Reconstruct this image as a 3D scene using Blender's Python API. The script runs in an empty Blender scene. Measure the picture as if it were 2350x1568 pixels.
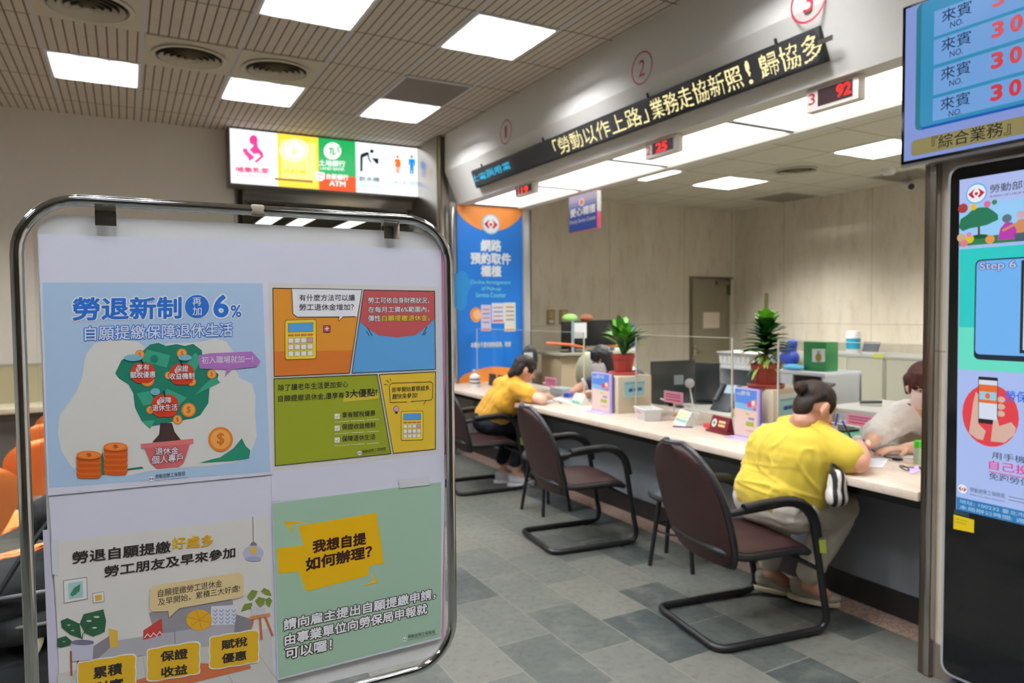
import bpy, bmesh, math, random
from math import sin, cos, pi, radians, sqrt
from mathutils import Vector, Matrix, noise
from mathutils.bvhtree import BVHTree
random.seed(7)
SC = bpy.context.scene
COL = SC.collection

# ------------------------------------------------------------------ camera, world, exposure
FPX, YAW, PITCH, ROLL, EYE = 1630.7, radians(28.543), radians(-2.335), radians(-0.474), Vector((0, 0, 1.5))
_f = Vector((sin(YAW) * cos(PITCH), cos(YAW) * cos(PITCH), sin(PITCH)))
_r = Vector((cos(YAW), -sin(YAW), 0)); _u = _r.cross(_f)
CR = _r * cos(ROLL) + _u * sin(ROLL); CU = -_r * sin(ROLL) + _u * cos(ROLL); CF = _f
cam_data = bpy.data.cameras.new('camera'); cam = bpy.data.objects.new('camera', cam_data); COL.objects.link(cam)
cam.matrix_world = Matrix(((CR.x, CU.x, -CF.x, EYE.x), (CR.y, CU.y, -CF.y, EYE.y), (CR.z, CU.z, -CF.z, EYE.z), (0, 0, 0, 1)))
cam_data.sensor_width = 36.0; cam_data.lens = 36.0 * FPX / 2350.0; cam_data.clip_start = 0.05; cam_data.clip_end = 100
cam_data.dof.use_dof = True; cam_data.dof.focus_distance = 1.09; cam_data.dof.aperture_fstop = 6.3
SC.camera = cam
SC.view_settings.view_transform = 'Standard'; SC.view_settings.look = 'None'
SC.view_settings.exposure = 0.0; SC.view_settings.gamma = 1.0; SC.view_settings.use_curve_mapping = False
world = bpy.data.worlds.new('world'); SC.world = world; world.use_nodes = True
world.node_tree.nodes['Background'].inputs[0].default_value = (0.85, 0.92, 1.0, 1)
world.node_tree.nodes['Background'].inputs[1].default_value = 0.12
CEIL_GLOW = .85      # hall troffer reflectors, tube light painted on as a glow
OFF_GLOW = .85       # office troffer reflectors, the same painted glow
PANEL_LAMP = 2.3     # light panel under the soffit
TUBE_LAMP = 400.0    # the tubes themselves
OFF_TUBE = 900.0
SIGN_GLOW = 1.25

# a photograph pixel (2350 x 1568) as a ray; the point where it meets a plane of the room
def ray(px, py): return CR * ((px - 1175) / FPX) - CU * ((py - 784) / FPX) + CF
def PX(px, py, x): d = ray(px, py); return EYE + d * (x / d.x)
def PY(px, py, y): d = ray(px, py); return EYE + d * (y / d.y)
def PZ(px, py, z): d = ray(px, py); return EYE + d * ((z - 1.5) / d.z)
def PD(px, py, D): return EYE + ray(px, py) * D

# ------------------------------------------------------------------ materials
def lin(c):
    return tuple((v / 255 / 12.92) if v <= 10.31 else ((v / 255 + .055) / 1.055) ** 2.4 for v in c)
_M = {}
def mat(name, c, rough=.6, metal=0., spec=.5, emit=0., alpha=1., trans=0., noise_amt=0., nscale=8., coat=0., bump=0., sheen=0.):
    if name in _M: return _M[name]
    m = bpy.data.materials.new(name); m.use_nodes = True; nt = m.node_tree; b = nt.nodes['Principled BSDF']
    col = lin(c) + (1,)
    b.inputs['Base Color'].default_value = col
    b.inputs['Roughness'].default_value = rough; b.inputs['Metallic'].default_value = metal
    b.inputs['Specular IOR Level'].default_value = spec
    if coat: b.inputs['Coat Weight'].default_value = coat; b.inputs['Coat Roughness'].default_value = .08
    if sheen: b.inputs['Sheen Weight'].default_value = sheen
    if trans: b.inputs['Transmission Weight'].default_value = trans; b.inputs['IOR'].default_value = 1.45
    if alpha < 1: b.inputs['Alpha'].default_value = alpha
    if emit:
        b.inputs['Emission Color'].default_value = col; b.inputs['Emission Strength'].default_value = emit
        if emit < 3: m.cycles.emission_sampling = 'NONE'
    if noise_amt or bump:
        tc = nt.nodes.new('ShaderNodeTexCoord'); nz = nt.nodes.new('ShaderNodeTexNoise')
        nz.inputs['Scale'].default_value = nscale; nz.inputs['Detail'].default_value = 4
        nt.links.new(tc.outputs['Object'], nz.inputs['Vector'])
        if noise_amt:
            mx = nt.nodes.new('ShaderNodeMix'); mx.data_type = 'RGBA'
            mx.inputs[6].default_value = tuple(v * (1 - noise_amt) for v in col[:3]) + (1,)
            mx.inputs[7].default_value = tuple(min(1, v * (1 + noise_amt)) for v in col[:3]) + (1,)
            nt.links.new(nz.outputs['Fac'], mx.inputs[0]); nt.links.new(mx.outputs[2], b.inputs['Base Color'])
        if bump:
            bp = nt.nodes.new('ShaderNodeBump'); bp.inputs['Strength'].default_value = bump; bp.inputs['Distance'].default_value = .01
            nt.links.new(nz.outputs['Fac'], bp.inputs['Height']); nt.links.new(bp.outputs[0], b.inputs['Normal'])
    _M[name] = m
    return m
def ink(c, rough=.45):
    return mat('ink_%d_%d_%d' % tuple(c), tuple(v * .95 for v in c), rough)
def lit(c, k=1.):       # a colour on a lit screen or a backlit sign
    n = 'lit_%d_%d_%d_%d' % (tuple(c) + (int(k * 100),))
    if n in _M: return _M[n]
    m = mat(n, c, .25, emit=k); b = m.node_tree.nodes['Principled BSDF']
    b.inputs['Base Color'].default_value = tuple(v * .12 for v in lin(c)) + (1,)
    return m

class NT:               # tiny helper for node graphs on a principled material
    def __init__(s, name, rough=.6, spec=.5):
        s.m = bpy.data.materials.new(name); s.m.use_nodes = True; s.nt = s.m.node_tree; s.b = s.nt.nodes['Principled BSDF']
        s.b.inputs['Roughness'].default_value = rough; s.b.inputs['Specular IOR Level'].default_value = spec
        tc = s.nt.nodes.new('ShaderNodeTexCoord'); s.sep = s.nt.nodes.new('ShaderNodeSeparateXYZ')
        s.obj = tc.outputs['Object']; s.nt.links.new(s.obj, s.sep.inputs[0])
        s.x, s.y, s.z = s.sep.outputs
    def set(s, sock, v):
        if hasattr(v, 'links'): s.nt.links.new(v, sock)
        else: sock.default_value = v
    def math(s, op, a, b=0., c=0.):
        n = s.nt.nodes.new('ShaderNodeMath'); n.operation = op
        s.set(n.inputs[0], a); s.set(n.inputs[1], b)
        if op in ('WRAP', 'SMOOTH_MIN', 'MULTIPLY_ADD', 'COMPARE'): s.set(n.inputs[2], c)
        return n.outputs[0]
    def mix(s, f, a, b):
        n = s.nt.nodes.new('ShaderNodeMix'); n.data_type = 'RGBA'
        s.set(n.inputs[0], f)
        s.set(n.inputs[6], a if hasattr(a, 'links') else lin(a) + (1,)); s.set(n.inputs[7], b if hasattr(b, 'links') else lin(b) + (1,))
        return n.outputs[2]
    def noise(s, scale, detail=4., vec=None, rough=.5):
        n = s.nt.nodes.new('ShaderNodeTexNoise'); n.inputs['Scale'].default_value = scale; n.inputs['Detail'].default_value = detail
        n.inputs['Roughness'].default_value = rough
        s.nt.links.new(vec if vec is not None else s.obj, n.inputs['Vector']); return n.outputs['Fac']
    def mapping(s, scale=(1, 1, 1), loc=(0, 0, 0), rot=(0, 0, 0)):
        n = s.nt.nodes.new('ShaderNodeMapping'); n.inputs['Scale'].default_value = scale; n.inputs['Location'].default_value = loc
        n.inputs['Rotation'].default_value = rot
        s.nt.links.new(s.obj, n.inputs[0]); return n.outputs[0]
    def ramp(s, f, lo, hi):
        n = s.nt.nodes.new('ShaderNodeMapRange'); s.set(n.inputs[0], f); n.inputs[1].default_value = lo; n.inputs[2].default_value = hi
        return n.outputs[0]
    def band(s, v, period, origin, half):   # 1 within half of every origin + k*period
        t = s.math('WRAP', s.math('SUBTRACT', v, origin), period / 2, -period / 2)
        return s.math('LESS_THAN', s.math('ABSOLUTE', t), half)
    def bump(s, h, strength=.3, dist=.01):
        n = s.nt.nodes.new('ShaderNodeBump'); n.inputs['Strength'].default_value = strength; n.inputs['Distance'].default_value = dist
        s.set(n.inputs['Height'], h); s.nt.links.new(n.outputs[0], s.b.inputs['Normal'])
    def out(s, col): s.nt.links.new(col, s.b.inputs['Base Color']); return s.m

# ------------------------------------------------------------------ meshes
class MB:
    def __init__(s): s.v = []; s.f = []; s.m = []; s.mats = []
    def mi(s, m):
        if m not in s.mats: s.mats.append(m)
        return s.mats.index(m)
    def add(s, vs, fs, m):
        o = len(s.v); k = s.mi(m); s.v += [Vector(v) for v in vs]
        s.f += [tuple(i + o for i in f) for f in fs]; s.m += [k] * len(fs); return s
    def box(s, a, b, m):
        x0, x1 = sorted((a[0], b[0])); y0, y1 = sorted((a[1], b[1])); z0, z1 = sorted((a[2], b[2]))
        return s.add([(x0, y0, z0), (x1, y0, z0), (x1, y1, z0), (x0, y1, z0), (x0, y0, z1), (x1, y0, z1), (x1, y1, z1), (x0, y1, z1)],
                     [(3, 2, 1, 0), (4, 5, 6, 7), (0, 1, 5, 4), (1, 2, 6, 5), (2, 3, 7, 6), (3, 0, 4, 7)], m)
    def obox(s, c, U, V, W, m):      # centre and three half axes
        c, U, V, W = map(Vector, (c, U, V, W)); vs = []
        for k in (-1, 1):
            for i, j in ((-1, -1), (1, -1), (1, 1), (-1, 1)): vs.append(c + U * i + V * j + W * k)
        return s.add(vs, [(3, 2, 1, 0), (4, 5, 6, 7), (0, 1, 5, 4), (1, 2, 6, 5), (2, 3, 7, 6), (3, 0, 4, 7)], m)
    def quad(s, pts, m): return s.add(pts, [tuple(range(len(pts)))], m)
    def prism(s, pts, d, m):         # a flat outline pushed along d
        d = Vector(d); n = len(pts); pts = [Vector(p) for p in pts]
        return s.add(pts + [p + d for p in pts], [tuple(reversed(range(n))), tuple(range(n, 2 * n))] + [(i, (i + 1) % n, n + (i + 1) % n, n + i) for i in range(n)], m)
    def tube(s, path, r, m, n=10, closed=False, flat=1.):
        P = [Vector(p) for p in path]; N = len(P); R = r if isinstance(r, (list, tuple)) else [r] * N
        vs = []; ref = None
        for i in range(N):
            a = P[i - 1] if (i > 0 or closed) else P[i]; b = P[(i + 1) % N] if (i < N - 1 or closed) else P[i]
            t = (b - a).normalized() if (b - a).length > 1e-9 else Vector((0, 0, 1))
            if ref is None: ref = Vector((0, 0, 1)) if abs(t.z) < .9 else Vector((1, 0, 0))
            u = (ref - t * ref.dot(t)); u = u.normalized() if u.length > 1e-6 else t.orthogonal().normalized()
            w = t.cross(u); ref = u
            for k in range(n):
                q = 2 * pi * k / n; vs.append(P[i] + u * (cos(q) * R[i] * flat) + w * (sin(q) * R[i]))
        fs = []
        for i in range(N if closed else N - 1):
            j = (i + 1) % N
            for k in range(n): fs.append((i * n + k, i * n + (k + 1) % n, j * n + (k + 1) % n, j * n + k))
        if not closed: fs += [tuple(reversed(range(n))), tuple(range((N - 1) * n, N * n))]
        return s.add(vs, fs, m)
    def lathe(s, prof, c, m, n=24, axis=(0, 0, 1), cap=True):
        c = Vector(c); A = Vector(axis).normalized(); U = A.orthogonal().normalized(); V = A.cross(U); vs = []; fs = []
        for r, z in prof:
            for k in range(n): q = 2 * pi * k / n; vs.append(c + A * z + U * (r * cos(q)) + V * (r * sin(q)))
        for i in range(len(prof) - 1):
            for k in range(n): fs.append((i * n + k, i * n + (k + 1) % n, (i + 1) * n + (k + 1) % n, (i + 1) * n + k))
        if cap: fs += [tuple(reversed(range(n))), tuple(range((len(prof) - 1) * n, len(prof) * n))]
        return s.add(vs, fs, m)
    def ell(s, c, ax, m, n=16):       # ellipsoid from three axis vectors
        c = Vector(c); U, V, W = map(Vector, ax); vs = [c - W]; h = n // 2
        for i in range(1, h):
            t = -pi / 2 + pi * i / h
            for k in range(n): q = 2 * pi * k / n; vs.append(c + U * (cos(t) * cos(q)) + V * (cos(t) * sin(q)) + W * sin(t))
        vs.append(c + W); fs = []; L = len(vs) - 1
        for k in range(n): fs.append((0, 1 + (k + 1) % n, 1 + k)); fs.append((L, L - n + k, L - n + (k + 1) % n))
        for i in range(h - 2):
            for k in range(n): a = 1 + i * n; fs.append((a + k, a + (k + 1) % n, a + n + (k + 1) % n, a + n + k))
        return s.add(vs, fs, m)
    def build(s, name, parent=None, bevel=0., smooth=.7, seg=2, W=True):
        me = bpy.data.meshes.new(name)
        vs = s.v
        if parent is not None and W:
            inv = parent.matrix_basis.inverted()
            p = parent.parent
            while p is not None: inv = inv @ p.matrix_basis.inverted(); p = p.parent
            vs = [inv @ v for v in vs]
        me.from_pydata([tuple(v) for v in vs], [], s.f)
        for m in s.mats: me.materials.append(m)
        me.polygons.foreach_set('material_index', s.m)
        bm = bmesh.new(); bm.from_mesh(me)
        if bevel:
            bmesh.ops.remove_doubles(bm, verts=bm.verts, dist=1e-6)
            es = [e for e in bm.edges if len(e.link_faces) == 2 and e.calc_face_angle(0) > .5]
            bmesh.ops.bevel(bm, geom=es, offset=bevel, segments=seg, affect='EDGES', profile=.5, clamp_overlap=True)
        bmesh.ops.recalc_face_normals(bm, faces=bm.faces)
        bm.to_mesh(me); bm.free()
        if smooth: me.shade_smooth(); me.set_sharp_from_angle(angle=smooth)
        o = bpy.data.objects.new(name, me); COL.objects.link(o)
        if parent is not None: o.parent = parent
        return o
def tag(o, label=None, cat=None, group=None, kind=None):
    if label: o['label'] = label
    if cat: o['category'] = cat
    if group: o['group'] = group
    if kind: o['kind'] = kind
    return o
def thing(name, label, cat, loc=(0, 0, 0), rz=0., group=None):
    o = bpy.data.objects.new(name, None); COL.objects.link(o); o.empty_display_size = .1
    o.location = loc; o.rotation_euler = (0, 0, rz)
    o.matrix_basis = Matrix.Translation(Vector(loc)) @ Matrix.Rotation(rz, 4, 'Z')
    return tag(o, label, cat, group)
def struct(o): o['kind'] = 'structure'; return o
def kids(o): return [c for c in COL.objects if c.parent == o]
def dup(root, loc, rz, label=None, group=None):
    r = root.copy(); COL.objects.link(r); r.matrix_basis = Matrix.Translation(Vector(loc)) @ Matrix.Rotation(rz, 4, 'Z')
    if label: r['label'] = label
    if group: r['group'] = group
    for ch in kids(root):
        c = ch.copy(); COL.objects.link(c); c.parent = r
        for g in kids(ch):
            d = g.copy(); COL.objects.link(d); d.parent = c
    return r
def ball(P, n, R):     # rounded corners on a closed outline (2D)
    out = []; N = len(P)
    for i in range(N):
        a, b, c = Vector(P[i - 1]), Vector(P[i]), Vector(P[(i + 1) % N])
        d1 = (a - b); d2 = (c - b); r = min(R, d1.length * .49, d2.length * .49)
        p1 = b + d1.normalized() * r; p2 = b + d2.normalized() * r
        for k in range(n + 1):
            t = k / n; out.append(p1 * (1 - t) ** 2 + b * 2 * t * (1 - t) + p2 * t * t)
    return out

# ------------------------------------------------------------------ printing: flat colour shapes and lettering on a plane
_TC = {}
def glyphs(txt, bold=0.):
    k = (txt, bold)
    if k in _TC: return _TC[k]
    c = bpy.data.curves.new('t', 'FONT'); c.body = txt; c.resolution_u = 4
    o = bpy.data.objects.new('t', c); COL.objects.link(o)
    dg = bpy.context.evaluated_depsgraph_get(); me = bpy.data.meshes.new_from_object(o.evaluated_get(dg))
    vs = [v.co.copy() for v in me.vertices]; fs = [tuple(p.vertices) for p in me.polygons]
    bpy.data.objects.remove(o); bpy.data.curves.remove(c); bpy.data.meshes.remove(me)
    _TC[k] = (vs, fs); return vs, fs
class Print:
    # at: function (px, py) -> world point on the plane; n: unit normal towards the reader; e: spacing of ink layers
    def __init__(s, at, n, e=.0001, inkf=ink):
        s.at = at; s.n = Vector(n).normalized(); s.e = e; s.mb = MB(); s.L = 1; s.ink = inkf
        s.x0 = s.y0 = 0.; s.k = 1.; s.j = 0
    def crop(s, x0, y0, k): s.x0, s.y0, s.k = x0, y0, k; return s
    def p(s, q): return s.at(s.x0 + q[0] / s.k, s.y0 + q[1] / s.k)
    def up(s, v, L): return v + s.n * (s.e * L)
    def poly(s, pts, c, L=None):
        L = s.L if L is None else L
        s.j = (s.j + 1) % 12
        s.mb.add([s.up(s.p(q), L + s.j * .05) for q in pts], [tuple(range(len(pts)))], s.ink(c)); return s
    def circ(s, x, y, rx, ry, c, L=None, n=28):
        return s.poly([(x + rx * cos(2 * pi * i / n), y + ry * sin(2 * pi * i / n)) for i in range(n)], c, L)
    def rr(s, x0, y0, x1, y1, r, c, L=None, skew=0.):
        pts = ball([Vector((x0, y0)), Vector((x1, y0 + skew)), Vector((x1, y1 + skew)), Vector((x0, y1))], 4, r)
        return s.poly(pts, c, L)
    def line(s, pts, w, c, L=None, closed=False):
        pts = [Vector(q) for q in pts]
        if closed: pts = pts + [pts[0]]
        for a, b in zip(pts, pts[1:]):
            d = (b - a); 
            if d.length < 1e-6: continue
            d.normalize(); q = Vector((-d.y, d.x)) * (w / 2); e = d * (w * .3)
            s.poly([a - q - e, b - q + e, b + q + e, a + q - e], c, L)
        return s
    def text(s, txt, lb, rb, h, c, bold=.012, edge=None, ew=.05, L=None):
        # fitted so that the bottom runs lb -> rb and the letters are h high (plane is vertical, px space)
        L = s.L if L is None else L
        lb = Vector(lb); rb = Vector(rb); lt = lb - Vector((0, h))
        base, fs = glyphs(txt)
        x0 = min(v.x for v in base); x1 = max(v.x for v in base); y0 = min(v.y for v in base); y1 = max(v.y for v in base)
        x0 -= bold; x1 += bold; y0 -= bold; y1 += bold
        B = s.p(lb); U = (s.p(rb) - B) / (x1 - x0); V = (s.p(lt) - B) / (y1 - y0)
        for (r, cc, LL, n) in (([(bold + ew, edge, L, 14)] if edge else []) + [(bold, c, L + 1, 0 if bold < .004 else (6 if bold < .016 else 12))]):
            for i, (dx, dy) in enumerate([(0, 0)] + [(r * cos(2 * pi * i / n), r * sin(2 * pi * i / n)) for i in range(n)]):
                s.mb.add([s.up(B + U * (v.x + dx - x0) + V * (v.y + dy - y0), LL + i * .07) for v in base], fs, s.ink(cc))
        return s
    def build(s, name, parent, label=None):
        o = s.mb.build(name, parent, smooth=0)
        if label: o['label'] = label
        return o
def bli_logo(P, x, y, r, L, rim=(150, 205, 240), red=(200, 30, 55)):
    # round emblem: two facing chevrons around a small figure
    P.circ(x, y, r, r, rim, L); P.circ(x, y, r * .86, r * .86, (235, 240, 248), L + 1)
    for sx in (-1, 1):
        P.poly([(x + sx * r * .12, y - r * .55), (x + sx * r * .78, y), (x + sx * r * .30, y + r * .45), (x + sx * r * .14, y + r * .30), (x + sx * r * .34, y + r * .05), (x + sx * r * .30, y - r * .18)], red, L + 2)
    P.circ(x, y + r * .02, r * .16, r * .16, red, L + 2)
# ------------------------------------------------------------------ surfaces of the setting
def m_floor():
    g = NT('slate_floor', .42, .35); nt = g.nt
    cb = nt.nodes.new('ShaderNodeCombineXYZ'); nt.links.new(g.math('ADD', g.y, .21), cb.inputs[0]); nt.links.new(g.x, cb.inputs[1])
    br = nt.nodes.new('ShaderNodeTexBrick'); nt.links.new(cb.outputs[0], br.inputs['Vector'])
    for k, v in (('Scale', 1.), ('Mortar Size', .0035), ('Mortar Smooth', .2), ('Bias', 0.), ('Brick Width', .5), ('Row Height', .285)): br.inputs[k].default_value = v
    br.offset = .5; br.inputs['Color1'].default_value = (0, 0, 0, 1); br.inputs['Color2'].default_value = (1, 1, 1, 1)
    br.inputs['Mortar'].default_value = (.5, .5, .5, 1)
    tile = g.mix(g.ramp(br.outputs['Color'], .12, .5), (60, 66, 65), (94, 96, 89)); tile = g.mix(g.ramp(br.outputs['Color'], .6, 1.), tile, (104, 103, 95))
    tile = g.mix(br.outputs['Fac'], tile, (116, 113, 103))
    n1 = g.noise(5.5, 6, rough=.65); n2 = g.noise(28, 4)
    c = g.mix(g.math('MULTIPLY', g.ramp(n1, .48, .78), .55), tile, (116, 117, 108))
    c = g.mix(g.math('MULTIPLY', g.ramp(n2, .52, .8), .4), c, (58, 62, 58))
    g.nt.links.new(g.math('ADD', g.math('MULTIPLY', n2, .3), .3), g.b.inputs['Roughness'])
    g.bump(g.math('ADD', g.math('MULTIPLY', n2, .5), br.outputs['Fac']), .25, .004)
    return g.out(c)
def m_ceiling():
    g = NT('slatted_ceiling_tile', .8, .2)
    X0, Y0, SY = .754, 3.997, .647
    n = g.noise(14, 3)
    c = g.mix(n, (192, 183, 169), (206, 198, 185))
    c = g.mix(g.band(g.x, .06, X0 + .03, .0045), c, (98, 78, 62))
    c = g.mix(g.band(g.y, SY, Y0, .007), c, (120, 104, 88))
    c = g.mix(g.band(g.x, .6, X0, .014), c, (196, 194, 194))
    return g.out(c)
def m_office_ceiling():
    g = NT('office_ceiling_tile', .85, .2)
    c = g.mix(g.noise(20, 3), (206, 200, 182), (216, 211, 194))
    c = g.mix(g.math('MULTIPLY', g.band(g.y, .06, 0., .004), .25), c, (150, 140, 120))
    c = g.mix(g.band(g.y, .6, .05, .008), c, (168, 160, 140)); c = g.mix(g.band(g.x, .6, .15, .008), c, (168, 160, 140))
    return g.out(c)
def m_marble(name, c1, c2, jx, jz):
    g = NT(name, .35, .4)
    v = g.mapping((1.6, 1.6, .3)); n = g.noise(1.3, 5, v, .55); n2 = g.noise(7., 6, g.mapping((1.5, 1.5, .5)), .65)
    c = g.mix(g.ramp(n, .35, .68), c1, c2); c = g.mix(g.math('MULTIPLY', g.ramp(n2, .5, .75), .35), c, (158, 142, 118))
    c = g.mix(g.math('MULTIPLY', g.math('MAXIMUM', g.band(g.math('ADD', g.x, g.y), jx, .35, .004), g.band(g.z, jz, 1.33, .004)), .5), c, (120, 108, 90))
    return g.out(c)
def m_counter():
    g = NT('cream_marble_counter', .22, .5)
    n = g.noise(9, 7, rough=.7); n2 = g.noise(30, 4); v = g.noise(4.5, 8, rough=.75)
    c = g.mix(g.ramp(n, .35, .7), (218, 197, 178), (230, 214, 200))
    c = g.mix(g.math('MULTIPLY', g.ramp(n2, .6, .75), .5), c, (198, 152, 128))
    c = g.mix(g.math('MULTIPLY', g.ramp(v, .64, .72), .45), c, (172, 106, 88))
    return g.out(c)
def m_granite():
    g = NT('pink_granite_strip', .35, .4)
    n = g.noise(70, 3); c = g.mix(g.ramp(n, .4, .6), (128, 108, 98), (176, 146, 130)); return g.out(c)
def m_steel(name, c=(176, 172, 166), rough=.22):
    return mat(name, c, rough, 1., nscale=3., noise_amt=.05)
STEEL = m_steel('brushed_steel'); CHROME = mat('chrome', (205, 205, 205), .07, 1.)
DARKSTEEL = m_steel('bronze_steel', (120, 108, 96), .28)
PAINT = mat('cream_paint', (224, 219, 207), .7, noise_amt=.02, nscale=2)
PLASTER = mat('white_soffit_paint', (214, 211, 206), .55, noise_amt=.015, nscale=3)
BLACK = mat('black_plastic', (22, 22, 23), .4); WHITE = mat('white_plastic', (226, 226, 226), .4)
MARBLE = m_marble('beige_marble_wall', (216, 208, 192), (202, 191, 172), 1.25, 3.)
GLASS = mat('clear_acrylic', (255, 255, 255), .02, trans=1.)
GLASS.node_tree.nodes['Principled BSDF'].inputs['IOR'].default_value = 1.12
TUBE = mat('fluorescent_tube', (250, 252, 255), .4, emit=TUBE_LAMP)
LOUVER = mat('louver_reflector', (238, 243, 247), .3, emit=CEIL_GLOW)
LOUVER_O = mat('office_louver_reflector', (246, 247, 242), .3, emit=OFF_GLOW)
PANEL = mat('opal_light_panel', (255, 254, 248), .4, emit=PANEL_LAMP)
for m_ in (LOUVER, LOUVER_O): m_.node_tree.nodes['Principled BSDF'].inputs['Base Color'].default_value = (.03, .03, .03, 1)  # near-black base; the glow stands in for light reflected from the tubes
TUBE_O = mat('office_fluorescent_tube', (252, 252, 248), .4, emit=OFF_TUBE)
for m_ in (PANEL, TUBE, TUBE_O): m_.cycles.emission_sampling = 'FRONT_BACK'

# ------------------------------------------------------------------ the hall, the counter line and the office behind it
HC, OC, YW = 3.35, 2.9, 7.7
struct(MB().box((-5, -4.5, -.1), (8.2, 14, 0), m_floor()).build('floor', smooth=0))
def tiled_ceiling(name, x0, x1, y0, y1, z, m, gx, tx, gy, ty, holes):     # one skin of square tiles, open where a recessed light sits
    xs = sorted({x0, x1} | {gx + k * tx for k in range(-40, 40) if x0 < gx + k * tx < x1}); ys = sorted({y0, y1} | {gy + k * ty for k in range(-40, 40) if y0 < gy + k * ty < y1})
    mb = MB()
    for a, b in zip(xs, xs[1:]):
        for c, d in zip(ys, ys[1:]):
            if (math.floor(((a + b) / 2 - gx) / tx), math.floor(((c + d) / 2 - gy) / ty)) in holes: continue
            mb.add([(a, c, z), (a, d, z), (b, d, z), (b, c, z)], [(0, 1, 2, 3)], m)
    mb.box((x0, y0, z + .13), (x1, y1, z + .2), m)  # unseen slab over the tiles, added to keep outside light out
    return struct(mb.build(name, smooth=0))
HALL_LIGHTS = [(-2, 3), (0, 3), (2, 3), (2, 0), (0, 0), (-2, 0), (-4, 3), (-4, 0), (-6, 0)] + [(c, r) for c in (2, 0, -2, -5) for r in (-3, -6, -9)]
tiled_ceiling('ceiling_hall', -5, 3.3, -4.5, YW, HC, m_ceiling(), .754, .6, 3.997, .647, set(HALL_LIGHTS))
w = MB()
w.box((-5, YW, 0), (1.02, YW + .15, HC), PAINT); w.box((1.02, YW, 2.7), (2.98, YW + .15, HC), PAINT)
w.box((2.98, YW, 0), (4, YW + .15, HC), PAINT)
struct(w.build('wall_far', smooth=0))
struct(MB().box((-5.15, -4.5, 0), (-5, YW + .15, HC), PAINT).build('wall_left', smooth=0))
struct(MB().box((-5.15, -4.65, 0), (8.2, -4.5, HC), mat('dark_reflected_wall', (118, 110, 102), .6)).build('wall_back', smooth=0))  # unseen wall, made dark to put contrast into the chrome reflections
struct(MB().box((2.87, -4.5, 0), (3.16, PX(2141, 1100, 2.84).y, HC), m_marble('pale_stone_wall', (222, 210, 192), (212, 198, 180), 9., 9.)).build('wall_right', smooth=0))
struct(MB().box((2.858, -4.4, 0), (2.87, PX(2141, 1100, 2.84).y, .14), mat('grey_stone_base', (120, 110, 100), .5, noise_amt=.1, nscale=20)).build('baseboard_right', smooth=0))
w = MB()                                       # corridor beyond the doorway
w.box((-.3, YW + .15, 2.95), (4.2, 13.4, 3.05), m_ceiling()); struct(w.build('ceiling_corridor', smooth=0))
struct(MB().box((-.3, 13.4, 0), (4.2, 13.55, 3.05), PAINT).build('wall_corridor_far', smooth=0))
struct(MB().box((-.4, YW + .15, 0), (-.3, 13.55, 3.05), PAINT).build('wall_corridor_left', smooth=0))
struct(MB().box((4.1, YW + .15, 0), (4.2, 13.55, 3.05), PAINT).build('wall_corridor_right', smooth=0))
# stainless doorway surround
w = MB()
w.box((1.0, YW - .035, 0), (1.08, YW + .16, 2.80), STEEL); w.box((2.92, YW - .035, 0), (3.0, YW + .16, 2.80), STEEL)
w.box((1.08, YW - .035, 2.665), (2.92, YW + .16, 2.80), STEEL)
struct(w.build('trim_1', bevel=.004))
# office shell
def ocell(px, py): c = PZ(px, py, OC); return (math.floor((c.x - .15) / .6), math.floor((c.y - .05) / .6))
OFF_LIGHTS = [ocell(1637, 428), ocell(1955, 357), ocell(1497, 408), (9, 1), (7, 0), (11, 4)]
tiled_ceiling('ceiling_office', 3.93, 7.75, -.2, 7.4, OC, m_office_ceiling(), .15, .6, .05, .6, set(OFF_LIGHTS))
w = MB(); w.box((3.93, 7.4, 0), (6.8, 7.55, OC), MARBLE); w.box((6.8, 7.4, 1.97), (7.6, 7.55, OC), MARBLE)
struct(w.build('wall_office_back', smooth=0))
struct(MB().box((7.6, -.2, 0), (7.75, 7.55, OC), MARBLE).build('wall_office_right', smooth=0))
struct(MB().box((3.16, -.35, 0), (7.75, -.2, OC + .08), MARBLE).build('wall_office_near', smooth=0))
struct(MB().box((7.56, 7.36, 1.97), (7.6, 7.4, OC), mat('cream_trim', (214, 206, 188), .5)).build('trim_2', smooth=0))
# office door, frame and fittings
DOOR = mat('olive_door', (142, 134, 112), .5, noise_amt=.03)
d = MB().box((6.84, 7.41, 0), (7.56, 7.45, 1.95), DOOR).build('door_1', bevel=.003); struct(d)
f = MB(); f.box((6.8, 7.38, 0), (6.84, 7.47, 1.97), mat('dark_door_frame', (88, 80, 66), .5)); f.box((6.84, 7.38, 1.95), (7.6, 7.47, 1.97), mat('dark_door_frame', (88, 80, 66)))
f.box((7.56, 7.38, 0), (7.6, 7.47, 1.95), mat('cream_trim', (214, 206, 188))); f.build('door_frame', d)
h = MB(); h.tube([(6.9, 7.405, .98), (6.9, 7.36, .98), (6.99, 7.355, .98)], .011, CHROME); h.obox((6.9, 7.405, .96), (.022, 0, 0), (0, .006, 0), (0, 0, .07), STEEL); h.build('door_handle', d)
h = MB().box((7.28, 7.36, 1.86), (7.5, 7.41, 1.92), STEEL); h.tube([(7.3, 7.37, 1.93), (7.1, 7.32, 1.94), (6.98, 7.4, 1.94)], .008, STEEL); h.build('door_closer', d)
MB().box((7.5, 7.395, 1.72), (7.56, 7.41, 1.95), DARKSTEEL).build('hinge', d)
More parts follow.
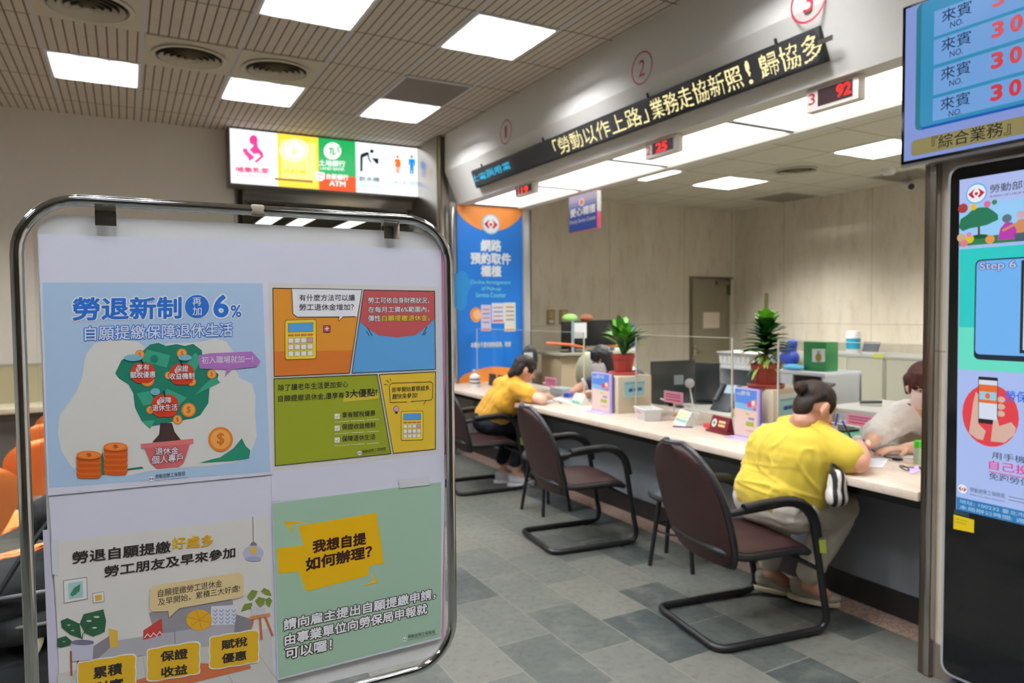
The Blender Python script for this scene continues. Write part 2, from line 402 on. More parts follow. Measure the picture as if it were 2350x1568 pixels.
# soffit beam with counter numbers
pr = [(3.32, HC), (2.975, HC), (2.97, 2.975), (3.12, 2.645), (3.25, 2.645), (3.25, 2.78), (3.32, 2.78)]
s = MB().prism([(x, -4.4, z) for x, z in pr], (0, 4.4 + 6.9, 0), PLASTER)
soffit = struct(s.build('soffit_beam', smooth=0))
RED = (176, 34, 54)
for n_, px, py in (('1', 1161, 303), ('2', 1473, 156), ('3', 1855, 2)):
    c = PX(px, py, 2.97); y0, z0 = c.y, c.z; p = Print(lambda a, b, y0=y0, z0=z0: Vector((2.9705, y0 - a, z0 - b)), (-1, 0, 0), .0006)
    R = .105; N = 40
    for i in range(N):
        a, b = 2 * pi * i / N, 2 * pi * (i + 1) / N
        p.poly([(cos(a) * R, sin(a) * R), (cos(b) * R, sin(b) * R), (cos(b) * R * .9, sin(b) * R * .9), (cos(a) * R * .9, sin(a) * R * .9)], RED)
    p.text(n_, (-.022 if n_ == '1' else -.03, .052), (.022 if n_ == '1' else .03, .052), .105, RED, 0)
    p.build('number_marking', soffit, 'red circled number %s painted on the white soffit' % n_)
struct(MB().box((3.83, -.2, 2.64), (3.93, 6.9, OC + .08), PLASTER).build('soffit_inner_beam', smooth=0))
struct(MB().box((3.25, -.2, 2.78), (3.83, 6.9, 2.84), PLASTER).build('soffit_lid', smooth=0))
ends = [6.88, 5.66, 4.44, 3.22, 2.0, .78]
lab = ['beside the blue banner wall', 'second from the banner', 'third from the banner', 'fourth from the banner', 'at the near end behind the screen']
for i in range(5):
    t = thing('light_panel', 'long opal light panel under the soffit, ' + lab[i], 'light', (3.54, (ends[i] + ends[i + 1]) / 2, 2.66), 0, 'opal light panels above the counter')
    MB().box((3.255, ends[i + 1] + .014, 2.66), (3.825, ends[i] - .014, 2.675), PANEL).build('diffuser', t, smooth=0)
    MB().box((3.252, ends[i] - .014, 2.650), (3.828, ends[i] + .014, 2.69), mat('light_panel_joint', (96, 96, 96), .5)).build('joint_bar', t, smooth=0)
# banner wall, posts
w = MB(); w.box((3.04, 6.92, 0), (3.96, 7.7, 2.66), PAINT); struct(w.build('wall_banner', smooth=0))
w = MB().box((3.89, 6.86, 0), (3.97, 6.92, 2.64), mat('silver_frame', (206, 204, 200), .3, .6)); w.box((3.97, 6.88, 0), (4.0, 6.93, 2.64), mat('dark_gap', (60, 62, 58)))
struct(w.build('trim_3', bevel=.003))
w = MB().box((2.9, 6.95, 0), (3.035, 7.66, HC), m_steel('far_column_steel', (190, 184, 176), .3)); struct(w.build('column_far', bevel=.006))
struct(MB().tube([(3.03, 6.88, 0), (3.03, 6.88, 2.66)], .03, CHROME, 18).build('column_chrome_post'))
struct(MB().tube([(2.93, 6.93, 0), (2.93, 6.93, HC)], .018, m_steel('olive_steel', (150, 140, 112), .3), 12).build('trim_4'))
# near steel column
ya, yb = PX(2112, 1100, 2.84).y, PX(2141, 1100, 2.84).y
ym = PX(2124, 1100, 2.84).y
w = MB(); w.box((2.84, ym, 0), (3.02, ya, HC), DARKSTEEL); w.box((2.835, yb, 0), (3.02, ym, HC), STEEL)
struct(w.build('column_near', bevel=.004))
# counter: top slab, knee wall, skirting, granite strip
y0c, y1c = ya + .003, 6.9
t = thing('service_counter', 'long cream marble service counter with grey front panel', 'counter', (3.2, 4.3, 0))
outl = ball([Vector((2.83, y0c)), Vector((3.75, y0c)), Vector((3.75, y1c)), Vector((2.83, y1c))], 3, .01)
MB().prism([(p.x, p.y, .712) for p in outl], (0, 0, .038), m_counter()).build('countertop', t, bevel=.008)
MB().box((2.875, y0c, .67), (3.7, y1c, .711), BLACK).build('under_band', t, smooth=0)
MB().box((3.27, y0c, .13), (3.33, y1c, .67), mat('grey_laminate', (128, 133, 140), .5, noise_amt=.03, nscale=3)).build('front_panel', t, smooth=0)
MB().box((3.262, y0c, 0), (3.34, y1c, .13), mat('black_skirting', (34, 32, 32), .4)).build('skirting', t, smooth=0)
struct(MB().box((3.10, 1.76, 0), (3.262, 6.9, .003), m_granite()).build('floor_border', smooth=0))

# ------------------------------------------------------------------ ceiling fixtures of the hall
BLADE = mat('louver_blade', (214, 218, 222), .35)
GX, GY, TX, TY = .754, 3.997, .6, .647
def troffer(col, row, label, z=HC, tx=TX, ty=TY, x=None, y=None, lou=LOUVER, group='louvred square lights of the hall ceiling', ncell=6, rz=0.):
    x = GX + col * tx if x is None else x; y = GY + row * ty if y is None else y
    t = thing('ceiling_light', label, 'ceiling light', (x + tx / 2, y + ty / 2, z), rz, group)
    hx, hy = tx / 2 - .02, ty / 2 - .02; D = .085
    f = MB()
    for sx in (-1, 1): f.box((sx * (hx + .02), -hy - .02, -.006), (sx * hx, hy + .02, .004), WHITE); f.box((sx * (hx + .004), -hy, .004), (sx * hx, hy, D), BLADE)
    for sy in (-1, 1): f.box((-hx, sy * (hy + .02), -.006), (hx, sy * hy, .004), WHITE); f.box((-hx, sy * (hy + .004), .004), (hx, sy * hy, D), BLADE)
    f.build('frame', t, W=False, smooth=0)
    MB().box((-hx, -hy, D), (hx, hy, D + .005), lou).build('reflector', t, W=False, smooth=0)
    g = MB()
    for i in (-1, 1): g.box((i * hx / 3 - .003, -hy, -.004), (i * hx / 3 + .003, hy, .04), BLADE)
    for j in range(1, ncell * 2):
        yy = -hy + 2 * hy * j / (ncell * 2); g.box((-hx, yy - .0012, -.002), (hx, yy + .0012, .04), BLADE)
    g.build('louver_grid', t, W=False, smooth=0)
    for i in (-1, 0, 1):
        MB().tube([(i * hx * .64, -hy + .03, .058), (i * hx * .64, hy - .03, .058)], .011, TUBE if lou is LOUVER else TUBE_O, 8).build('lamp_tube', t, W=False)
    return t
troffer(-2, 3, 'square louvred ceiling light on the far left, nearest the bare cream wall')
troffer(0, 3, 'square louvred ceiling light just in front of the left end of the lit pictogram sign')
troffer(2, 3, 'square louvred ceiling light beside the grey return grille')
troffer(2, 0, 'large-looking square louvred ceiling light beside the soffit')
troffer(0, 0, 'square louvred ceiling light cut by the top of the picture')
for c_, r_ in HALL_LIGHTS[5:]: troffer(c_, r_, 'square louvred ceiling light of the hall out past the picture', group='hall lights outside the picture')
def vent(col, row, label, z=HC, x=None, y=None, tx=TX, ty=TY, r=.235, c=(196, 190, 170), group='round air vents of the hall ceiling'):
    x = GX + col * tx if x is None else x; y = GY + row * ty if y is None else y
    t = thing('ceiling_vent', label, 'air vent', (x + tx / 2, y + ty / 2, z), 0, group)
    pm = mat('vent_plate_%d' % c[0], c, .6); dk = mat('vent_dark', (52, 46, 40), .7)
    MB().box((-tx / 2 + .012, -ty / 2 + .012, -.006), (tx / 2 - .012, ty / 2 - .012, 0), pm).build('plate', t, W=False, smooth=0)
    MB().lathe([(r, -.0065), (r + .012, -.016), (r - .012, -.022), (r - .02, -.0068)], (0, 0, 0), pm, 40, cap=False).build('rim', t, W=False)
    MB().lathe([(r - .012, -.0072), (.0, -.0072)], (0, 0, 0), dk, 40, cap=False).build('throat', t, W=False)
    for k in range(5):
        a = r * (.86 - .17 * k); MB().lathe([(a, -.028 - .002 * k), (a - .03, -.0095), (a - .034, -.0095), (a - .006, -.03 - .002 * k)], (0, 0, 0), pm, 36, cap=False).build('cone_ring', t, W=False)
    return t
vent(-2, 1, 'round air vent cut by the top left of the picture')
vent(-1, 2, 'round air vent second from the left, on a plain square plate')
vent(0, 2, 'round air vent third from the left, touching the light by the sign')
t = thing('return_grille', 'grey square return air grille between two ceiling lights', 'air grille', (GX + 2.5 * TX, GY + 2.5 * TY, HC))
g = MB()
for i in range(28): xx = -.28 + .56 * (i + .5) / 28; g.box((xx - .006, -.3, -.012), (xx + .006, .3, -.003), mat('grille_slat', (150, 142, 130), .5))
g.build('slat', t, W=False, smooth=0)
MB().box((-.28, -.3, -.003), (.28, .3, 0), mat('grille_back', (70, 64, 58), .7)).build('backing', t, W=False, smooth=0)
f = MB()
for sx in (-1, 1): f.box((sx * .29, -.315, -.014), (sx * .28, .315, 0), WHITE); f.box((-.29, sx * .315, -.014), (.29, sx * .302, 0), WHITE)
f.build('frame', t, W=False, smooth=0)
# office ceiling fixtures
olab = ['office ceiling light over the desks, behind the hanging purple sign', 'office ceiling light nearest the hanging screen', 'office ceiling light half hidden by the bright soffit edge']
for i, (c_, r_) in enumerate(OFF_LIGHTS): troffer(0, 0, olab[i] if i < 3 else 'office ceiling light behind the steel column, out of view', OC, .6, .6, .15 + c_ * .6, .05 + r_ * .6, LOUVER_O, 'louvred lights of the office ceiling' if i < 3 else 'office lights out of view')
c = PZ(1828, 389, OC); vent(0, 0, 'round beige air vent in the office ceiling', OC, c.x - .3, c.y - .3, .6, .6, .2, (196, 188, 150), 'office air vents')
for (px, py, lb) in ((1800, 453, 'flat grey air grille by the office corner'), (2085, 402, 'flat grey air grille above the security camera')):
    c = PZ(px, py, OC); t = thing('office_air_grille', lb, 'air grille', (c.x, c.y, OC), 0, 'flat office grilles')
    MB().box((-.28, -.28, -.006), (.28, .28, 0), mat('grey_grille', (168, 164, 150), .5)).build('plate', t, W=False, smooth=0)
    g = MB()
    for i in range(14): g.box((-.26, -.25 + i * .037, -.014), (.26, -.24 + i * .037, -.0062), mat('grille_slat', (150, 142, 130)))
    g.build('slat', t, W=False, smooth=0)
c = PX(2080, 428, 7.44); t = thing('security_camera', 'small white bullet security camera high in the office', 'security camera', (c.x, c.y, OC))
MB().tube([(c.x, c.y, OC), (c.x, c.y, c.z + .05)], .02, WHITE, 10).build('mount', t)
MB().tube([(c.x + .05, c.y + .06, c.z + .05), (c.x - .06, c.y - .09, c.z - .02)], .045, WHITE, 14).build('housing', t)
MB().tube([(c.x - .055, c.y - .083, c.z - .017), (c.x - .066, c.y - .099, c.z - .024)], .033, BLACK, 14).build('lens', t)
c = PZ(2040, 388, OC); tag(MB().lathe([(.0, -.06), (.05, -.055), (.07, -.03), (.07, 0)], (c.x, c.y, OC), WHITE, 16).build('smoke_detector'), 'small round white detector on the office ceiling', 'detector')
# corridor lights and hanging sign
for (px, py, lb) in ((618, 500, 'strip light of the corridor, leftmost through the doorway'), (690, 505, 'strip light of the corridor, middle one through the doorway'), (800, 512, 'strip light of the corridor, rightmost through the doorway')):
    c = PZ(px, py, 2.95); t = thing('corridor_light', lb, 'ceiling light', (c.x, c.y, 2.95), 0, 'corridor strip lights')
    MB().box((-.13, -.6, -.03), (.13, .6, 0), WHITE).build('tray', t, W=False, smooth=0)
    MB().box((-.11, -.58, -.036), (.11, .58, -.0301), PANEL).build('diffuser', t, W=False, smooth=0)
c = PY(612, 462, 9.6); t = thing('corridor_sign', 'small reddish brown sign hanging in the corridor', 'sign', (c.x, c.y, 2.95))
MB().box((c.x - .22, c.y - .02, c.z - .12), (c.x + .22, c.y + .02, c.z + .1), mat('red_brown_sign', (150, 82, 48), .5)).build('panel', t, bevel=.004)
MB().tube([(c.x, c.y, c.z + .1), (c.x, c.y, 2.95)], .008, STEEL, 8).build('rod', t)
# ------------------------------------------------------------------ poster stand close to the camera
YB = 1.13
def B(px, py, dy=0.): return PY(px, py, YB + dy)
t = thing('poster_stand', 'chrome tube poster stand holding four printed sheets', 'poster stand', (B(560, 1300).x, YB, 0))
ct = [B(47, 800).x, B(600, 484).z]   # reference
xl, xr, zt, zb = B(42, 700).x, B(1031, 800).x, B(600, 484).z, B(900, 1553).z
R_ = .075
pts = []
for (cx, cz, a0) in ((xr - R_, zt - R_, 90), (xl + R_, zt - R_, 180), (xl + R_, zb + R_, 270), (xr - R_, zb + R_, 360)):
    for k in range(9):
        a = radians(a0 - 90 + 90 * k / 8) if False else radians(a0 + 0 + (90 * k / 8) - 90)
        pts.append((cx + R_ * cos(a), YB, cz + R_ * sin(a)))
TR = .0079
MB().tube(pts, TR, CHROME, 20, closed=True).build('tube_frame', t)
xm = (xl + xr) / 2
MB().tube([(xm, YB, zb - TR * .6), (xm, YB, .04)], .0125, CHROME, 16).build('post', t)
w = MB(); w.tube([(xm - .26, YB, .018), (xm + .26, YB, .018)], .0125, CHROME, 14); w.tube([(xm, YB - .22, .018), (xm, YB + .22, .018)], .0125, CHROME, 14)
w.build('base', t)
# white board with clipped corners, clear sheet behind, chrome clips
bl, br, bt, bb = B(90, 700).x, B(1017, 900).x, B(560, 513).z, zb + .017
o2 = ball([Vector((bl, bt)), Vector((br, bt)), Vector((br, bb)), Vector((bl, bb))], 6, .034)
MB().prism([(p.x, YB + .001, p.y) for p in o2], (0, .003, 0), mat('white_board', (212, 212, 213), .16, coat=.6)).build('backing_board', t, smooth=0)
a1 = B(80, 700).x; a2 = B(1017, 900).x
MB().box((a1, YB + .0045, bb + .004), (a2, YB + .0065, B(300, 526).z), GLASS).build('clear_sheet', t, smooth=0)
for (x0, x1, y0, y1) in ((217, 268, 470, 521), (878, 914, 510, 550)):
    a, b = B(x0, y0), B(x1, y1)
    w = MB(); w.box((a.x, YB - .0075, b.z), (b.x, YB - .0055, a.z), CHROME); w.box((a.x, YB - .0055, a.z - .006), (b.x, YB + .009, a.z), CHROME)
    w.box((a.x, YB + .007, b.z), (b.x, YB + .009, a.z - .006), CHROME)
    w.build('clip', t, bevel=.0006)
MB().box((B(573, 480).x, YB - .0085, zt - .0085), (B(607, 480).x, YB + .0085, zt + .0085), mat('aged_tape', (150, 140, 122), .6)).build('tape_wrap', t, bevel=.004)

PAPER = mat('printer_paper', (206, 206, 222), .55, noise_amt=.015, nscale=9)  # white paper with the cool lavender cast of shade put into its colour
def sheet(name, px, dy, label, thick=.0003):
    o = thing(name, label, 'poster', (B(*px[0]).x, YB + dy, B(*px[2]).z), 0, 'sheets taped to the poster stand')
    P0 = [B(*q, dy=dy) for q in px]
    MB().prism(P0, (0, thick, 0), PAPER).build('paper_sheet', o, smooth=0)
    return o, Print(lambda a, b: B(a, b, dy=dy), (0, -1, 0), .00008)
DK = (40, 36, 38); WH = (236, 236, 242)
def tape(o, px, dy):
    MB().prism([B(*q, dy=dy) for q in px], (0, .00005, 0), mat('clear_tape', (205, 205, 212), .25)).build('tape', o, smooth=0)

# --- sheet 1: pension tree
o, P = sheet('poster', [(87, 537), (613, 554), (626, 1089), (110, 1138)], -.0016, 'poster with a tree in a pink pot and piles of coins on pale blue')
P.crop(80, 520, 2.6125)
P.poly([(45, 335), (1365, 340), (1412, 1472), (85, 1566)], (176, 202, 232))
blob = [(310, 760), (360, 700), (430, 680), (530, 676), (620, 690), (700, 760), (800, 700), (900, 700), (1000, 690), (1080, 672), (1150, 690), (1195, 760), (1205, 860), (1230, 910), (1300, 940), (1322, 1010), (1320, 1130), (1330, 1260), (1290, 1370), (1200, 1415), (1050, 1435), (900, 1446), (700, 1465), (560, 1495), (430, 1500), (300, 1490), (220, 1440), (160, 1350), (138, 1240), (150, 1130), (210, 1050), (250, 990), (285, 900), (295, 820)]
P.poly(blob, (220, 218, 214), 2)
BL = (38, 112, 205)
P.text('勞退新制', (225, 566), (880, 553), 142, BL, .03, WH, .045, 3)
P.circ(972, 480, 77, 74, WH, 3); P.circ(972, 480, 73, 70, BL, 4)
P.text('再', (945, 475), (998, 474), 48, WH, .01, L=5); P.text('加', (945, 533), (1000, 532), 50, WH, .01, L=5)
P.text('6', (1070, 547), (1162, 545), 138, BL, .03, WH, .05, 3); P.text('%', (1174, 546), (1238, 544), 74, BL, .02, WH, .06, 3)
P.text('自願提繳保障退休生活', (298, 686), (1185, 658), 88, (216, 222, 240), .012, BL, .05, 3)
crown = [(482, 880), (520, 800), (590, 775), (640, 752), (690, 708), (740, 698), (785, 716), (850, 705), (900, 716), (950, 704), (1000, 742), (1008, 792), (985, 838), (1070, 858), (1102, 888), (1088, 932), (1048, 962), (1040, 1060), (990, 1132), (950, 1150), (880, 1162), (820, 1172), (740, 1190), (680, 1200), (640, 1165), (600, 1085), (590, 1000), (560, 945), (505, 912)]
P.poly(crown, (28, 122, 100), 4)
for q in ([(672, 738), (812, 772), (790, 846), (640, 806)], [(960, 756), (1000, 790), (960, 870), (905, 830)], [(1080, 893), (1110, 936), (960, 1010), (1030, 935)], [(790, 972), (912, 1026), (862, 1078), (770, 1040)], [(610, 1000), (690, 985), (722, 1060), (650, 1075)], [(640, 1165), (720, 1162), (690, 1212)]):
    P.poly(q, (58, 160, 130), 5)
P.circ(715, 795, 24, 24, (28, 122, 100), 6)
def coin(x, y, r, L=6):
    P.circ(x, y, r, r, (228, 128, 44), L); P.circ(x, y, r * .8, r * .8, (242, 168, 84), L + 1); P.text('$', (x - r * .3, y + r * .52), (x + r * .3, y + r * .5), r * 1.05, (205, 110, 40), .02, L=L + 1)
for c_ in ((629, 768, 28), (882, 762, 31), (1060, 886, 28), (940, 930, 27), (675, 918, 42), (922, 1100, 43), (855, 1158, 28), (692, 1100, 24), (803, 892, 24)): coin(*c_)
for (x, y, r, a, b) in ((648, 878, 68, '享有', '賦稅優惠'), (882, 886, 70, '保證', '收益機制'), (780, 1075, 76, '保障', '退休生活')):
    P.circ(x - r * .3, y, r * .78, r * .9, (206, 58, 28), 9); P.circ(x + r * .3, y, r * .78, r * .9, (206, 58, 28), 10); P.circ(x - r * .45, y - r * .3, r * .18, r * .24, (238, 226, 224), 11)
    P.line([(x, y - r * .75), (x - 8, y - r * 1.15)], 8, (40, 30, 28), 11)
    P.text(a, (x - 38, y - 14), (x + 38, y - 16), 38, WH, .014, (150, 30, 22), .06, 12); P.text(b, (x - 76, y + 32), (x + 74, y + 28), 40, WH, .014, (150, 30, 22), .06, 12)
for (x, y, a, b) in ((590, 787, 55, 20), (900, 786, 40, 18), (722, 990, 29, 21)): P.circ(x, y, a, b, (122, 178, 198), 12)
P.poly([(978, 800), (985, 772), (1050, 760), (1300, 750), (1352, 806), (1330, 840), (1180, 856), (1140, 902), (1147, 856), (990, 852)], (176, 116, 190), 8)
P.text('初入職場就加一!', (1000, 824), (1308, 814), 44, WH, .0, L=9)
P.poly([(752, 1178), (822, 1178), (838, 1232), (878, 1282), (704, 1294), (745, 1246)], (70, 48, 44), 5)
for k in range(4): P.line([(770 + 16 * k, 1185), (748 + 34 * k, 1285)], 3, (48, 32, 30), 6)
P.poly([(655, 1325), (930, 1300), (892, 1418), (862, 1440), (732, 1452), (694, 1420)], (206, 100, 104), 6); P.poly([(636, 1304), (950, 1272), (950, 1300), (640, 1332)], (218, 116, 118), 7)
P.text('退休金', (722, 1370), (862, 1364), 44, WH, .012, (120, 46, 50), .06, 8); P.text('個人專戶', (700, 1426), (887, 1408), 50, WH, .012, (120, 46, 50), .06, 8)
P.poly([(985, 1418), (1060, 1396), (1110, 1385), (1190, 1330), (1240, 1270), (1265, 1318), (1292, 1342), (1284, 1390), (1180, 1406)], (40, 136, 108), 4)
coin(1113, 1276, 74, 6)
P.poly([(360, 1500), (405, 1350), (415, 1400), (425, 1470), (640, 1440), (655, 1452), (560, 1462)], (30, 128, 104), 3)
def stack(x0, x1, yt, yb, n):
    h = (yb - yt) / n
    for k in range(n):
        y = yt + h * k; P.rr(x0, y, x1, y + h + 22, 26, (206, 88, 24), 5 + 2 * (n - k)); P.rr(x0 + 3, y, x1 - 3, y + h, 18, (226, 112, 38), 6 + 2 * (n - k))
        for j in range(9): P.line([(x0 + 14 + (x1 - x0 - 28) * j / 8, y + h * .45), (x0 + 14 + (x1 - x0 - 28) * j / 8, y + h * .85)], 4, (196, 84, 26), 7 + 2 * (n - k))
    P.circ((x0 + x1) / 2, yt + 14, (x1 - x0) / 2, 26, (232, 120, 44), 20); P.circ((x0 + x1) / 2, yt + 14, (x1 - x0) / 2 - 14, 18, (240, 138, 62), 21)
    P.text('$', ((x0 + x1) / 2 - 16, yt + 26), ((x0 + x1) / 2 + 16, yt + 24), 24, (176, 78, 30), .02, L=21)
stack(250, 398, 1356, 1488, 4); stack(412, 556, 1306, 1468, 5)
bli_logo(P, 698, 1513, 17, 3)
P.text('勞動部勞工保險局', (722, 1513), (900, 1494), 27, DK, .0, L=3); P.text('BUREAU OF LABOR INSURANCE, MINISTRY OF LABOR', (722, 1528), (918, 1508), 6, (60, 60, 70), 0, L=3)
P.build('printed_picture', o)

# --- sheet 2: four comic panels
o, P = sheet('poster', [(610, 554), (1012, 574), (1020, 1104), (624, 1152)], -.0012, 'poster of four comic panels with yellow calculators')
P.crop(600, 620, 3.267)
P.poly([(45, 95), (1330, 125), (1330, 1375), (62, 1512)], (216, 212, 211))
OR = (222, 146, 48)
def panel(pts, c, L=2): P.poly(pts, c, L); P.line(pts, 5, DK, L + 3, True)
panel([(85, 135), (753, 147), (660, 772), (95, 798)], OR); P.poly([(92, 612), (684, 600), (660, 770), (95, 796)], (214, 118, 44), 3)
P.poly([(228, 140), (752, 149), (716, 348), (610, 350), (578, 384), (582, 350), (265, 352), (236, 328)], WH, 4)
P.line([(228, 155), (236, 328), (268, 352), (582, 350), (578, 384), (612, 350), (700, 348)], 4, DK, 6)
P.text('有什麼方法可以讓', (283, 233), (700, 231), 50, DK, .006, L=5); P.text('勞工退休金增加？', (283, 303), (692, 301), 50, DK, .006, L=5)
def calc(x0, y0, x1, y1, L):
    w, h = x1 - x0, y1 - y0
    P.rr(x0 - 3, y0 - 3, x1 + 3, y1 + 3, w * .08, DK, L, -.03 * w); P.rr(x0, y0, x1, y1, w * .08, (238, 206, 66), L + 1, -.03 * w)
    f = lambda a, b: (x0 + a * w, y0 + b * h - .03 * w * a)
    def bx(a, b, c, d, col): P.poly([f(a - .008, b - .006), f(c + .008, b - .006), f(c + .008, d + .006), f(a - .008, d + .006)], DK, L + 2); P.poly([f(a, b), f(c, b), f(c, d), f(a, d)], col, L + 3)
    bx(.1, .08, .9, .3, (86, 160, 220))
    for i in range(4):
        bx(.1 + .21 * i, .37, .26 + .21 * i, .4, (226, 120, 40))
        for j in range(3): bx(.1 + .21 * i, .46 + .17 * j, .26 + .21 * i, .58 + .17 * j, (206, 160, 200) if (i, j) == (3, 0) else (234, 232, 236))
calc(178, 378, 408, 670, 6)
P.rr(463, 415, 517, 468, 6, DK, 6); P.rr(467, 419, 513, 464, 6, (192, 84, 96), 7); P.text('+', (474, 456), (506, 455), 32, WH, .02, L=7)
panel([(768, 149), (1298, 158), (1305, 744), (678, 772)], (92, 164, 222))
P.poly([(768, 149), (1298, 158), (1299, 362), (1240, 425), (1150, 490), (1020, 505), (880, 490), (800, 440), (737, 384)], (190, 84, 88), 3)
for (tx, lb, rb, c_) in (('勞工可依自身財務狀況，', (800, 250), (1256, 250), WH), ('在每月工資6%範圍內，', (800, 320), (1256, 316), WH), ('彈性', (800, 386), (893, 384), WH), ('自願提繳退休金。', (903, 384), (1262, 380), (244, 206, 70))):
    P.text(tx, lb, rb, 46, c_, .012, DK, .05, 4)
for (a, b) in (((795, 432), (830, 492)), ((785, 460), (808, 490)), ((1240, 428), (1207, 488)), ((1232, 466), (1218, 488))): P.line([a, b], 5, DK, 5)
panel([(93, 815), (866, 782), (970, 1376), (103, 1468)], (150, 160, 36))
P.text('除了讓老年生活更加安心', (125, 908), (650, 878), 50, DK, .004, L=4); P.text('自願提繳退休金,還享有', (125, 990), (620, 962), 50, DK, .004, L=4)
P.poly([(612, 950), (878, 925), (880, 965), (614, 990)], (206, 184, 60), 3); P.text('3大優點!', (630, 962), (866, 944), 62, DK, .012, L=4)
for (y, tx) in ((1098, '享有賦稅優惠'), (1187, '保證收益機制'), (1276, '保障退休生活')):
    P.poly([(548, y - 19), (586, y - 21), (586, y + 17), (548, y + 19)], WH, 4); P.line([(556, y), (564, y + 8), (578, y - 8)], 5, (196, 176, 60), 5)
    P.text(tx, (603, y + 12), (853, y - 6), 44, DK, .006, L=4)
    for k in range(3): P.line([(548 + 122 * k, y + 42 - 8 * k), (658 + 112 * k, y + 34 - 7 * k)], 4, (224, 226, 214), 4)
bli_logo(P, 735, 1372, 17, 4)
P.text('勞動部勞工保險局', (757, 1376), (930, 1352), 26, DK, .0, L=4); P.text('BUREAU OF LABOR INSURANCE, MINISTRY OF LABOR', (757, 1388), (948, 1364), 6, DK, 0, L=4)
panel([(884, 783), (1305, 762), (1303, 1342), (988, 1374)], (226, 190, 52))
P.line([(960, 862), (980, 848), (1270, 838), (1284, 850), (1282, 960), (1268, 975), (1120, 986)], 4, DK, 5); P.line([(1090, 988), (965, 994), (958, 870)], 4, DK, 5); P.line([(1232, 980), (1216, 1008)], 4, DK, 5)
P.text('即早開始累積越多,', (980, 920), (1266, 903), 40, DK, .004, L=4); P.text('趕快來參加!', (980, 970), (1170, 955), 40, DK, .004, L=4)
for (a, b) in (((936, 825), (957, 843)), ((918, 857), (942, 860)), ((964, 812), (970, 832))): P.line([a, b], 4, DK, 4)
P.circ(1010, 1042, 21, 23, DK, 4); P.circ(1010, 1042, 18, 20, (218, 160, 206), 5); P.rr(1002, 1060, 1020, 1076, 3, DK, 5)
calc(1048, 1062, 1210, 1276, 5)
P.build('printed_picture', o)

# --- sheet 3: living room, lower left
o, P = sheet('poster', [(112, 1137), (626, 1088), (641, 1597), (151, 1718)], -.0008, 'poster of a grey sofa with yellow scalloped badges, lower left sheet')
P.crop(80, 1080, 3.2138)
P.poly([(135, 530), (1730, 338), (1768, 1652), (206, 2030)], (222, 218, 214))
P.poly([(165, 1500), (1745, 1160), (1765, 1650), (206, 2028)], (206, 204, 200), 2)
for k in range(6): P.line([(300 + 250 * k, 1480 - 50 * k), (180 + 330 * k, 1800 - 40 * k)], 8, (186, 186, 184), 3)
for (tx, lb, rb, c_, h) in (('勞退自願提繳', (275, 692), (1002, 604), (44, 36, 36), 92), ('好處多', (1010, 584), (1318, 560), (222, 166, 24), 90), ('勞工朋友及早來參加', (512, 790), (1478, 640), (44, 36, 36), 84)): P.text(tx, lb, rb, h, c_, .022, L=4)
P.line([(1607, 342), (1610, 530)], 4, (60, 60, 66), 3); P.poly([(1585, 552), (1600, 528), (1622, 528), (1640, 548)], (120, 120, 130), 5); P.circ(1611, 610, 77, 56, (186, 188, 216), 4); P.circ(1611, 652, 60, 18, (166, 170, 204), 5); P.circ(1610, 590, 26, 30, (222, 180, 86), 6)
P.poly([(208, 810), (385, 784), (391, 950), (213, 982)], (150, 138, 136), 3); P.poly([(214, 815), (380, 791), (385, 945), (219, 976)], (232, 230, 230), 4); P.poly([(245, 832), (352, 815), (356, 934), (250, 950)], (166, 204, 206), 5)
P.poly([(262, 912), (290, 865), (335, 838), (330, 890), (300, 915), (275, 930)], (70, 130, 100), 6)
P.poly([(424, 905), (510, 892), (513, 969), (428, 982)], (150, 138, 136), 3); P.poly([(429, 909), (506, 897), (508, 965), (432, 976)], (232, 230, 230), 4); P.poly([(443, 922), (493, 915), (495, 955), (446, 962)], (220, 172, 50), 5)
P.poly([(850, 880), (882, 848), (1505, 752), (1540, 780), (1537, 920), (1510, 938), (1065, 1015), (990, 1083), (985, 1036), (870, 1042), (846, 1010)], (226, 202, 152), 9)
P.text('自願提繳勞工退休金', (908, 935), (1380, 857), 56, DK, .0, L=10); P.text('及早開始，累積三大好處!', (908, 1000), (1512, 893), 54, DK, .0, L=10)
GR = (150, 146, 152); GL = (176, 174, 182)
P.poly([(840, 1050), (1440, 945), (1460, 960), (1470, 1160), (900, 1260)], GR, 4); P.poly([(560, 1260), (1480, 1120), (1600, 1180), (1290, 1290), (420, 1420)], GL, 5)
P.poly([(1480, 1060), (1595, 1095), (1600, 1185), (1470, 1200)], (136, 132, 140), 6); P.poly([(372, 1335), (555, 1215), (560, 1300), (420, 1430), (380, 1400)], (136, 132, 140), 6); P.line([(1030, 1180), (1036, 1330)], 5, (120, 118, 126), 6)
P.poly([(545, 1165), (610, 1180), (615, 1300), (555, 1308)], (224, 180, 70), 6)
P.poly([(800, 1180), (935, 1090), (943, 1212), (800, 1250)], (196, 66, 58), 6)
for k in range(3): P.line([(808 + 45 * k, 1235 - 8 * k), (830 + 45 * k, 1205 - 8 * k), (852 + 45 * k, 1228 - 8 * k)], 6, WH, 7)
P.circ(1212, 1102, 95, 76, (226, 170, 40), 7)
for k in range(6): P.line([(1212, 1102), (1212 + 90 * cos(k * pi / 3 + .3), 1102 + 72 * sin(k * pi / 3 + .3))], 6, (204, 146, 26), 8)
P.poly([(1300, 1002), (1494, 990), (1475, 1135), (1295, 1142)], (218, 218, 230), 6)
for i in range(4):
    for j in range(4): P.line([(1315 + 46 * i, 1030 + 28 * j), (1330 + 46 * i, 1044 + 28 * j), (1345 + 46 * i, 1026 + 28 * j)], 6, (140, 152, 196), 7)
LG = (44, 92, 62)
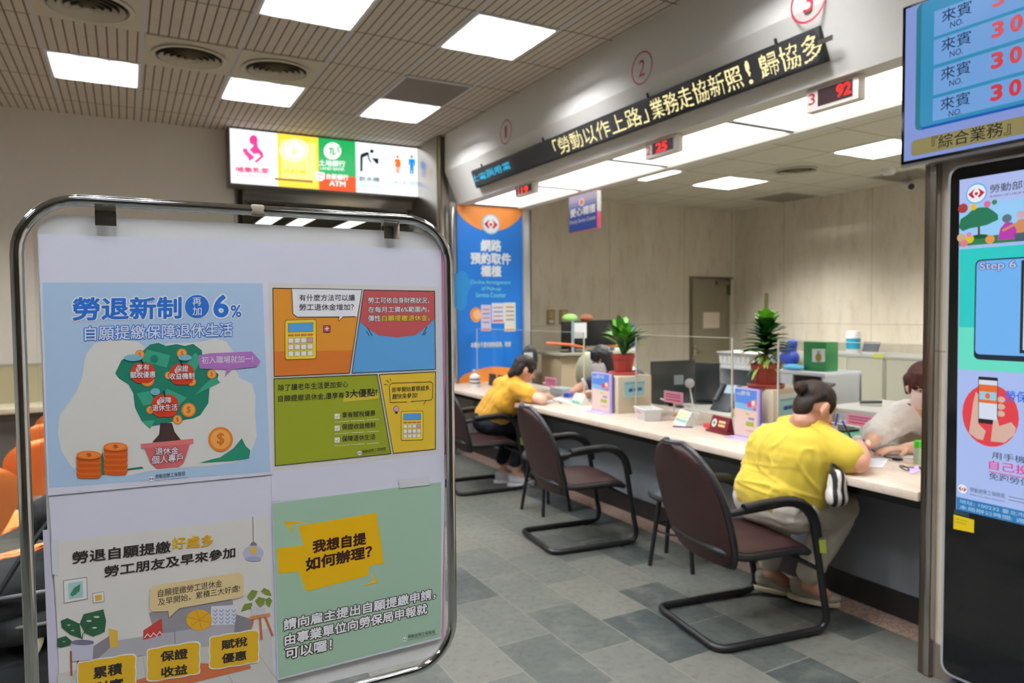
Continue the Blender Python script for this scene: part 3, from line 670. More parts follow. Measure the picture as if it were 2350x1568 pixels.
for q in ([(330, 1130), (360, 1060), (505, 1024), (526, 1110), (515, 1190), (430, 1225), (370, 1200)], [(190, 1110), (240, 1088), (330, 1130), (345, 1240), (260, 1210), (200, 1160)], [(165, 1240), (230, 1220), (275, 1260), (255, 1290), (190, 1306), (165, 1300)]): P.poly(q, LG, 5)
for q in (((400, 1110), 20), ((455, 1080), 22), ((440, 1160), 18), ((250, 1140), 12), ((280, 1180), 12), ((215, 1262), 10)): P.circ(q[0][0], q[0][1], q[1], q[1] * .35, (200, 208, 202), 6)
P.line([(345, 1280), (352, 1210), (420, 1110)], 6, (36, 76, 52), 6)
P.poly([(265, 1280), (436, 1250), (425, 1395), (275, 1408)], (196, 196, 216), 6); P.circ(350, 1268, 86, 20, (120, 116, 140), 7)
for (a, b) in (((266, 1335), (270, 1510)), ((318, 1405), (322, 1470))): P.line([a, b], 14, (150, 84, 60), 7)
OG = (120, 140, 54)
for q in ([(1565, 930), (1600, 880), (1645, 890), (1620, 935), (1590, 960)], [(1668, 890), (1690, 866), (1730, 885), (1746, 922), (1700, 915)], [(1520, 1040), (1545, 985), (1600, 975), (1608, 1010), (1560, 1025)], [(1625, 960), (1650, 932), (1700, 945), (1690, 985), (1660, 1008)], [(1698, 950), (1730, 935), (1750, 960), (1730, 1010), (1705, 985)]): P.poly(q, OG, 6)
P.poly([(1594, 1000), (1702, 1012), (1700, 1062), (1604, 1070)], (206, 206, 214), 7); P.poly([(1578, 1078), (1735, 1050), (1736, 1074), (1582, 1100)], (206, 138, 100), 8)
for (a, b) in (((1610, 1095), (1598, 1150)), ((1660, 1090), (1672, 1245)), ((1700, 1082), (1752, 1215))): P.line([a, b], 16, (196, 104, 62), 7)
P.poly([(750, 1545), (1210, 1420), (1590, 1440), (1590, 1460), (1180, 1560), (760, 1640)], (206, 112, 70), 5)
YE = (224, 178, 38)
def badge(cx, cy, w, h, sk, lines, L=8):
    for (gr, c_) in ((9, (236, 232, 222)), (0, YE)):
        ps = []; n = 40
        for i in range(n):
            a = 2 * pi * i / n; sx = max(-1, min(1, 1.35 * cos(a))); sy = max(-1, min(1, 1.35 * sin(a)))
            b = 7 * abs(sin(5 * a + 1)); x = sx * (w + gr + b); y = sy * (h + gr + b); ps.append((cx + x, cy + y - sk * x))
        P.poly(ps, c_, L if gr else L + 1)
    for (tx, lb, rb, hh) in lines: P.text(tx, lb, rb, hh, (48, 40, 36), .03, L=L + 2)
badge(530, 1505, 205, 115, .16, [('累積', (430, 1540), (645, 1500), 88), ('財富', (440, 1650), (650, 1612), 88)])
badge(1022, 1408, 185, 112, .16, [('保證', (925, 1412), (1128, 1385), 78), ('收益', (930, 1528), (1125, 1500), 76)])
badge(1470, 1320, 172, 112, .16, [('賦稅', (1375, 1325), (1568, 1292), 72), ('優惠', (1378, 1425), (1560, 1395), 72)])
P.build('printed_picture', o)
tape(o, [(117, 1238), (134, 1240), (134, 1322), (120, 1318)], -.0012)

# --- sheet 4: green, how to apply
o, P = sheet('poster', [(624, 1153), (1021, 1100), (1013, 1466), (637, 1562)], -.0020, 'green poster with a yellow burst and white outlined lettering')
P.crop(600, 1080, 3.213)
P.poly([(81, 242), (1325, 86), (1325, 1226), (125, 1534)], (164, 196, 172))
P.poly([(270, 410), (852, 311), (850, 350), (880, 520), (902, 688), (800, 702), (785, 776), (330, 893), (275, 746), (128, 762), (112, 576), (310, 552)], (236, 184, 6), 2)
P.poly([(163, 379), (362, 371), (215, 400), (236, 470)], (236, 184, 6), 2); P.poly([(825, 750), (858, 828), (745, 856), (828, 812)], (236, 184, 6), 2)
P.text('我想自提', (376, 612), (772, 545), 96, (52, 20, 16), .035, L=3); P.text('如何辦理？', (326, 745), (815, 640), 98, (52, 20, 16), .035, L=3)
for (tx, lb, rb) in (('請向雇主提出自願提繳申請，', (162, 1186), (1285, 946)), ('由事業單位向勞保局申報就', (170, 1296), (1222, 1056)), ('可以囉！', (174, 1398), (520, 1326))): P.text(tx, lb, rb, 88, WH, .03, (46, 20, 28), .065, 3)
bli_logo(P, 1054, 1246, 18, 3)
P.text('勞動部勞工保險局', (1080, 1242), (1278, 1202), 28, DK, .0, L=3); P.text('BUREAU OF LABOR INSURANCE, MINISTRY OF LABOR', (1080, 1257), (1296, 1210), 7, DK, 0, L=3)
P.build('printed_picture', o)
tape(o, [(915, 1101), (986, 1092), (986, 1113), (917, 1121)], -.0026)
# pink and white sheets underneath that show along the edges
tag(MB().prism([B(*q, dy=.0004) for q in ((636, 1560), (1019, 1462), (1022, 560), (1012, 560))], (0, .0002, 0), mat('pink_paper', (222, 158, 190), .6)).build('pink_sheet', smooth=0), 'pink sheet showing along the edge of the poster stand behind the green poster', 'paper')
tag(MB().prism([B(*q, dy=-.0003) for q in ((98, 1217), (112, 1216), (150, 1700), (118, 1702))], (0, .0002, 0), mat('lilac_paper', (196, 192, 214), .6)).build('white_sheet', smooth=0), 'narrow strip of a white sheet along the left edge of the sofa poster', 'paper')
# ------------------------------------------------------------------ lit pictogram sign over the doorway
ys = 7.5
A, Bq, C_, D_ = PY(528, 293, ys), PY(969, 343, ys), PY(966, 453, ys), PY(529, 419, ys)
sx0, sx1, sz0, sz1 = (A.x + D_.x) / 2, (Bq.x + C_.x) / 2, (C_.z + D_.z) / 2, (A.z + Bq.z) / 2
t = thing('lightbox_sign', 'long backlit sign with pictograms above the stainless doorway', 'sign', ((sx0 + sx1) / 2, ys, sz0))
fr = mat('sign_frame_grey', (120, 116, 110), .35, .6)
w = MB(); w.box((sx0 - .02, ys + .006, sz0 - .03), (sx1 + .02, ys + .19, sz1 + .012), fr)
w.build('housing', t, bevel=.012)
K = SIGN_GLOW
P = Print(lambda a, b: PY(a, b, ys), (0, -1, 0), .0008, lambda c: lit(c, K)); P.crop(500, 270, 4.196)
def q(f0, f1, g0, g1, c, L):   # a piece of the face by fractions of its width and height
    pts = [Vector((sx0 + (sx1 - sx0) * f, ys - L * .0008, sz1 - (sz1 - sz0) * g)) for f, g in ((f0, g0), (f1, g0), (f1, g1), (f0, g1))]
    P.mb.add(pts, [(0, 1, 2, 3)], lit(c, K))
q(0, 1, 0, 1, (250, 251, 252), 0); q(0, .225, 0, 1, (238, 240, 246), 1); q(.225, .43, 0, 1, (255, 218, 70), 1); q(.243, .415, .12, .88, (255, 240, 140), 2)
q(.43, .626, 0, .70, (30, 170, 88), 1); q(.43, .626, .70, 1, (242, 88, 40), 1); q(.626, .80, 0, 1, (232, 246, 250), 1)
PK = (236, 60, 146)
P.circ(342, 215, 40, 46, PK, 3); P.poly([(325, 235), (378, 230), (385, 285), (432, 340), (438, 378), (378, 432), (360, 430), (352, 422), (412, 372), (392, 345), (345, 352), (318, 322), (302, 312), (345, 272)], PK, 3)
P.circ(262, 318, 24, 22, PK, 4); P.poly([(248, 330), (285, 322), (330, 362), (356, 384), (335, 396), (312, 415), (298, 412), (290, 385), (258, 355)], PK, 3)
P.text('哺集乳室', (172, 525), (490, 540), 54, (226, 50, 110), .03, L=3); P.text('BREASTFEEDING ROOM', (178, 565), (492, 582), 20, (240, 150, 180), .01, L=3)
P.circ(735, 315, 142, 112, (255, 250, 214), 3); P.circ(735, 315, 118, 94, (255, 236, 120), 4); P.circ(735, 315, 108, 86, (255, 252, 226), 5); P.poly([(722, 350), (735, 268), (748, 350)], (246, 212, 90), 6)
P.text('飲料機', (628, 535), (850, 548), 44, (250, 206, 60), .02, L=3)
P.poly([(548, 580), (915, 606), (915, 628), (548, 600)], (150, 120, 40), 3)
WHT = (250, 252, 250)
P.circ(1103, 322, 84, 82, WHT, 3); P.line([(1068, 300), (1095, 292), (1080, 350)], 14, (30, 170, 88), 4); P.line([(1112, 300), (1105, 352), (1135, 350)], 14, (30, 170, 88), 4); P.line([(1195, 268), (1150, 300), (1165, 340)], 12, (30, 170, 88), 4)
P.text('土地銀行', (972, 462), (1225, 478), 60, WHT, .02, L=3); P.text('LAND BANK', (985, 500), (1218, 514), 30, WHT, .01, L=3)
P.poly([(935, 520), (1025, 530), (1030, 590), (990, 614), (940, 590)], WHT, 3); P.line([(955, 545), (1010, 552)], 10, (242, 88, 40), 4); P.line([(960, 580), (1000, 588)], 10, (242, 88, 40), 4)
P.text('台新銀行', (1042, 592), (1256, 606), 54, WHT, .03, L=3); P.text('ATM', (1072, 656), (1228, 668), 52, WHT, .03, L=3)
BK = (22, 24, 28)
P.circ(1482, 325, 18, 18, BK, 3); P.poly([(1370, 372), (1380, 350), (1432, 332), (1452, 336), (1458, 392), (1480, 428), (1470, 434), (1446, 398), (1440, 364), (1394, 386), (1392, 518), (1370, 518)], BK, 3); P.poly([(1478, 388), (1545, 396), (1545, 446), (1525, 444)], BK, 3)
P.text('飲水機', (1358, 612), (1556, 622), 48, (40, 44, 50), .01, L=3); P.text('Drinking Fountain', (1322, 662), (1580, 680), 24, (120, 150, 158), .0, L=3)
for (x, c_, skirt) in ((1730, (246, 110, 34), 1), (1866, (30, 138, 232), 0)):
    P.circ(x, 378, 13, 14, c_, 3)
    if skirt: P.poly([(x - 22, 398), (x + 22, 402), (x + 34, 455), (x + 26, 458), (x + 16, 420), (x + 30, 478), (x - 26, 472), (x - 12, 420), (x - 30, 448), (x - 36, 444)], c_, 3); P.line([(x - 8, 475), (x - 8, 532)], 12, c_, 3); P.line([(x + 10, 478), (x + 10, 536)], 12, c_, 3)
    else: P.poly([(x - 30, 398), (x + 32, 402), (x + 34, 468), (x + 24, 468), (x + 20, 428), (x + 18, 548), (x + 4, 548), (x, 484), (x - 4, 546), (x - 18, 544), (x - 18, 426), (x - 24, 462), (x - 32, 460)], c_, 3)
P.text('洗手間', (1660, 648), (1920, 660), 46, (150, 190, 236), .01, L=3); P.text('Restroom', (1700, 694), (1915, 706), 22, (170, 205, 238), .0, L=3)
P.build('sign_face', t)

# ------------------------------------------------------------------ message board of light dots on the soffit
Tt, Tb = Vector((2.99, 0, 2.878)), Vector((3.045, 0, 2.712)); yL, yR = 6.31, 2.365
dn = (Tb - Tt).normalized(); nn = Vector((dn.z, 0, -dn.x)).normalized(); HT = (Tb - Tt).length
if nn.x > 0: nn = -nn
t = thing('message_board', 'long black message board with yellow and blue dot lettering on the soffit', 'message board', (3.02, (yL + yR) / 2, 2.71))
md = Tt + (Tb - Tt) / 2
MB().obox((md.x - nn.x * .03, (yL + yR) / 2, md.z - nn.z * .03), (0, (yL - yR) / 2, 0), dn * (HT / 2), nn * .03, mat('black_metal', (26, 26, 28), .45)).build('housing', t, bevel=.008)
MB().obox((md.x + nn.x * .0005, (yL + yR) / 2, md.z + nn.z * .0005), (0, (yL - yR) / 2 - .03, 0), dn * (HT / 2 - .014), nn * .0006, mat('dark_dot_panel', (44, 44, 46), .55)).build('screen', t, smooth=0)
ROWS = 24; PITCH_ = (HT - .04) / ROWS
def dots(segs, col, rows, r0, shift, name, k):
    mb = MB(); m = lit(col, k)
    for (tx, p0, p1) in segs:
        ya_, yb_ = p0, p1
        vs, fs = glyphs(tx); bv = BVHTree.FromPolygons(vs, fs)
        x0 = min(v.x for v in vs); x1 = max(v.x for v in vs); y0 = min(v.y for v in vs); y1 = max(v.y for v in vs)
        nc = max(1, int(round((ya_ - yb_) / PITCH_)))
        for i in range(nc):
            for j in range(rows):
                gx = x0 + (x1 - x0) * (i + .5) / nc; gy = y1 - (y1 - y0) * (j + .5) / rows
                if bv.ray_cast(Vector((gx, gy, 1)), Vector((0, 0, -1)))[0] is None: continue
                y = ya_ - (i + .5) * PITCH_ - (shift * PITCH_ if j >= rows / 2 else 0)
                c = Vector((0, y, 0)) + Vector((Tt.x, 0, Tt.z)) + dn * (.02 + (r0 + j + .5) * PITCH_) + nn * .0016
                u, v = Vector((0, PITCH_ * .46, 0)), dn * PITCH_ * .46
                mb.add([c - u - v, c + u - v, c + u + v, c - u + v], [(0, 1, 2, 3)], m)
    mb.build(name, t, smooth=0)
def yat(px, py): return PX(px, py, 3.02).y
dots([('「勞動以作上路」', yat(1272, 335), yat(1485, 262)), ('業務走協新照', yat(1494, 255), yat(1702, 185)), ('!', yat(1714, 175), yat(1724, 170)), ('歸協多', yat(1744, 160), yat(1886, 108))], (255, 240, 176), 22, 1, 1, 'yellow_lettering', 1.3)
dots([('土電腦用業', yat(1084, 405), yat(1172, 380))], (40, 205, 255), 12, 5, 0, 'blue_lettering', 1.2)
w = MB(); w.obox(Vector((3.0, yR - .035, 2.80)), (.002, 0, 0), (0, .04, 0), (0, 0, .012), STEEL); w.build('bracket', t)
for yy in (yL - .25, (yL + yR) / 2 + .6, (yL + yR) / 2 - .7, yR + .25):
    MB().tube([(2.99, yy, 2.87), (2.98, yy, 2.9)], .008, BLACK, 8).build('mounting_screw', t)

# ------------------------------------------------------------------ counter number displays, hanging sign
for (px, lb, n_, val) in ((((1847, 217), (1970, 176), (1970, 227), (1852, 259)), 'red digit counter display reading 92, nearest the screen', '3', '92'), (((1478, 333), (1553, 308), (1553, 346), (1482, 366)), 'red digit counter display over the middle of the counter', '2', '25'), (((1182, 427), (1225, 414), (1224, 442), (1182, 452)), 'small red digit counter display nearest the blue banner', '1', '19')):
    c = [PX(a, b, 3.15) for a, b in px]; y1, y0 = (c[0].y + c[3].y) / 2, (c[1].y + c[2].y) / 2; z1, z0 = 2.645, (c[2].z + c[3].z) / 2; W_ = y1 - y0
    t = thing('number_display', lb, 'number display', (3.17, (y0 + y1) / 2, z0), 0, 'counter number displays')
    MB().box((3.15, y0, z0), (3.205, y1, z1), mat('ivory_casing', (222, 214, 206), .45)).build('casing', t, bevel=.004)
    P = Print(lambda a, b: Vector((3.1495, y1 - a, z1 - b)), (-1, 0, 0), .0008)
    P.poly([(W_ * .24, .018), (W_ * .9, .018), (W_ * .9, z1 - z0 - .018), (W_ * .24, z1 - z0 - .018)], (42, 6, 12))
    P.text(n_, (W_ * .06, .085), (W_ * .19, .085), .058, (186, 30, 52), .01, L=1)
    P.ink = lambda c: lit(c, 1.5)
    P.text(val, (W_ * (.6 if n_ == '3' else .36), .088), (W_ * (.88 if n_ == '3' else .72), .088), .064, (255, 30, 22), .03, L=2)
    P.build('digits', t)
c = [PX(a, b, 3.62) for a, b in ((1306, 455), (1370, 435), (1371, 521), (1307, 535))]; y1, y0, z1, z0 = c[0].y, c[1].y, (c[0].z + c[1].z) / 2, (c[2].z + c[3].z) / 2
t = thing('hanging_sign', 'purple and blue service sign hanging on wires under the light panel', 'sign', (3.62, (y0 + y1) / 2, z0))
MB().box((3.62, y0, z0), (3.66, y1, z1), mat('pink_edge', (232, 90, 130), .45)).build('panel', t, smooth=0)
MB().box((3.619, y0 - .003, (z0 + z1) / 2 - .02), (3.661, y0 - .0005, z1), WHITE).build('white_edge', t, smooth=0)
P = Print(lambda a, b: Vector((3.6195, y1 - a * (y1 - y0), z1 - b * (z1 - z0))), (-1, 0, 0), .0008)
for i in range(10):
    g0, g1 = i / 10, (i + 1) / 10; f = min(1, max(0, (i - 1) / 4.)); P.poly([(0, g0), (1, g0), (1, g1), (0, g1)], tuple(int(a + (b - a) * f) for a, b in ((176, 40), (164, 76), (196, 168))), 1)
P.circ(.47, .22, .1, .11, (232, 214, 226), 2); P.circ(.47, .22, .06, .07, (220, 120, 90), 3)
P.text('愛心櫃檯', (.05, .6), (.96, .58), .24, (240, 238, 246), .03, L=2); P.text('Priority Service Counter', (.03, .82), (.97, .80), .15, (226, 226, 244), .01, L=2)
P.build('printed_face', t)
for f in (.25, .72):
    yy = y1 + (y0 - y1) * f; MB().tube([(3.64, yy, z1 - .03), (3.64, yy, 2.653)], .002, STEEL, 6).build('wire', t)

# ------------------------------------------------------------------ blue banner on the end wall
o = thing('wall_banner_poster', 'tall blue and orange banner at the far end of the counter', 'banner', (3.5, 6.915, .7))
MB().box((3.1, 6.9, .66), (3.89, 6.915, 2.645), mat('banner_film', (24, 118, 214), .35)).build('panel', o, smooth=0)
P = Print(lambda a, b: Vector((3.1 + a / 1000, 6.9, 2.645 - b / 1000)), (0, -1, 0), .0006)
OG2 = (244, 150, 64)
P.poly([(0, 0), (790, 0)] + [(790 - 790 * i / 20, 60 + 205 * (1 - ((i - 10) / 10) ** 2) ** .8) for i in range(21)], OG2)
for i in range(5): P.circ(40 + 62 * cos(i * 1.26), 840 + 80 * sin(i * 1.26), 66, 66, (40, 150, 228), 1)
P.circ(30, 1010, 80, 110, (40, 150, 228), 1)
bli_logo(P, 404, 190, 108, 2, (150, 206, 240))
W2 = (240, 246, 252); CY = (120, 220, 240)
P.text('網路', (277, 487), (530, 480), 130, W2, .04, L=2); P.text('預約取件', (155, 625), (648, 620), 128, W2, .04, L=2); P.text('櫃檯', (277, 757), (527, 756), 124, W2, .04, L=2)
P.text('On-line Arrangement', (152, 848), (642, 846), 54, CY, .015, L=2); P.text('of Pick-up', (280, 915), (520, 915), 54, CY, .015, L=2); P.text('Service Counter', (214, 978), (580, 978), 52, CY, .015, L=2)
P.circ(215, 1165, 70, 78, (246, 150, 60), 2); P.circ(226, 1165, 46, 52, (250, 196, 150), 3)
for (x0, y0_, x1, y1_, c_) in ((275, 1060, 395, 1345, (216, 206, 232)), (405, 1040, 560, 1260, (222, 226, 238)), (560, 1035, 700, 1355, (230, 232, 214))):
    P.poly([(x0, y0_), (x1, y0_), (x1, y1_), (x0, y1_)], c_, 3)
    P.poly([(x0 + 10, y1_ - 30), (x1 - 10, y1_ - 30), (x1 - 10, y1_ - 14), (x0 + 10, y1_ - 14)], (226, 110, 110), 4)
    for k in range(4): P.line([(x0 + 22, y0_ + 50 + 46 * k), (x1 - 22, y0_ + 50 + 46 * k)], 14, (110, 130, 190) if k % 2 else (200, 130, 140), 4)
P.text('本櫃台不提供諮詢服務、敬請', (149, 1520), (639, 1524), 60, W2, .03, L=2)
P.poly([(0, 1985), (0, 1860)] + [(60 + 730 * i / 20, 1830 - 95 * sin(pi * (i + 2) / 24)) for i in range(21)] + [(790, 1985)], OG2, 1)
P.build('printed_picture', o)

# ------------------------------------------------------------------ hanging screen
t = thing('wall_screen', 'large blue queue number screen hanging above the kiosk', 'screen', (2.78, 1.2, 2.07))
MB().box((2.752, .68, 2.066), (2.81, 1.782, 2.70), mat('silver_bezel', (170, 172, 176), .3, .8)).build('housing', t, bevel=.004)
MB().box((2.749, .685, 2.078), (2.7525, 1.778, 2.697), mat('black_gloss', (12, 13, 15), .08)).build('bezel', t, smooth=0)
MB().box((2.81, 1.05, 2.2), (2.87, 1.4, 2.5), BLACK).build('wall_mount', t, bevel=.005)
P = Print(lambda a, b: Vector((2.7485, 1.775 - a / 1000, 2.695 - b / 1000)), (-1, 0, 0), .0005, lambda c: lit(c, .8))
P.poly([(10, 8), (1080, 8), (1080, 606), (10, 606)], (140, 160, 226))
P.poly(ball([Vector((54, 10)), Vector((1040, 10)), Vector((1040, 497)), Vector((54, 497))], 4, 25), (38, 128, 150), 2); P.poly([(80, 470), (1040, 470), (1040, 497), (80, 497)], (20, 92, 190), 3)
P.poly(ball([Vector((74, 10)), Vector((1030, 10)), Vector((1030, 487)), Vector((74, 487))], 4, 18), (52, 150, 196), 3)
RD = (206, 36, 52)
for (v0, v1) in ((60, 156), (168, 262), (276, 376), (389, 474)):
    P.poly([(124, v0), (1010, v0), (1010, v1), (124, v1)], (120, 170, 232), 4)
    k = v0 + (v1 - v0)
    P.text('來賓', (153, v0 + 54), (261, v0 + 54), 48, (28, 44, 74), .0, L=5); P.text('NO.', (185, v0 + 83), (232, v0 + 83), 22, (28, 44, 74), .0, L=5)
    P.text('3', (331, v0 + 66), (372, v0 + 66), 58, RD, .045, L=5); P.text('0', (392, v0 + 66), (432, v0 + 66), 58, RD, .045, L=5); P.text('15', (452, v0 + 66), (540, v0 + 66), 58, RD, .045, L=5)
    P.text('請至', (600, v0 + 60), (700, v0 + 60), 48, (28, 44, 74), .0, L=5); P.text('3', (740, v0 + 66), (780, v0 + 66), 58, RD, .045, L=5); P.text('號櫃台', (810, v0 + 60), (980, v0 + 60), 48, (28, 44, 74), .0, L=5)
P.poly(ball([Vector((40, 530)), Vector((1040, 530)), Vector((1040, 592)), Vector((40, 592))], 4, 18), (150, 140, 92), 3)
P.text('『綜合業務』', (122, 584), (400, 584), 52, (34, 30, 26), .005, L=4)
P.build('screen_picture', t)
MB().box((2.7455, .69, 2.085), (2.746, 1.772, 2.69), GLASS).build('screen_glass', t, smooth=0)

# ------------------------------------------------------------------ standing information kiosk
t = thing('information_kiosk', 'tall black standing information kiosk with a bright portrait screen', 'kiosk', (2.83, 1.24, 0))
def rrect(y0, y1, z0, z1, r): return [(p.x, p.y) for p in ball([Vector((y0, z0)), Vector((y1, z0)), Vector((y1, z1)), Vector((y0, z1))], 6, r)]
MB().prism([(2.803, a, b) for a, b in rrect(.86, 1.622, .06, 2.048, .05)], (.055, 0, 0), mat('white_rim', (206, 208, 212), .3, .5)).build('rim', t, bevel=.003)
MB().prism([(2.8, a, b) for a, b in rrect(.872, 1.610, .072, 2.036, .042)], (.01, 0, 0), mat('black_glass', (8, 9, 10), .06, spec=.6)).build('front_glass', t, smooth=0)
w = MB(); w.prism([(2.30, .90, .012), (2.857, .90, .012), (2.857, 1.60, .012), (2.45, 1.60, .012)], (0, 0, .02), mat('grey_base_plate', (92, 98, 110), .4, .3)); w.prism([(2.30, .90, 0), (2.857, .90, 0), (2.857, 1.60, 0), (2.45, 1.60, 0)], (0, 0, .012), BLACK)
w.build('base_plate', t, bevel=.003)
MB().box((2.82, 1.05, .03), (2.857, 1.43, .3), BLACK).build('foot_bracket', t)
P = Print(lambda a, b: Vector((2.7995, 1.615 - a / 1000, 2.03 - b / 1000)), (-1, 0, 0), .0004, lambda c: lit(c, .85))
P.poly([(39, 41), (715, 41), (715, 1304), (47, 1304)], (168, 188, 238))
P.poly([(39, 41), (715, 41), (715, 140), (40, 140)], (176, 190, 240), 2)
bli_logo(P, 101, 101, 38, 3, (96, 180, 240))
P.text('勞動部勞工保險局', (148, 107), (440, 107), 30, (56, 60, 72), .005, L=3); P.text('BUREAU OF LABOR INSURANCE, MINISTRY OF LABOR', (149, 125), (440, 125), 9, (80, 84, 96), 0, L=3)
P.poly([(40, 140), (715, 140), (715, 292), (43, 292)], (150, 204, 246), 3)
P.poly([(43, 262), (715, 262), (715, 292), (43, 292)], (40, 128, 78), 4)
P.poly([(40, 222), (46, 190), (70, 176), (88, 160), (115, 154), (142, 158), (160, 172), (178, 190), (178, 208), (160, 214), (140, 222), (110, 226), (80, 228), (55, 236)], (32, 118, 84), 5); P.line([(112, 222), (113, 262)], 8, (96, 62, 42), 4); P.circ(113, 262, 34, 8, (24, 84, 50), 5)
for (x, y, r, c_) in ((54, 150, 18, (170, 60, 60)), (92, 150, 12, (230, 190, 50)), (140, 146, 12, (214, 110, 150)), (165, 142, 9, (60, 130, 80)), (50, 260, 16, (206, 170, 130)), (80, 268, 16, (220, 190, 40)), (60, 282, 14, (214, 130, 140)), (78, 252, 10, (220, 130, 180)), (152, 276, 16, (226, 150, 80))): P.circ(x, y, r, r, c_, 6)
P.poly([(178, 282), (186, 240), (205, 218), (226, 222), (240, 250), (236, 282)], (184, 62, 172), 5); P.circ(208, 206, 16, 15, (96, 112, 128), 6); P.poly([(222, 282), (230, 235), (246, 214), (275, 214), (285, 240), (285, 282)], (206, 140, 96), 5); P.circ(252, 198, 14, 14, (206, 170, 190), 6); P.line([(196, 248), (230, 232), (262, 222)], 9, (206, 140, 96), 7)
P.poly([(235, 262), (290, 262), (290, 292), (235, 292)], (70, 92, 110), 6)
P.poly([(43, 304), (715, 304), (715, 760), (47, 760)], (44, 200, 196), 2); P.poly([(43, 600), (715, 600), (715, 760), (47, 760)], (104, 220, 196), 3)
P.poly(ball([Vector((102, 348)), Vector((660, 348)), Vector((660, 720)), Vector((102, 720))], 4, 22), (30, 40, 60), 4); P.poly(ball([Vector((107, 353)), Vector((655, 353)), Vector((655, 700)), Vector((107, 700))], 4, 18), (112, 178, 240), 5)
P.text('Step 6', (118, 394), (241, 394), 36, (190, 200, 240), .012, (52, 66, 120), .05, 6)
P.poly([(258, 360), (500, 360), (500, 690), (258, 690)], (34, 40, 46), 6); P.poly([(268, 372), (490, 372), (490, 678), (268, 678)], (206, 214, 224), 7)
P.circ(162, 925, 98, 116, (222, 66, 76), 3)
P.poly([(90, 1000), (104, 880), (112, 842), (124, 852), (122, 960), (150, 985), (140, 1020), (118, 1018)], (214, 176, 160), 4); P.poly([(168, 1020), (176, 930), (168, 900), (180, 895), (196, 960), (236, 940), (252, 960), (246, 985), (215, 1018)], (214, 176, 160), 6)
for yy in (862, 888, 914): P.circ(200, yy, 14, 11, (214, 176, 160), 4)
P.poly(ball([Vector((120, 783)), Vector((188, 783)), Vector((191, 957)), Vector((123, 957))], 4, 6), (40, 34, 40), 5); P.poly([(123, 795), (186, 795), (188, 940), (125, 940)], (214, 220, 236), 6); P.poly([(123, 812), (186, 812), (187, 880), (124, 880)], (226, 108, 50), 7); P.poly([(126, 838), (184, 838), (184, 868), (126, 868)], (150, 200, 226), 8); P.circ(155, 853, 9, 11, (226, 108, 50), 9)
P.text('勞保行動服務', (213, 866), (440, 866), 40, (40, 104, 220), .012, L=3)
P.text('用手機就能查詢', (172, 1083), (440, 1083), 26, (40, 40, 60), .0, L=3); P.text('自己投保資料', (163, 1124), (440, 1124), 34, (226, 46, 140), .012, L=3); P.line([(163, 1134), (440, 1134)], 3, (226, 46, 140), 3); P.text('免跑勞保局真便利', (164, 1162), (440, 1162), 26, (40, 40, 60), .0, L=3)
bli_logo(P, 70, 1219, 20, 3, (130, 190, 240)); P.text('勞動部勞工保險局', (98, 1224), (218, 1222), 18, (60, 64, 80), 0, L=3); P.text('BUREAU OF LABOR INSURANCE', (98, 1236), (218, 1236), 5, (60, 64, 80), 0, L=3); P.line([(232, 1212), (420, 1212)], 3, (120, 126, 140), 3); P.line([(232, 1224), (420, 1224)], 3, (120, 126, 140), 3)
P.poly([(48, 1254), (715, 1254), (715, 1304), (49, 1304)], (48, 120, 180), 3); P.text('地址: 100232 臺北市中正區羅斯福路一段4號', (60, 1276), (560, 1276), 16, (170, 206, 236), 0, L=4); P.text('本局辦公時間: 週一至週五 08:30-17:30', (60, 1298), (560, 1298), 16, (170, 206, 236), 0, L=4)
P.build('screen_picture', t)
P = Print(lambda a, b: Vector((2.7995, 1.615 - a / 1000, 2.03 - b / 1000)), (-1, 0, 0), .0004)
P.poly([(38, 1326), (114, 1328), (114, 1378), (38, 1382)], (238, 206, 20), 1); P.line([(46, 1340), (90, 1341)], 4, (200, 170, 20), 2); P.line([(46, 1352), (84, 1353)], 4, (200, 170, 20), 2); P.poly([(40, 1306), (96, 1306), (96, 1322), (40, 1322)], (44, 66, 84), 1)
P.build('yellow_sticker', t)
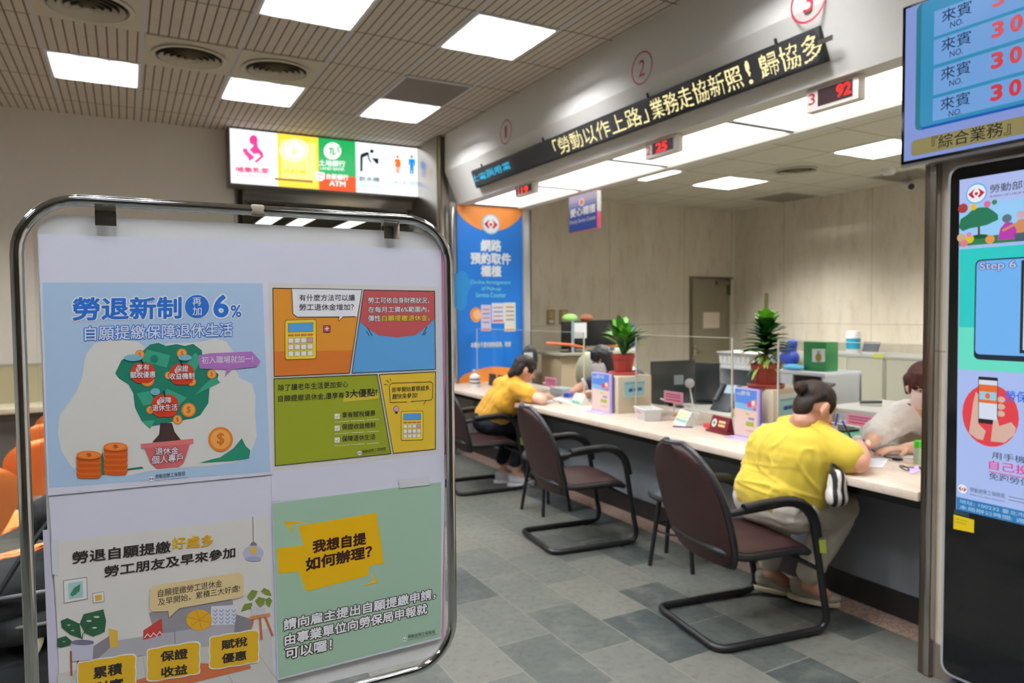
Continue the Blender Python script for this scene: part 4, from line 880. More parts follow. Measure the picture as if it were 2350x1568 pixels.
# ------------------------------------------------------------------ soft shapes: overlapping capsules and ellipsoids melted into one skin
def blob(name, caps, ells, m, parent=None, voxel=.006, smooth=6, wrinkle=None, cut=None):
    mb = MB()
    for (a, ra, b, rb) in caps:
        a, b = Vector(a), Vector(b)
        if (b - a).length < 1e-5: b = a + Vector((0, 0, 1e-3))
        mb.tube([a, b], [ra, rb], m, 16)
        for p, r in ((a, ra), (b, rb)): mb.ell(p, ((r, 0, 0), (0, r, 0), (0, 0, r)), m, 16)
    for (c, ax) in ells: mb.ell(c, ax, m, 20)
    me = bpy.data.meshes.new('b'); me.from_pydata([tuple(v) for v in mb.v], [], mb.f)
    bm = bmesh.new(); bm.from_mesh(me); bmesh.ops.recalc_face_normals(bm, faces=bm.faces); bm.to_mesh(me); bm.free()
    o = bpy.data.objects.new('b', me); COL.objects.link(o)
    r = o.modifiers.new('r', 'REMESH'); r.mode = 'VOXEL'; r.voxel_size = voxel; r.adaptivity = 0.
    if smooth: s = o.modifiers.new('s', 'SMOOTH'); s.iterations = smooth; s.factor = .5
    out = bpy.data.meshes.new_from_object(o.evaluated_get(bpy.context.evaluated_depsgraph_get()))
    bpy.data.objects.remove(o); bpy.data.meshes.remove(me)
    if wrinkle:
        nr = [v.normal.copy() for v in out.vertices]
        for v, n in zip(out.vertices, nr): v.co = v.co + n * wrinkle(v.co)
    if cut:      # drop the faces for which cut(centre) is true
        bm = bmesh.new(); bm.from_mesh(out)
        bmesh.ops.delete(bm, geom=[f for f in bm.faces if cut(f.calc_center_median())], context='FACES'); bm.to_mesh(out); bm.free()
    if parent is not None:
        inv = parent.matrix_basis.inverted()
        if parent.parent is not None: inv = inv @ parent.parent.matrix_basis.inverted()
        out.transform(inv)
    out.materials.clear(); out.materials.append(m); out.name = name
    out.shade_smooth()
    o = bpy.data.objects.new(name, out); COL.objects.link(o)
    if parent is not None: o.parent = parent
    return o
def fold(scale, amp, stretch=(1, 1, 1)):
    s = Vector(stretch)
    return lambda p: amp * (noise.noise(Vector((p.x * s.x, p.y * s.y, p.z * s.z)) * scale) + .5 * noise.noise(Vector((p.x * s.x, p.y * s.y, p.z * s.z)) * scale * 2.3))
def slab(mb, A, Bp, z0, z1, th, m):     # upright panel from A to B in plan, th thick behind
    A = Vector((A[0], A[1], 0)); Bp = Vector((Bp[0], Bp[1], 0)); d = (Bp - A); n = Vector((-d.y, d.x, 0)).normalized()
    c = (A + Bp) / 2 + n * (th / 2) + Vector((0, 0, (z0 + z1) / 2))
    return mb.obox(c, d / 2, n * (th / 2), Vector((0, 0, (z1 - z0) / 2)), m)

# ------------------------------------------------------------------ cantilever visitor chairs
LEATHER = mat('maroon_leatherette', (52, 29, 27), .55, spec=.35, noise_amt=.12, nscale=40, bump=.05)
CHB = mat('black_chair_tube', (24, 24, 25), .38); CHP = mat('black_chair_edge', (34, 34, 36), .4)
def arc(p, q, r, n=5):   # points rounding corner q between p and r
    p, q, r = map(Vector, (p, q, r)); return [p * (1 - t) ** 2 + q * 2 * t * (1 - t) + r * t * t for t in [i / n for i in range(n + 1)]]
def make_chair(label, loc, rz, group):
    t = thing('visitor_chair', label, 'chair', loc, rz, group)
    Y = .25
    def side(s):
        y = s * Y
        return ([Vector((-.235, y * .93, .61)), Vector((-.1, y, .623))] + arc((.06, y, .633), (.19, y, .63), (.228, y, .52)) + [Vector((.29, y, .17))]
                + arc((.305, y, .1), (.318, y, .02), (.24, y, .02)) + [Vector((-.2, y, .02))] + arc((-.22, y, .02), (-.29, y, .02), (-.29, y - s * .07, .02)))
    L = side(1); R = side(-1)
    MB().tube(L + list(reversed(R)), .0165, CHB, 12).build('tube_frame', t, W=False)
    for s in (1, -1):
        y = s * Y
        MB().tube([(-.16, y, .631), (-.05, y, .642)] + arc((.06, y, .645), (.2, y, .645), (.24, y, .52)) + [Vector((.252, y, .46))], .021, BLACK, 12).build('armrest', t, W=False)
        w = MB().obox((-.235, y * .95, .607), (.03, 0, .0), (0, .004, 0), (0, 0, .012), STEEL); w.build('arm_link', t, W=False)
        MB().tube([(.272, y, .3), (.13, s * .2, .375)], .011, CHB, 8).build('seat_bracket', t, W=False)
        MB().lathe([(.012, 0), (.014, .006)], (.2, y, -.001), BLACK, 10).build('floor_glide', t, W=False)
    # seat: rounded cushion with a falling front edge
    def surf(nu, nv, f, th, m, name, edge=True):
        mb = MB(); g = [[f(2 * i / nu - 1, j / nv) for i in range(nu + 1)] for j in range(nv + 1)]
        top = [p for r in g for p, n in r]; bot = [p - n * th for r in g for p, n in r]; N = len(top); W_ = nu + 1; fs = []
        for j in range(nv):
            for i in range(nu):
                a = j * W_ + i; fs.append((a, a + 1, a + 1 + W_, a + W_)); fs.append((N + a + W_, N + a + 1 + W_, N + a + 1, N + a))
        rim = [i for i in range(W_)] + [j * W_ + nu for j in range(1, nv + 1)] + [nv * W_ + i for i in range(nu - 1, -1, -1)] + [j * W_ for j in range(nv - 1, 0, -1)]
        for a, b in zip(rim, rim[1:] + rim[:1]): fs.append((b, a, N + a, N + b))
        mb.add(top + bot, fs, m); o = mb.build(name, t, W=False, smooth=1.2)
        if edge: return o, [(top[k] + bot[k]) / 2 for k in rim]
        return o, None
    def seat(u, v):
        x = -.24 + .49 * v; hw = .24 * (1 - .12 * max(0, (.2 - v) / .2)) ; r = min(1., sqrt(max(0, 1 - max(0, (abs(v - .5) - .36) / .14) ** 2 * .35)))
        y = u * hw * r; crown = .03 * (1 - abs(u) ** 3) * (1 - abs(2 * v - 1) ** 4); drop = .035 * max(0, (v - .75) / .25) ** 2 + .028 * max(0, (.3 - v) / .3) ** 2 * -1
        return Vector((x, y, .425 + crown - drop)), Vector((0, 0, 1))
    o, rim = surf(16, 16, seat, .04, LEATHER, 'seat'); MB().tube(rim, .016, CHP, 8, closed=True).build('seat_edge', t, W=False)
    def back(u, v):
        z = .36 + .54 * v
        if v > .45: hw = .258 * max(.0, 1 - ((v - .45) / .57) ** 2.4) ** .55
        else: hw = .258 * max(0, 1 - ((.45 - v) / .62) ** 3.2) ** .6
        lean = -.235 - .13 * max(0, v - .25) - .06 * max(0, v - .25) ** 2 + .07 * max(0, .28 - v) ** 1.2 * 3
        return Vector((lean + .035 * u * u, u * hw, z)), Vector((1, 0, .15)).normalized()
    o, rim = surf(16, 22, back, .038, LEATHER, 'backrest'); MB().tube(rim, .016, CHP, 8, closed=True).build('backrest_edge', t, W=False)
    return t
cg = 'maroon cantilever chairs at the counter'
ch0 = make_chair('maroon cantilever armchair of the woman with the hair bun, nearest the camera', (2.557, 2.451, 0), radians(-8.5), cg)
TAPE = mat('yellow_green_tape', (176, 190, 70), .5)
ch1 = dup(ch0, (2.588, 3.89, 0), radians(-7), 'empty maroon cantilever armchair in the middle of the row', cg)
ch2 = dup(ch0, (2.67, 5.47, 0), radians(-5), 'maroon cantilever armchair of the person in dark trousers, far end', cg)
for c_ in (ch0, ch2): MB().obox((.266, -.25, .415), (.0185, 0, -.003), (0, .0185, 0), (-.004, 0, .03), TAPE).build('tape_mark', c_, W=False)

def make_stool(label, loc, rz, group, h=.46):
    t = thing('stool', label, 'stool', loc, rz, group)
    MB().lathe([(.0, h - .06), (.15, h - .06), (.17, h - .05), (.175, h - .03), (.16, h - .006), (.1, h + .004), (0, h + .006)], (0, 0, 0), mat('dark_grey_vinyl', (70, 76, 78), .35), 28).build('seat', t, W=False)
    MB().lathe([(.172, h - .062), (.182, h - .056), (.182, h - .044), (.172, h - .038)], (0, 0, 0), BLACK, 28, cap=False).build('seat_rim', t, W=False)
    for i in range(4):
        a = pi / 4 + i * pi / 2; MB().tube([(.12 * cos(a), .12 * sin(a), h - .055), (.185 * cos(a), .185 * sin(a), .0)], [.014, .0125], CHB, 10).build('leg', t, W=False)
    MB().tube([(.145 * cos(a * pi / 12), .145 * sin(a * pi / 12), h - .25) for a in range(24)], .006, CHB, 6, closed=True).build('leg_ring', t, W=False)
    return t
st = make_stool('dark round stool half hidden behind the chair of the woman with the hair bun', (2.86, 3.2, 0), radians(28), 'dark round stools')
dup(st, (2.765, 4.57, 0), radians(8), 'dark round stool behind the empty middle chair, only its legs showing', 'dark round stools')

# ------------------------------------------------------------------ orange waiting seats and a black backpack on one
ORANGE = mat('orange_plastic', (244, 138, 70), .4); GREYM = mat('grey_metal', (150, 152, 154), .35, .4)
def make_orange(label, loc, group, rz=0.):
    t = thing('waiting_chair', label, 'chair', loc, rz, group)
    mb = MB(); nu, nv = 24, 36; g = []
    for j in range(nv + 1):
        v = j / nv
        if v < .5: x = .44 - .42 * (v / .5); z = .44 - .02 * sin(pi * v / .5); hw = .19 * max(.05, 1 - max(0, (.08 - v) / .08) ** 2.5) ** .5
        else: q = (v - .5) / .5; x = -.08 * q ** 1.5; z = .43 + .375 * q; hw = (.12 + .115 * min(1, q / .62) ** .8) * max(.0, 1 - max(0, (q - .5) / .5) ** 2.6) ** .5
        for i in range(nu + 1):
            u = 2 * i / nu - 1; g.append(Vector((x + (.03 * u * u if v >= .5 else 0), u * hw, z + (.02 * u * u if v < .5 else 0))))
    W_ = nu + 1; n0 = len(g); b = [p + Vector((-.006, 0, -.006)) for p in g]; fs = []
    for j in range(nv):
        for i in range(nu):
            a = j * W_ + i
            if j == 29 and i in (9, 14): continue    # finger holes
            fs.append((a, a + 1, a + 1 + W_, a + W_)); fs.append((n0 + a + W_, n0 + a + 1 + W_, n0 + a + 1, n0 + a))
    mb.add(g + b, fs, ORANGE); mb.build('seat_shell', t, W=False, smooth=1.)
    w = MB(); w.obox((-.03, 0, .42), (.015, 0, 0), (0, .09, 0), (0, 0, .045), GREYM); w.box((-.03, -.06, .36), (.34, .06, .40), GREYM); w.build('bracket', t, W=False, bevel=.004)
    MB().tube([(.2, 0, .37), (.2, 0, .03)], .025, GREYM, 12).build('leg', t, W=False); MB().box((-.04, -.04, 0), (.44, .04, .03), GREYM).build('foot', t, W=False, bevel=.008)
    return t
og = 'orange plastic waiting chairs'
q = radians(90)
oc = make_orange('orange plastic waiting chair at the left edge of the picture, lowest and nearest', (-.69, 4.2, 0), og, q)
dup(oc, (-.40, 4.89, 0), q, 'orange plastic waiting chair second from the front, behind the chrome pole', og)
dup(oc, (-.42, 5.63, 0), q, 'orange plastic waiting chair third from the front, between pole and poster', og)
dup(oc, (-.39, 6.36, 0), q, 'orange plastic waiting chair last in view, only its tip showing', og)
dup(oc, (-.24, 2.64, 0), q, 'orange plastic waiting chair behind the black backpack', og)
BAG = mat('black_nylon', (15, 18, 19), .75, noise_amt=.2, nscale=60, bump=.15)
t = thing('backpack', 'black quilted backpack hung behind the chrome pole', 'bag', (-.28, 2.43, .44))
blob('body', [((-.42, 2.42, .48), .105, (-.16, 2.42, .50), .1), ((-.345, 2.42, .70), .105, (-.10, 2.42, .74), .11), ((-.20, 2.42, .92), .07, (-.04, 2.42, .96), .08)], [], BAG, t, .012, 5, fold(14, .006))
blob('front_pocket', [((-.33, 2.335, .50), .045, (-.16, 2.335, .50), .045), ((-.30, 2.33, .64), .04, (-.12, 2.33, .66), .04)], [], BAG, t, .01, 5, fold(20, .004))
for (z, x0, x1, yy) in ((.745, -.34, -.08, 2.285), (.655, -.33, -.11, 2.29), (.48, -.36, -.16, 2.29)):
    MB().tube([(x0, yy + .02, z), ((x0 + x1) / 2, yy - .002, z + .008), (x1, yy + .02, z)], .005, mat('zip_grey', (120, 122, 124), .4), 8).build('zip', t)
MB().tube(arc((-.17, 2.42, .98), (-.1, 2.40, 1.1), (-.03, 2.42, 1.0), 8), .012, BAG, 8).build('handle', t)
MB().tube([(-.40, 2.36, .44), (-.40, 2.3, .62), (-.27, 2.31, .84), (-.16, 2.36, .98)], .018, BAG, 8, flat=.4).build('strap', t)
c = PY(80, 1478, 2.322)
t = thing('toy_charm', 'small cream soft toy charm with red trim on the backpack', 'charm', tuple(c))
MB().ell(c, ((.02, 0, 0), (0, .015, 0), (.012, 0, .045)), mat('cream_plush', (226, 214, 180), .9), 12).build('body', t)
MB().ell(c + Vector((.012, 0, .045)), ((.014, 0, 0), (0, .012, 0), (0, 0, .01)), mat('red_felt', (176, 24, 40), .8), 10).build('ribbon', t)

# ------------------------------------------------------------------ low ledge counter along the far wall, left
t = thing('ledge_counter', 'cream topped ledge with a low glass screen along the far wall behind the orange chairs', 'counter', (-2.5, 7.5, 0))
MB().box((-4.9, 7.3, 0), (.9, 7.68, .68), mat('grey_base', (110, 104, 96), .6)).build('base', t, smooth=0)
MB().box((-4.9, 7.22, .68), (.9, 7.69, .73), mat('ledge_cream', (216, 206, 176), .4)).build('ledge_top', t, bevel=.006)
MB().box((-4.9, 7.66, .73), (.9, 7.69, 1.06), mat('ledge_band', (190, 182, 148), .25)).build('tiled_band', t, smooth=0)
MB().box((-4.9, 7.655, 1.06), (.9, 7.69, 1.08), mat('ledge_trim', (168, 166, 146), .4)).build('trim', t, smooth=0)

# ------------------------------------------------------------------ acrylic screens on the counter
EDGE = mat('acrylic_edge', (206, 204, 192), .2, spec=.6)
for (a, b, lb) in ((4.84, 6.86, 'clear acrylic screen in front of the blue banner'), (3.215, 4.16, 'clear acrylic screen before the dark monitors'), (yb + .1, 2.86, 'clear acrylic screen beside the woman with the hair bun')):
    t = thing('acrylic_screen', lb, 'acrylic screen', (3.305, (a + b) / 2, .75), 0, 'clear acrylic counter screens')
    b2 = max(a + .2, b)
    MB().box((3.302, a, .7515), (3.308, b2, 1.33), GLASS).build('pane', t, smooth=0)
    w = MB()
    for y in (a, b2): w.box((3.3, y - .004, .7515), (3.31, y + .004, 1.33), EDGE)
    w.box((3.3005, a + .004, 1.329), (3.3095, b2 - .004, 1.332), EDGE); w.build('polished_edge', t, smooth=0)
    w = MB()
    for y in (a + .1, b2 - .1): w.box((3.25, y - .03, .7502), (3.36, y + .03, .7514), EDGE)
    w.build('foot', t, smooth=0)

# ------------------------------------------------------------------ beige divider boxes, plants, leaflets
BOXM = mat('beige_laminate', (206, 194, 168), .5)
def divider(x0, x1, y0, y1, z1, lb, paper, txt):
    t = thing('divider_box', lb, 'divider', ((x0 + x1) / 2, (y0 + y1) / 2, .75), 0, 'beige counter divider boxes')
    MB().box((x0, y0, .7505), (x1, y1, z1), BOXM).build('body', t, bevel=.004)
    P = Print(lambda a, b: PY(a, b, y0), (0, -1, 0), .0012); q = paper
    P.poly(q, (234, 238, 236), 1); m_ = lambda f, g: tuple(Vector(q[0]) * (1 - f) * (1 - g) + Vector(q[1]) * f * (1 - g) + Vector(q[2]) * f * g + Vector(q[3]) * (1 - f) * g)
    P.poly([m_(.06, .22), m_(.94, .22), m_(.94, .95), m_(.06, .95)], (170, 222, 224), 2); P.poly([m_(.06, .22), m_(.94, .22), m_(.94, .32), m_(.06, .32)], (140, 204, 206), 3)
    P.text(txt, m_(.22, .72), m_(.82, .69), abs(q[3][1] - q[0][1]) * .17, (40, 86, 190), .03, L=3)
    P.build('notice', t); return t
z1 = PY(1412, 866, 4.18).z; divider(3.155, 3.465, 4.18, 4.50, z1, 'beige divider box under the broad leaved plant', [(1429, 868), (1483, 865), (1482, 909), (1430, 914)], '意見箱')
z2 = PY(1760, 897, 2.88).z; divider(3.285, 3.61, 2.88, 3.13, z2, 'beige divider box under the tall slim plant', [(1786, 906), (1836, 899), (1836, 950), (1786, 958)], '服務台')
POTM = mat('terracotta_plastic', (150, 62, 44), .5); SOIL = mat('potting_soil', (60, 44, 34), .9)
def leaf(mb, base, d, up, L, W_, droop, m):
    d = Vector(d).normalized(); up = Vector(up); s = d.cross(up).normalized(); n = 5; vs = []
    for i in range(n + 1):
        f = i / n; p = Vector(base) + d * (L * f) + Vector((0, 0, -droop * f * f * L)); wv = W_ * (sin(pi * min(1, f * .92 + .06)) ** .8)
        vs += [p - s * wv + Vector((0, 0, .12 * wv)), p - Vector((0, 0, .1 * wv)), p + s * wv + Vector((0, 0, .12 * wv))]
    fs = []
    for i in range(n): a = 3 * i; fs += [(a, a + 1, a + 4, a + 3), (a + 1, a + 2, a + 5, a + 4)]
    mb.add(vs, fs, m)
def pot(t, c, r, h, red):
    m_ = mat('pot_%d' % red[0], red, .45)
    MB().lathe([(0, 0), (r * 1.25, 0), (r * 1.36, .022), (r * 1.28, .024), (r * 1.2, .008), (0, .008)], c, mat('saucer_%d' % red[0], tuple(min(255, v + 24) for v in red), .45), 28).build('saucer', t)
    MB().lathe([(r * .74, .009), (r * .98, h - .03), (r * 1.06, h - .03), (r * 1.08, h), (r * .98, h), (r * .95, h - .03), (0, h - .03)], c, m_, 28).build('pot', t)
    MB().lathe([(r * .95, h - .02), (0, h - .012)], c, SOIL, 24, cap=False).build('soil', t)
G1, G2, G3, G4 = (mat('leaf_green', (58, 122, 32), .4), mat('leaf_deep_green', (30, 82, 34), .4), mat('leaf_bright_green', (112, 176, 44), .4), mat('leaf_yellow_green', (136, 158, 60), .5))
c = Vector((3.31, 4.32, z1)); hp = .155
t = thing('potted_plant', 'broad leaved green plant in a red pot on the left divider box', 'plant', tuple(c)); pot(t, c, .085, hp, (158, 56, 46))
mb = MB(); rnd = random.Random(3)
for i in range(60):
    a = rnd.uniform(0, 2 * pi); el = rnd.uniform(.55, 1.5); h0 = rnd.uniform(.0, .12); L = rnd.uniform(.15, .25) * (1.05 if el > 1.1 else 1)
    leaf(mb, c + Vector((.015 * cos(a), .015 * sin(a), hp + h0)), (cos(a) * cos(el), sin(a) * cos(el), sin(el)), (0, 0, 1) if el < 1.2 else (cos(a), sin(a), .3), L * 1.15, rnd.uniform(.026, .038), .3, rnd.choice((G1, G1, G2, G3)))
mb.tube([c + Vector((0, 0, hp - .02)), c + Vector((0, 0, hp + .2))], .01, G2, 8); mb.build('foliage', t, smooth=1.)
c = Vector((3.36, 3.0, z2)); hp = .145
t = thing('potted_plant', 'tall slim dark leaved plant in a red brown pot on the right divider box', 'plant', tuple(c)); pot(t, c, .082, hp, (136, 52, 38))
mb = MB(); rnd = random.Random(5)
mb.tube([c + Vector((0, 0, hp - .02)), c + Vector((.0, 0, hp + .42))], .012, mat('stem_brown', (96, 92, 44), .6), 8)
for i in range(90):
    h0 = .05 + .2 * (i / 90); a = i * 2.4; el = .3 + .85 * (i / 90) ** 1.6 + rnd.uniform(-.2, .2); L = .165 - .05 * (i / 90) + rnd.uniform(-.015, .015)
    leaf(mb, c + Vector((.006 * cos(a), .006 * sin(a), hp + h0)), (cos(a) * cos(el), sin(a) * cos(el), sin(el)), (0, 0, 1) if el < 1.1 else (cos(a), sin(a), .3), L, .03, .3, G3 if i > 76 else (G2 if i % 3 else G1))
for i in range(26):
    a = i * 1.9; L = rnd.uniform(.06, .12); leaf(mb, c + Vector((.03 * cos(a), .03 * sin(a), hp + rnd.uniform(-.005, .06))), (cos(a), sin(a), rnd.uniform(-.3, .9)), (0, 0, 1), L, .012, .8, G4)
mb.build('foliage', t, smooth=1.)
PUR = mat('purple_acrylic', (120, 92, 190), .25); PURL = mat('lilac_acrylic', (206, 190, 232), .2)
def leaflet(x, ya_, yb_, z1, lb):
    t = thing('leaflet_stand', lb, 'leaflet stand', (x, (ya_ + yb_) / 2, .75), 0, 'purple edged leaflet stands'); W_ = ya_ - yb_; H = z1 - .76
    w = MB(); w.box((x, yb_, .7505), (x + .02, ya_, z1), PURL); w.build('holder', t, bevel=.002)
    MB().box((x + .02, yb_ - .004, .7505), (x + .028, ya_ + .003, z1 + .002), PUR).build('back_plate', t, smooth=0)
    MB().box((x - .09, yb_ - .004, .7503), (x, ya_ + .004, .7535), PURL).build('foot_plate', t, smooth=0)
    P = Print(lambda a, b: Vector((x - .0005, ya_ - a * W_, z1 - b * (z1 - .755))), (-1, 0, 0), .0006)
    P.poly([(.04, .02), (.96, .02), (.96, .98), (.04, .98)], (238, 210, 198), 1); P.poly([(.04, .02), (.96, .02), (.96, .44), (.04, .42)], (90, 140, 226), 2); P.poly([(.04, .30), (.96, .33), (.96, .44), (.04, .42)], (134, 190, 236), 3)
    P.circ(.25, .12, .18, .03, (150, 184, 236), 3); P.text('勞保', (.3, .14), (.7, .14), .09, (214, 224, 246), .02, L=3)
    P.poly([(.55, .3), (.72, .24), (.76, .36), (.6, .38)], (220, 70, 110), 4); P.poly([(.74, .24), (.92, .2), (.94, .36), (.78, .38)], (236, 150, 140), 4); P.circ(.82, .28, .07, .05, (244, 226, 222), 5); P.poly([(.8, .4), (.94, .36), (.9, .44)], (220, 70, 110), 5)
    for (a, b, c_, d, col) in ((.5, .50, .66, .53, (206, 190, 70)), (.62, .58, .86, .63, (160, 140, 180)), (.52, .67, .84, .76, (160, 180, 70)), (.5, .84, .84, .87, (226, 170, 150))): P.poly([(a, b), (c_, b), (c_, d), (a, d)], col, 3)
    P.build('printed_leaflet', t)
leaflet(3.115, 4.46, 4.225, PX(1390, 858, 3.115).z, 'purple edged leaflet stand beside the left divider box')
leaflet(3.19, 3.085, 2.905, PX(1720, 893, 3.19).z, 'purple edged leaflet stand behind the woman with the hair bun')
# ------------------------------------------------------------------ small things on the counter
TOP = .7502
def at_top(px, py): return PZ(px, py, .75)
PINK = mat('pink_card', (240, 172, 206), .5)
c = at_top(1495, 962) + Vector((-.03, 0, 0))
t = thing('storage_tub', 'white translucent plastic tub with a pink label on the counter', 'tub', tuple(c), radians(-20))
mb = MB(); A0, A1, H_ = (.05, .085), (.065, .105), .075
for (sx, sy) in ((1, 0), (-1, 0), (0, 1), (0, -1)):
    if sx: mb.obox((sx * .0575, 0, H_ / 2 + .002), (sx * .0075, 0, H_ / 2), (0, .095, 0), (.0012, 0, 0), WHITE)
    else: mb.obox((0, sy * .095, H_ / 2 + .002), (0, sy * .01, H_ / 2), (.0575, 0, 0), (0, .0012, 0), WHITE)
mb.box((-.05, -.085, .001), (.05, .085, .004), WHITE); mb.build('body', t, W=False)
MB().tube([(-.066, -.106, .078), (.066, -.106, .078), (.066, .106, .078), (-.066, .106, .078)], .004, WHITE, 8, closed=True).build('rim', t, W=False)
MB().obox((-.0615, .02, .052), (-.001, 0, .008), (0, .04, 0), (.0012, 0, 0), mat('pink_label', (236, 130, 180), .5)).build('label_strip', t, W=False)
def tent(px, py, lb, rz, cols, w_=.16, h_=.09, d_=.1):
    c = at_top(px, py); t = thing('tent_card', lb, 'tent card', (c.x, c.y, TOP), rz)
    MB().prism([(-d_ / 2, -w_ / 2, 0), (d_ / 2, -w_ / 2, 0), (0, -w_ / 2, h_)], (0, w_, 0), mat('card_white', (232, 232, 226), .5)).build('card', t, W=False, smooth=0)
    n = Vector((-h_, 0, d_ / 2)).normalized(); P = Print(lambda a, b: Vector((-d_ / 2 * (1 - a), 0, 0)) + Vector((0, w_ / 2 - w_ * b, h_ * a)), n, .0008)
    for (a0, a1, b0, b1, c_) in cols: P.poly([(a0, b0), (a0, b1), (a1, b1), (a1, b0)], c_, 1)
    o = P.mb.build('print', t, W=False, smooth=0)
tent(1332, 929, 'white and green tent card in front of the masked clerk with long black hair', radians(-6), [(.08, .36, .05, .95, (120, 186, 150)), (.5, .58, .1, .8, (190, 190, 190)), (.7, .78, .1, .8, (190, 190, 190))])
tent(1574, 974, 'white, yellow and green tent card in front of the dark monitors', radians(-14), [(.2, .4, .05, .95, (150, 206, 176)), (.5, .62, .05, .5, (240, 226, 120)), (.5, .62, .55, .95, (200, 220, 190)), (.7, .84, .1, .9, (236, 222, 150))])
c = at_top(1662, 990) + Vector((-.055, -.03, 0)); t = thing('name_plate', 'maroon desk plate with a round emblem and gold lettering', 'name plate', (c.x, c.y, TOP), radians(-8))
MAR = mat('maroon_plate', (112, 30, 40), .35)
MB().prism([(-.03, -.085, .012), (.03, -.085, .012), (.012, -.085, .1), (.0, -.085, .1)], (0, .17, 0), MAR).build('plate', t, W=False, bevel=.002); MB().box((-.045, -.1, 0), (.04, .1, .012), MAR).build('base', t, W=False, bevel=.002)
n = Vector((-.088, 0, .03)).normalized(); P = Print(lambda a, b: Vector((-.03 + .03 * a, .085 - .17 * b, .012 + .088 * a)), n, .0008)
P.poly([(.5 + .28 * cos(i * pi / 8), .22 + .14 * sin(i * pi / 8)) for i in range(16)], (226, 220, 214), 1); P.poly([(.5 + .12 * cos(i * pi / 4), .22 + .06 * sin(i * pi / 4)) for i in range(8)], (90, 130, 90), 2)
for a in (.32, .56): P.poly([(a, .46), (a, .84), (a + .16, .84), (a + .16, .46)], (236, 206, 140), 1)
P.mb.build('print', t, W=False, smooth=0)
c = at_top(1630, 983); tag(MB().obox((c.x, c.y, .763), (.025, -.004, 0), (.006, .04, 0), (0, 0, .0125), mat('red_ink_pad', (216, 60, 66), .4)).build('ink_pad', bevel=.003), 'small red ink pad beside the maroon desk plate', 'ink pad')
def pen(px, py, dx, dy, lb, col, z=.754):
    c = PZ(px, py, z); d = Vector((dx, dy, 0)).normalized() * .065
    t = thing('pen', lb, 'pen', (c.x, c.y, z)); MB().tube([c - d, c + d * .7], .0045, mat('pen_%d' % col[0], col, .35), 8).build('barrel', t); MB().tube([c + d * .7, c + d], [.0045, .001], BLACK, 8).build('tip', t)
pen(1568, 980, .5, -.5, 'dark blue pen lying in front of the yellow and green tent card', (40, 46, 110)); pen(1285, 924, .3, .8, 'dark pen lying beside the white papers of the masked clerk', (36, 34, 72)); pen(1550, 952, .6, .4, 'orange marker behind the white tub', (240, 110, 60))
def papers(name, px, lb, n=1, c=(236, 236, 240), txt=0):
    P_ = [PZ(a, b, .7505) for a, b in px]; o = thing(name, lb, 'paper', tuple(P_[0]))
    MB().prism(P_, (0, 0, .0015 * n), mat('paper_%d' % c[2], c, .6)).build('sheet', o, smooth=0)
    if txt:
        P = Print(lambda a, b: PZ(a, b, .7505 + .0015 * n), (0, 0, 1), .0004)
        for k in range(txt):
            f = .15 + .7 * k / txt; a = Vector(px[0]).lerp(Vector(px[3]), f); b = Vector(px[1]).lerp(Vector(px[2]), f); P.line([a.lerp(b, .12), a.lerp(b, .8)], .6, (130, 134, 160), 1)
        P.build('print', o)
papers('document', [(1268, 917), (1300, 905), (1352, 917), (1318, 928)], 'white papers under the hands of the masked clerk', 2)
papers('document', [(1240, 918), (1262, 914), (1270, 922), (1246, 926)], 'small white slip beside the elbow of the person in dark trousers', 1, (236, 236, 238))
papers('document', [(1994, 1026), (2098, 1021), (2106, 1054), (1999, 1050)], 'large white papers in front of the clerk in the white blouse', 3, (238, 238, 242), 5)
papers('document', [(1996, 1052), (2040, 1052), (2026, 1074), (1990, 1072)], 'single sheet beside the bare elbow of the woman with the hair bun', 1, (234, 236, 242), 4)
papers('booklet', [(1722, 1022), (1744, 1020), (1744, 1032), (1726, 1034)], 'blue booklet at the counter edge behind the woman with the hair bun', 8, (120, 150, 206))
papers('document', [(1194, 926), (1212, 921), (1217, 930), (1197, 936)], 'white form on the counter in front of the person in dark trousers', 2, (228, 224, 234))
c = at_top(2106, 1064); t = thing('glue_bottle', 'clear glue bottle with a bright green cap on the counter', 'bottle', (c.x, c.y, TOP))
MB().lathe([(0, 0), (.017, 0), (.018, .01), (.018, .07), (.014, .08), (0, .08)], (c.x, c.y, TOP), mat('clear_green', (206, 232, 206), .2), 18).build('body', t); MB().lathe([(.0, .08), (.018, .08), (.018, .106), (.015, .112), (0, .112)], (c.x, c.y, TOP), mat('bright_green_cap', (96, 232, 66), .4), 18).build('cap', t)
c = at_top(2098, 1082); t = thing('eyeglasses', 'black framed glasses lying near the counter edge', 'glasses', (c.x, c.y, TOP))
for s in (-1, 1):
    MB().tube([(c.x + s * .022 + .018 * cos(a * pi / 9), c.y - s * .034 + .02 * sin(a * pi / 9), TOP + .012 + .008 * sin(a * pi / 9)) for a in range(18)], .0028, BLACK, 6, closed=True).build('rim', t)
    MB().tube([(c.x + s * .03, c.y - s * .05, TOP + .014), (c.x + s * .03 + .09, c.y - s * .04, TOP + .004)], .0025, BLACK, 6).build('temple', t)
papers('booklet', [(2078, 1078), (2106, 1068), (2114, 1082), (2092, 1090)], 'lilac leaflet under the black framed glasses', 1, (214, 186, 226))
c = Vector((3.20, 2.84, .75)); t = thing('paper_cup', 'kraft paper cup with a white lid beside the leaflet stand', 'cup', (c.x, c.y, TOP))
MB().lathe([(0, 0), (.028, 0), (.036, .085), (0, .085)], (c.x, c.y, TOP), mat('kraft_paper', (206, 164, 116), .7), 20).build('body', t); MB().lathe([(.038, .083), (.039, .09), (.034, .102), (0, .102)], (c.x, c.y, TOP), WHITE, 20).build('lid', t)
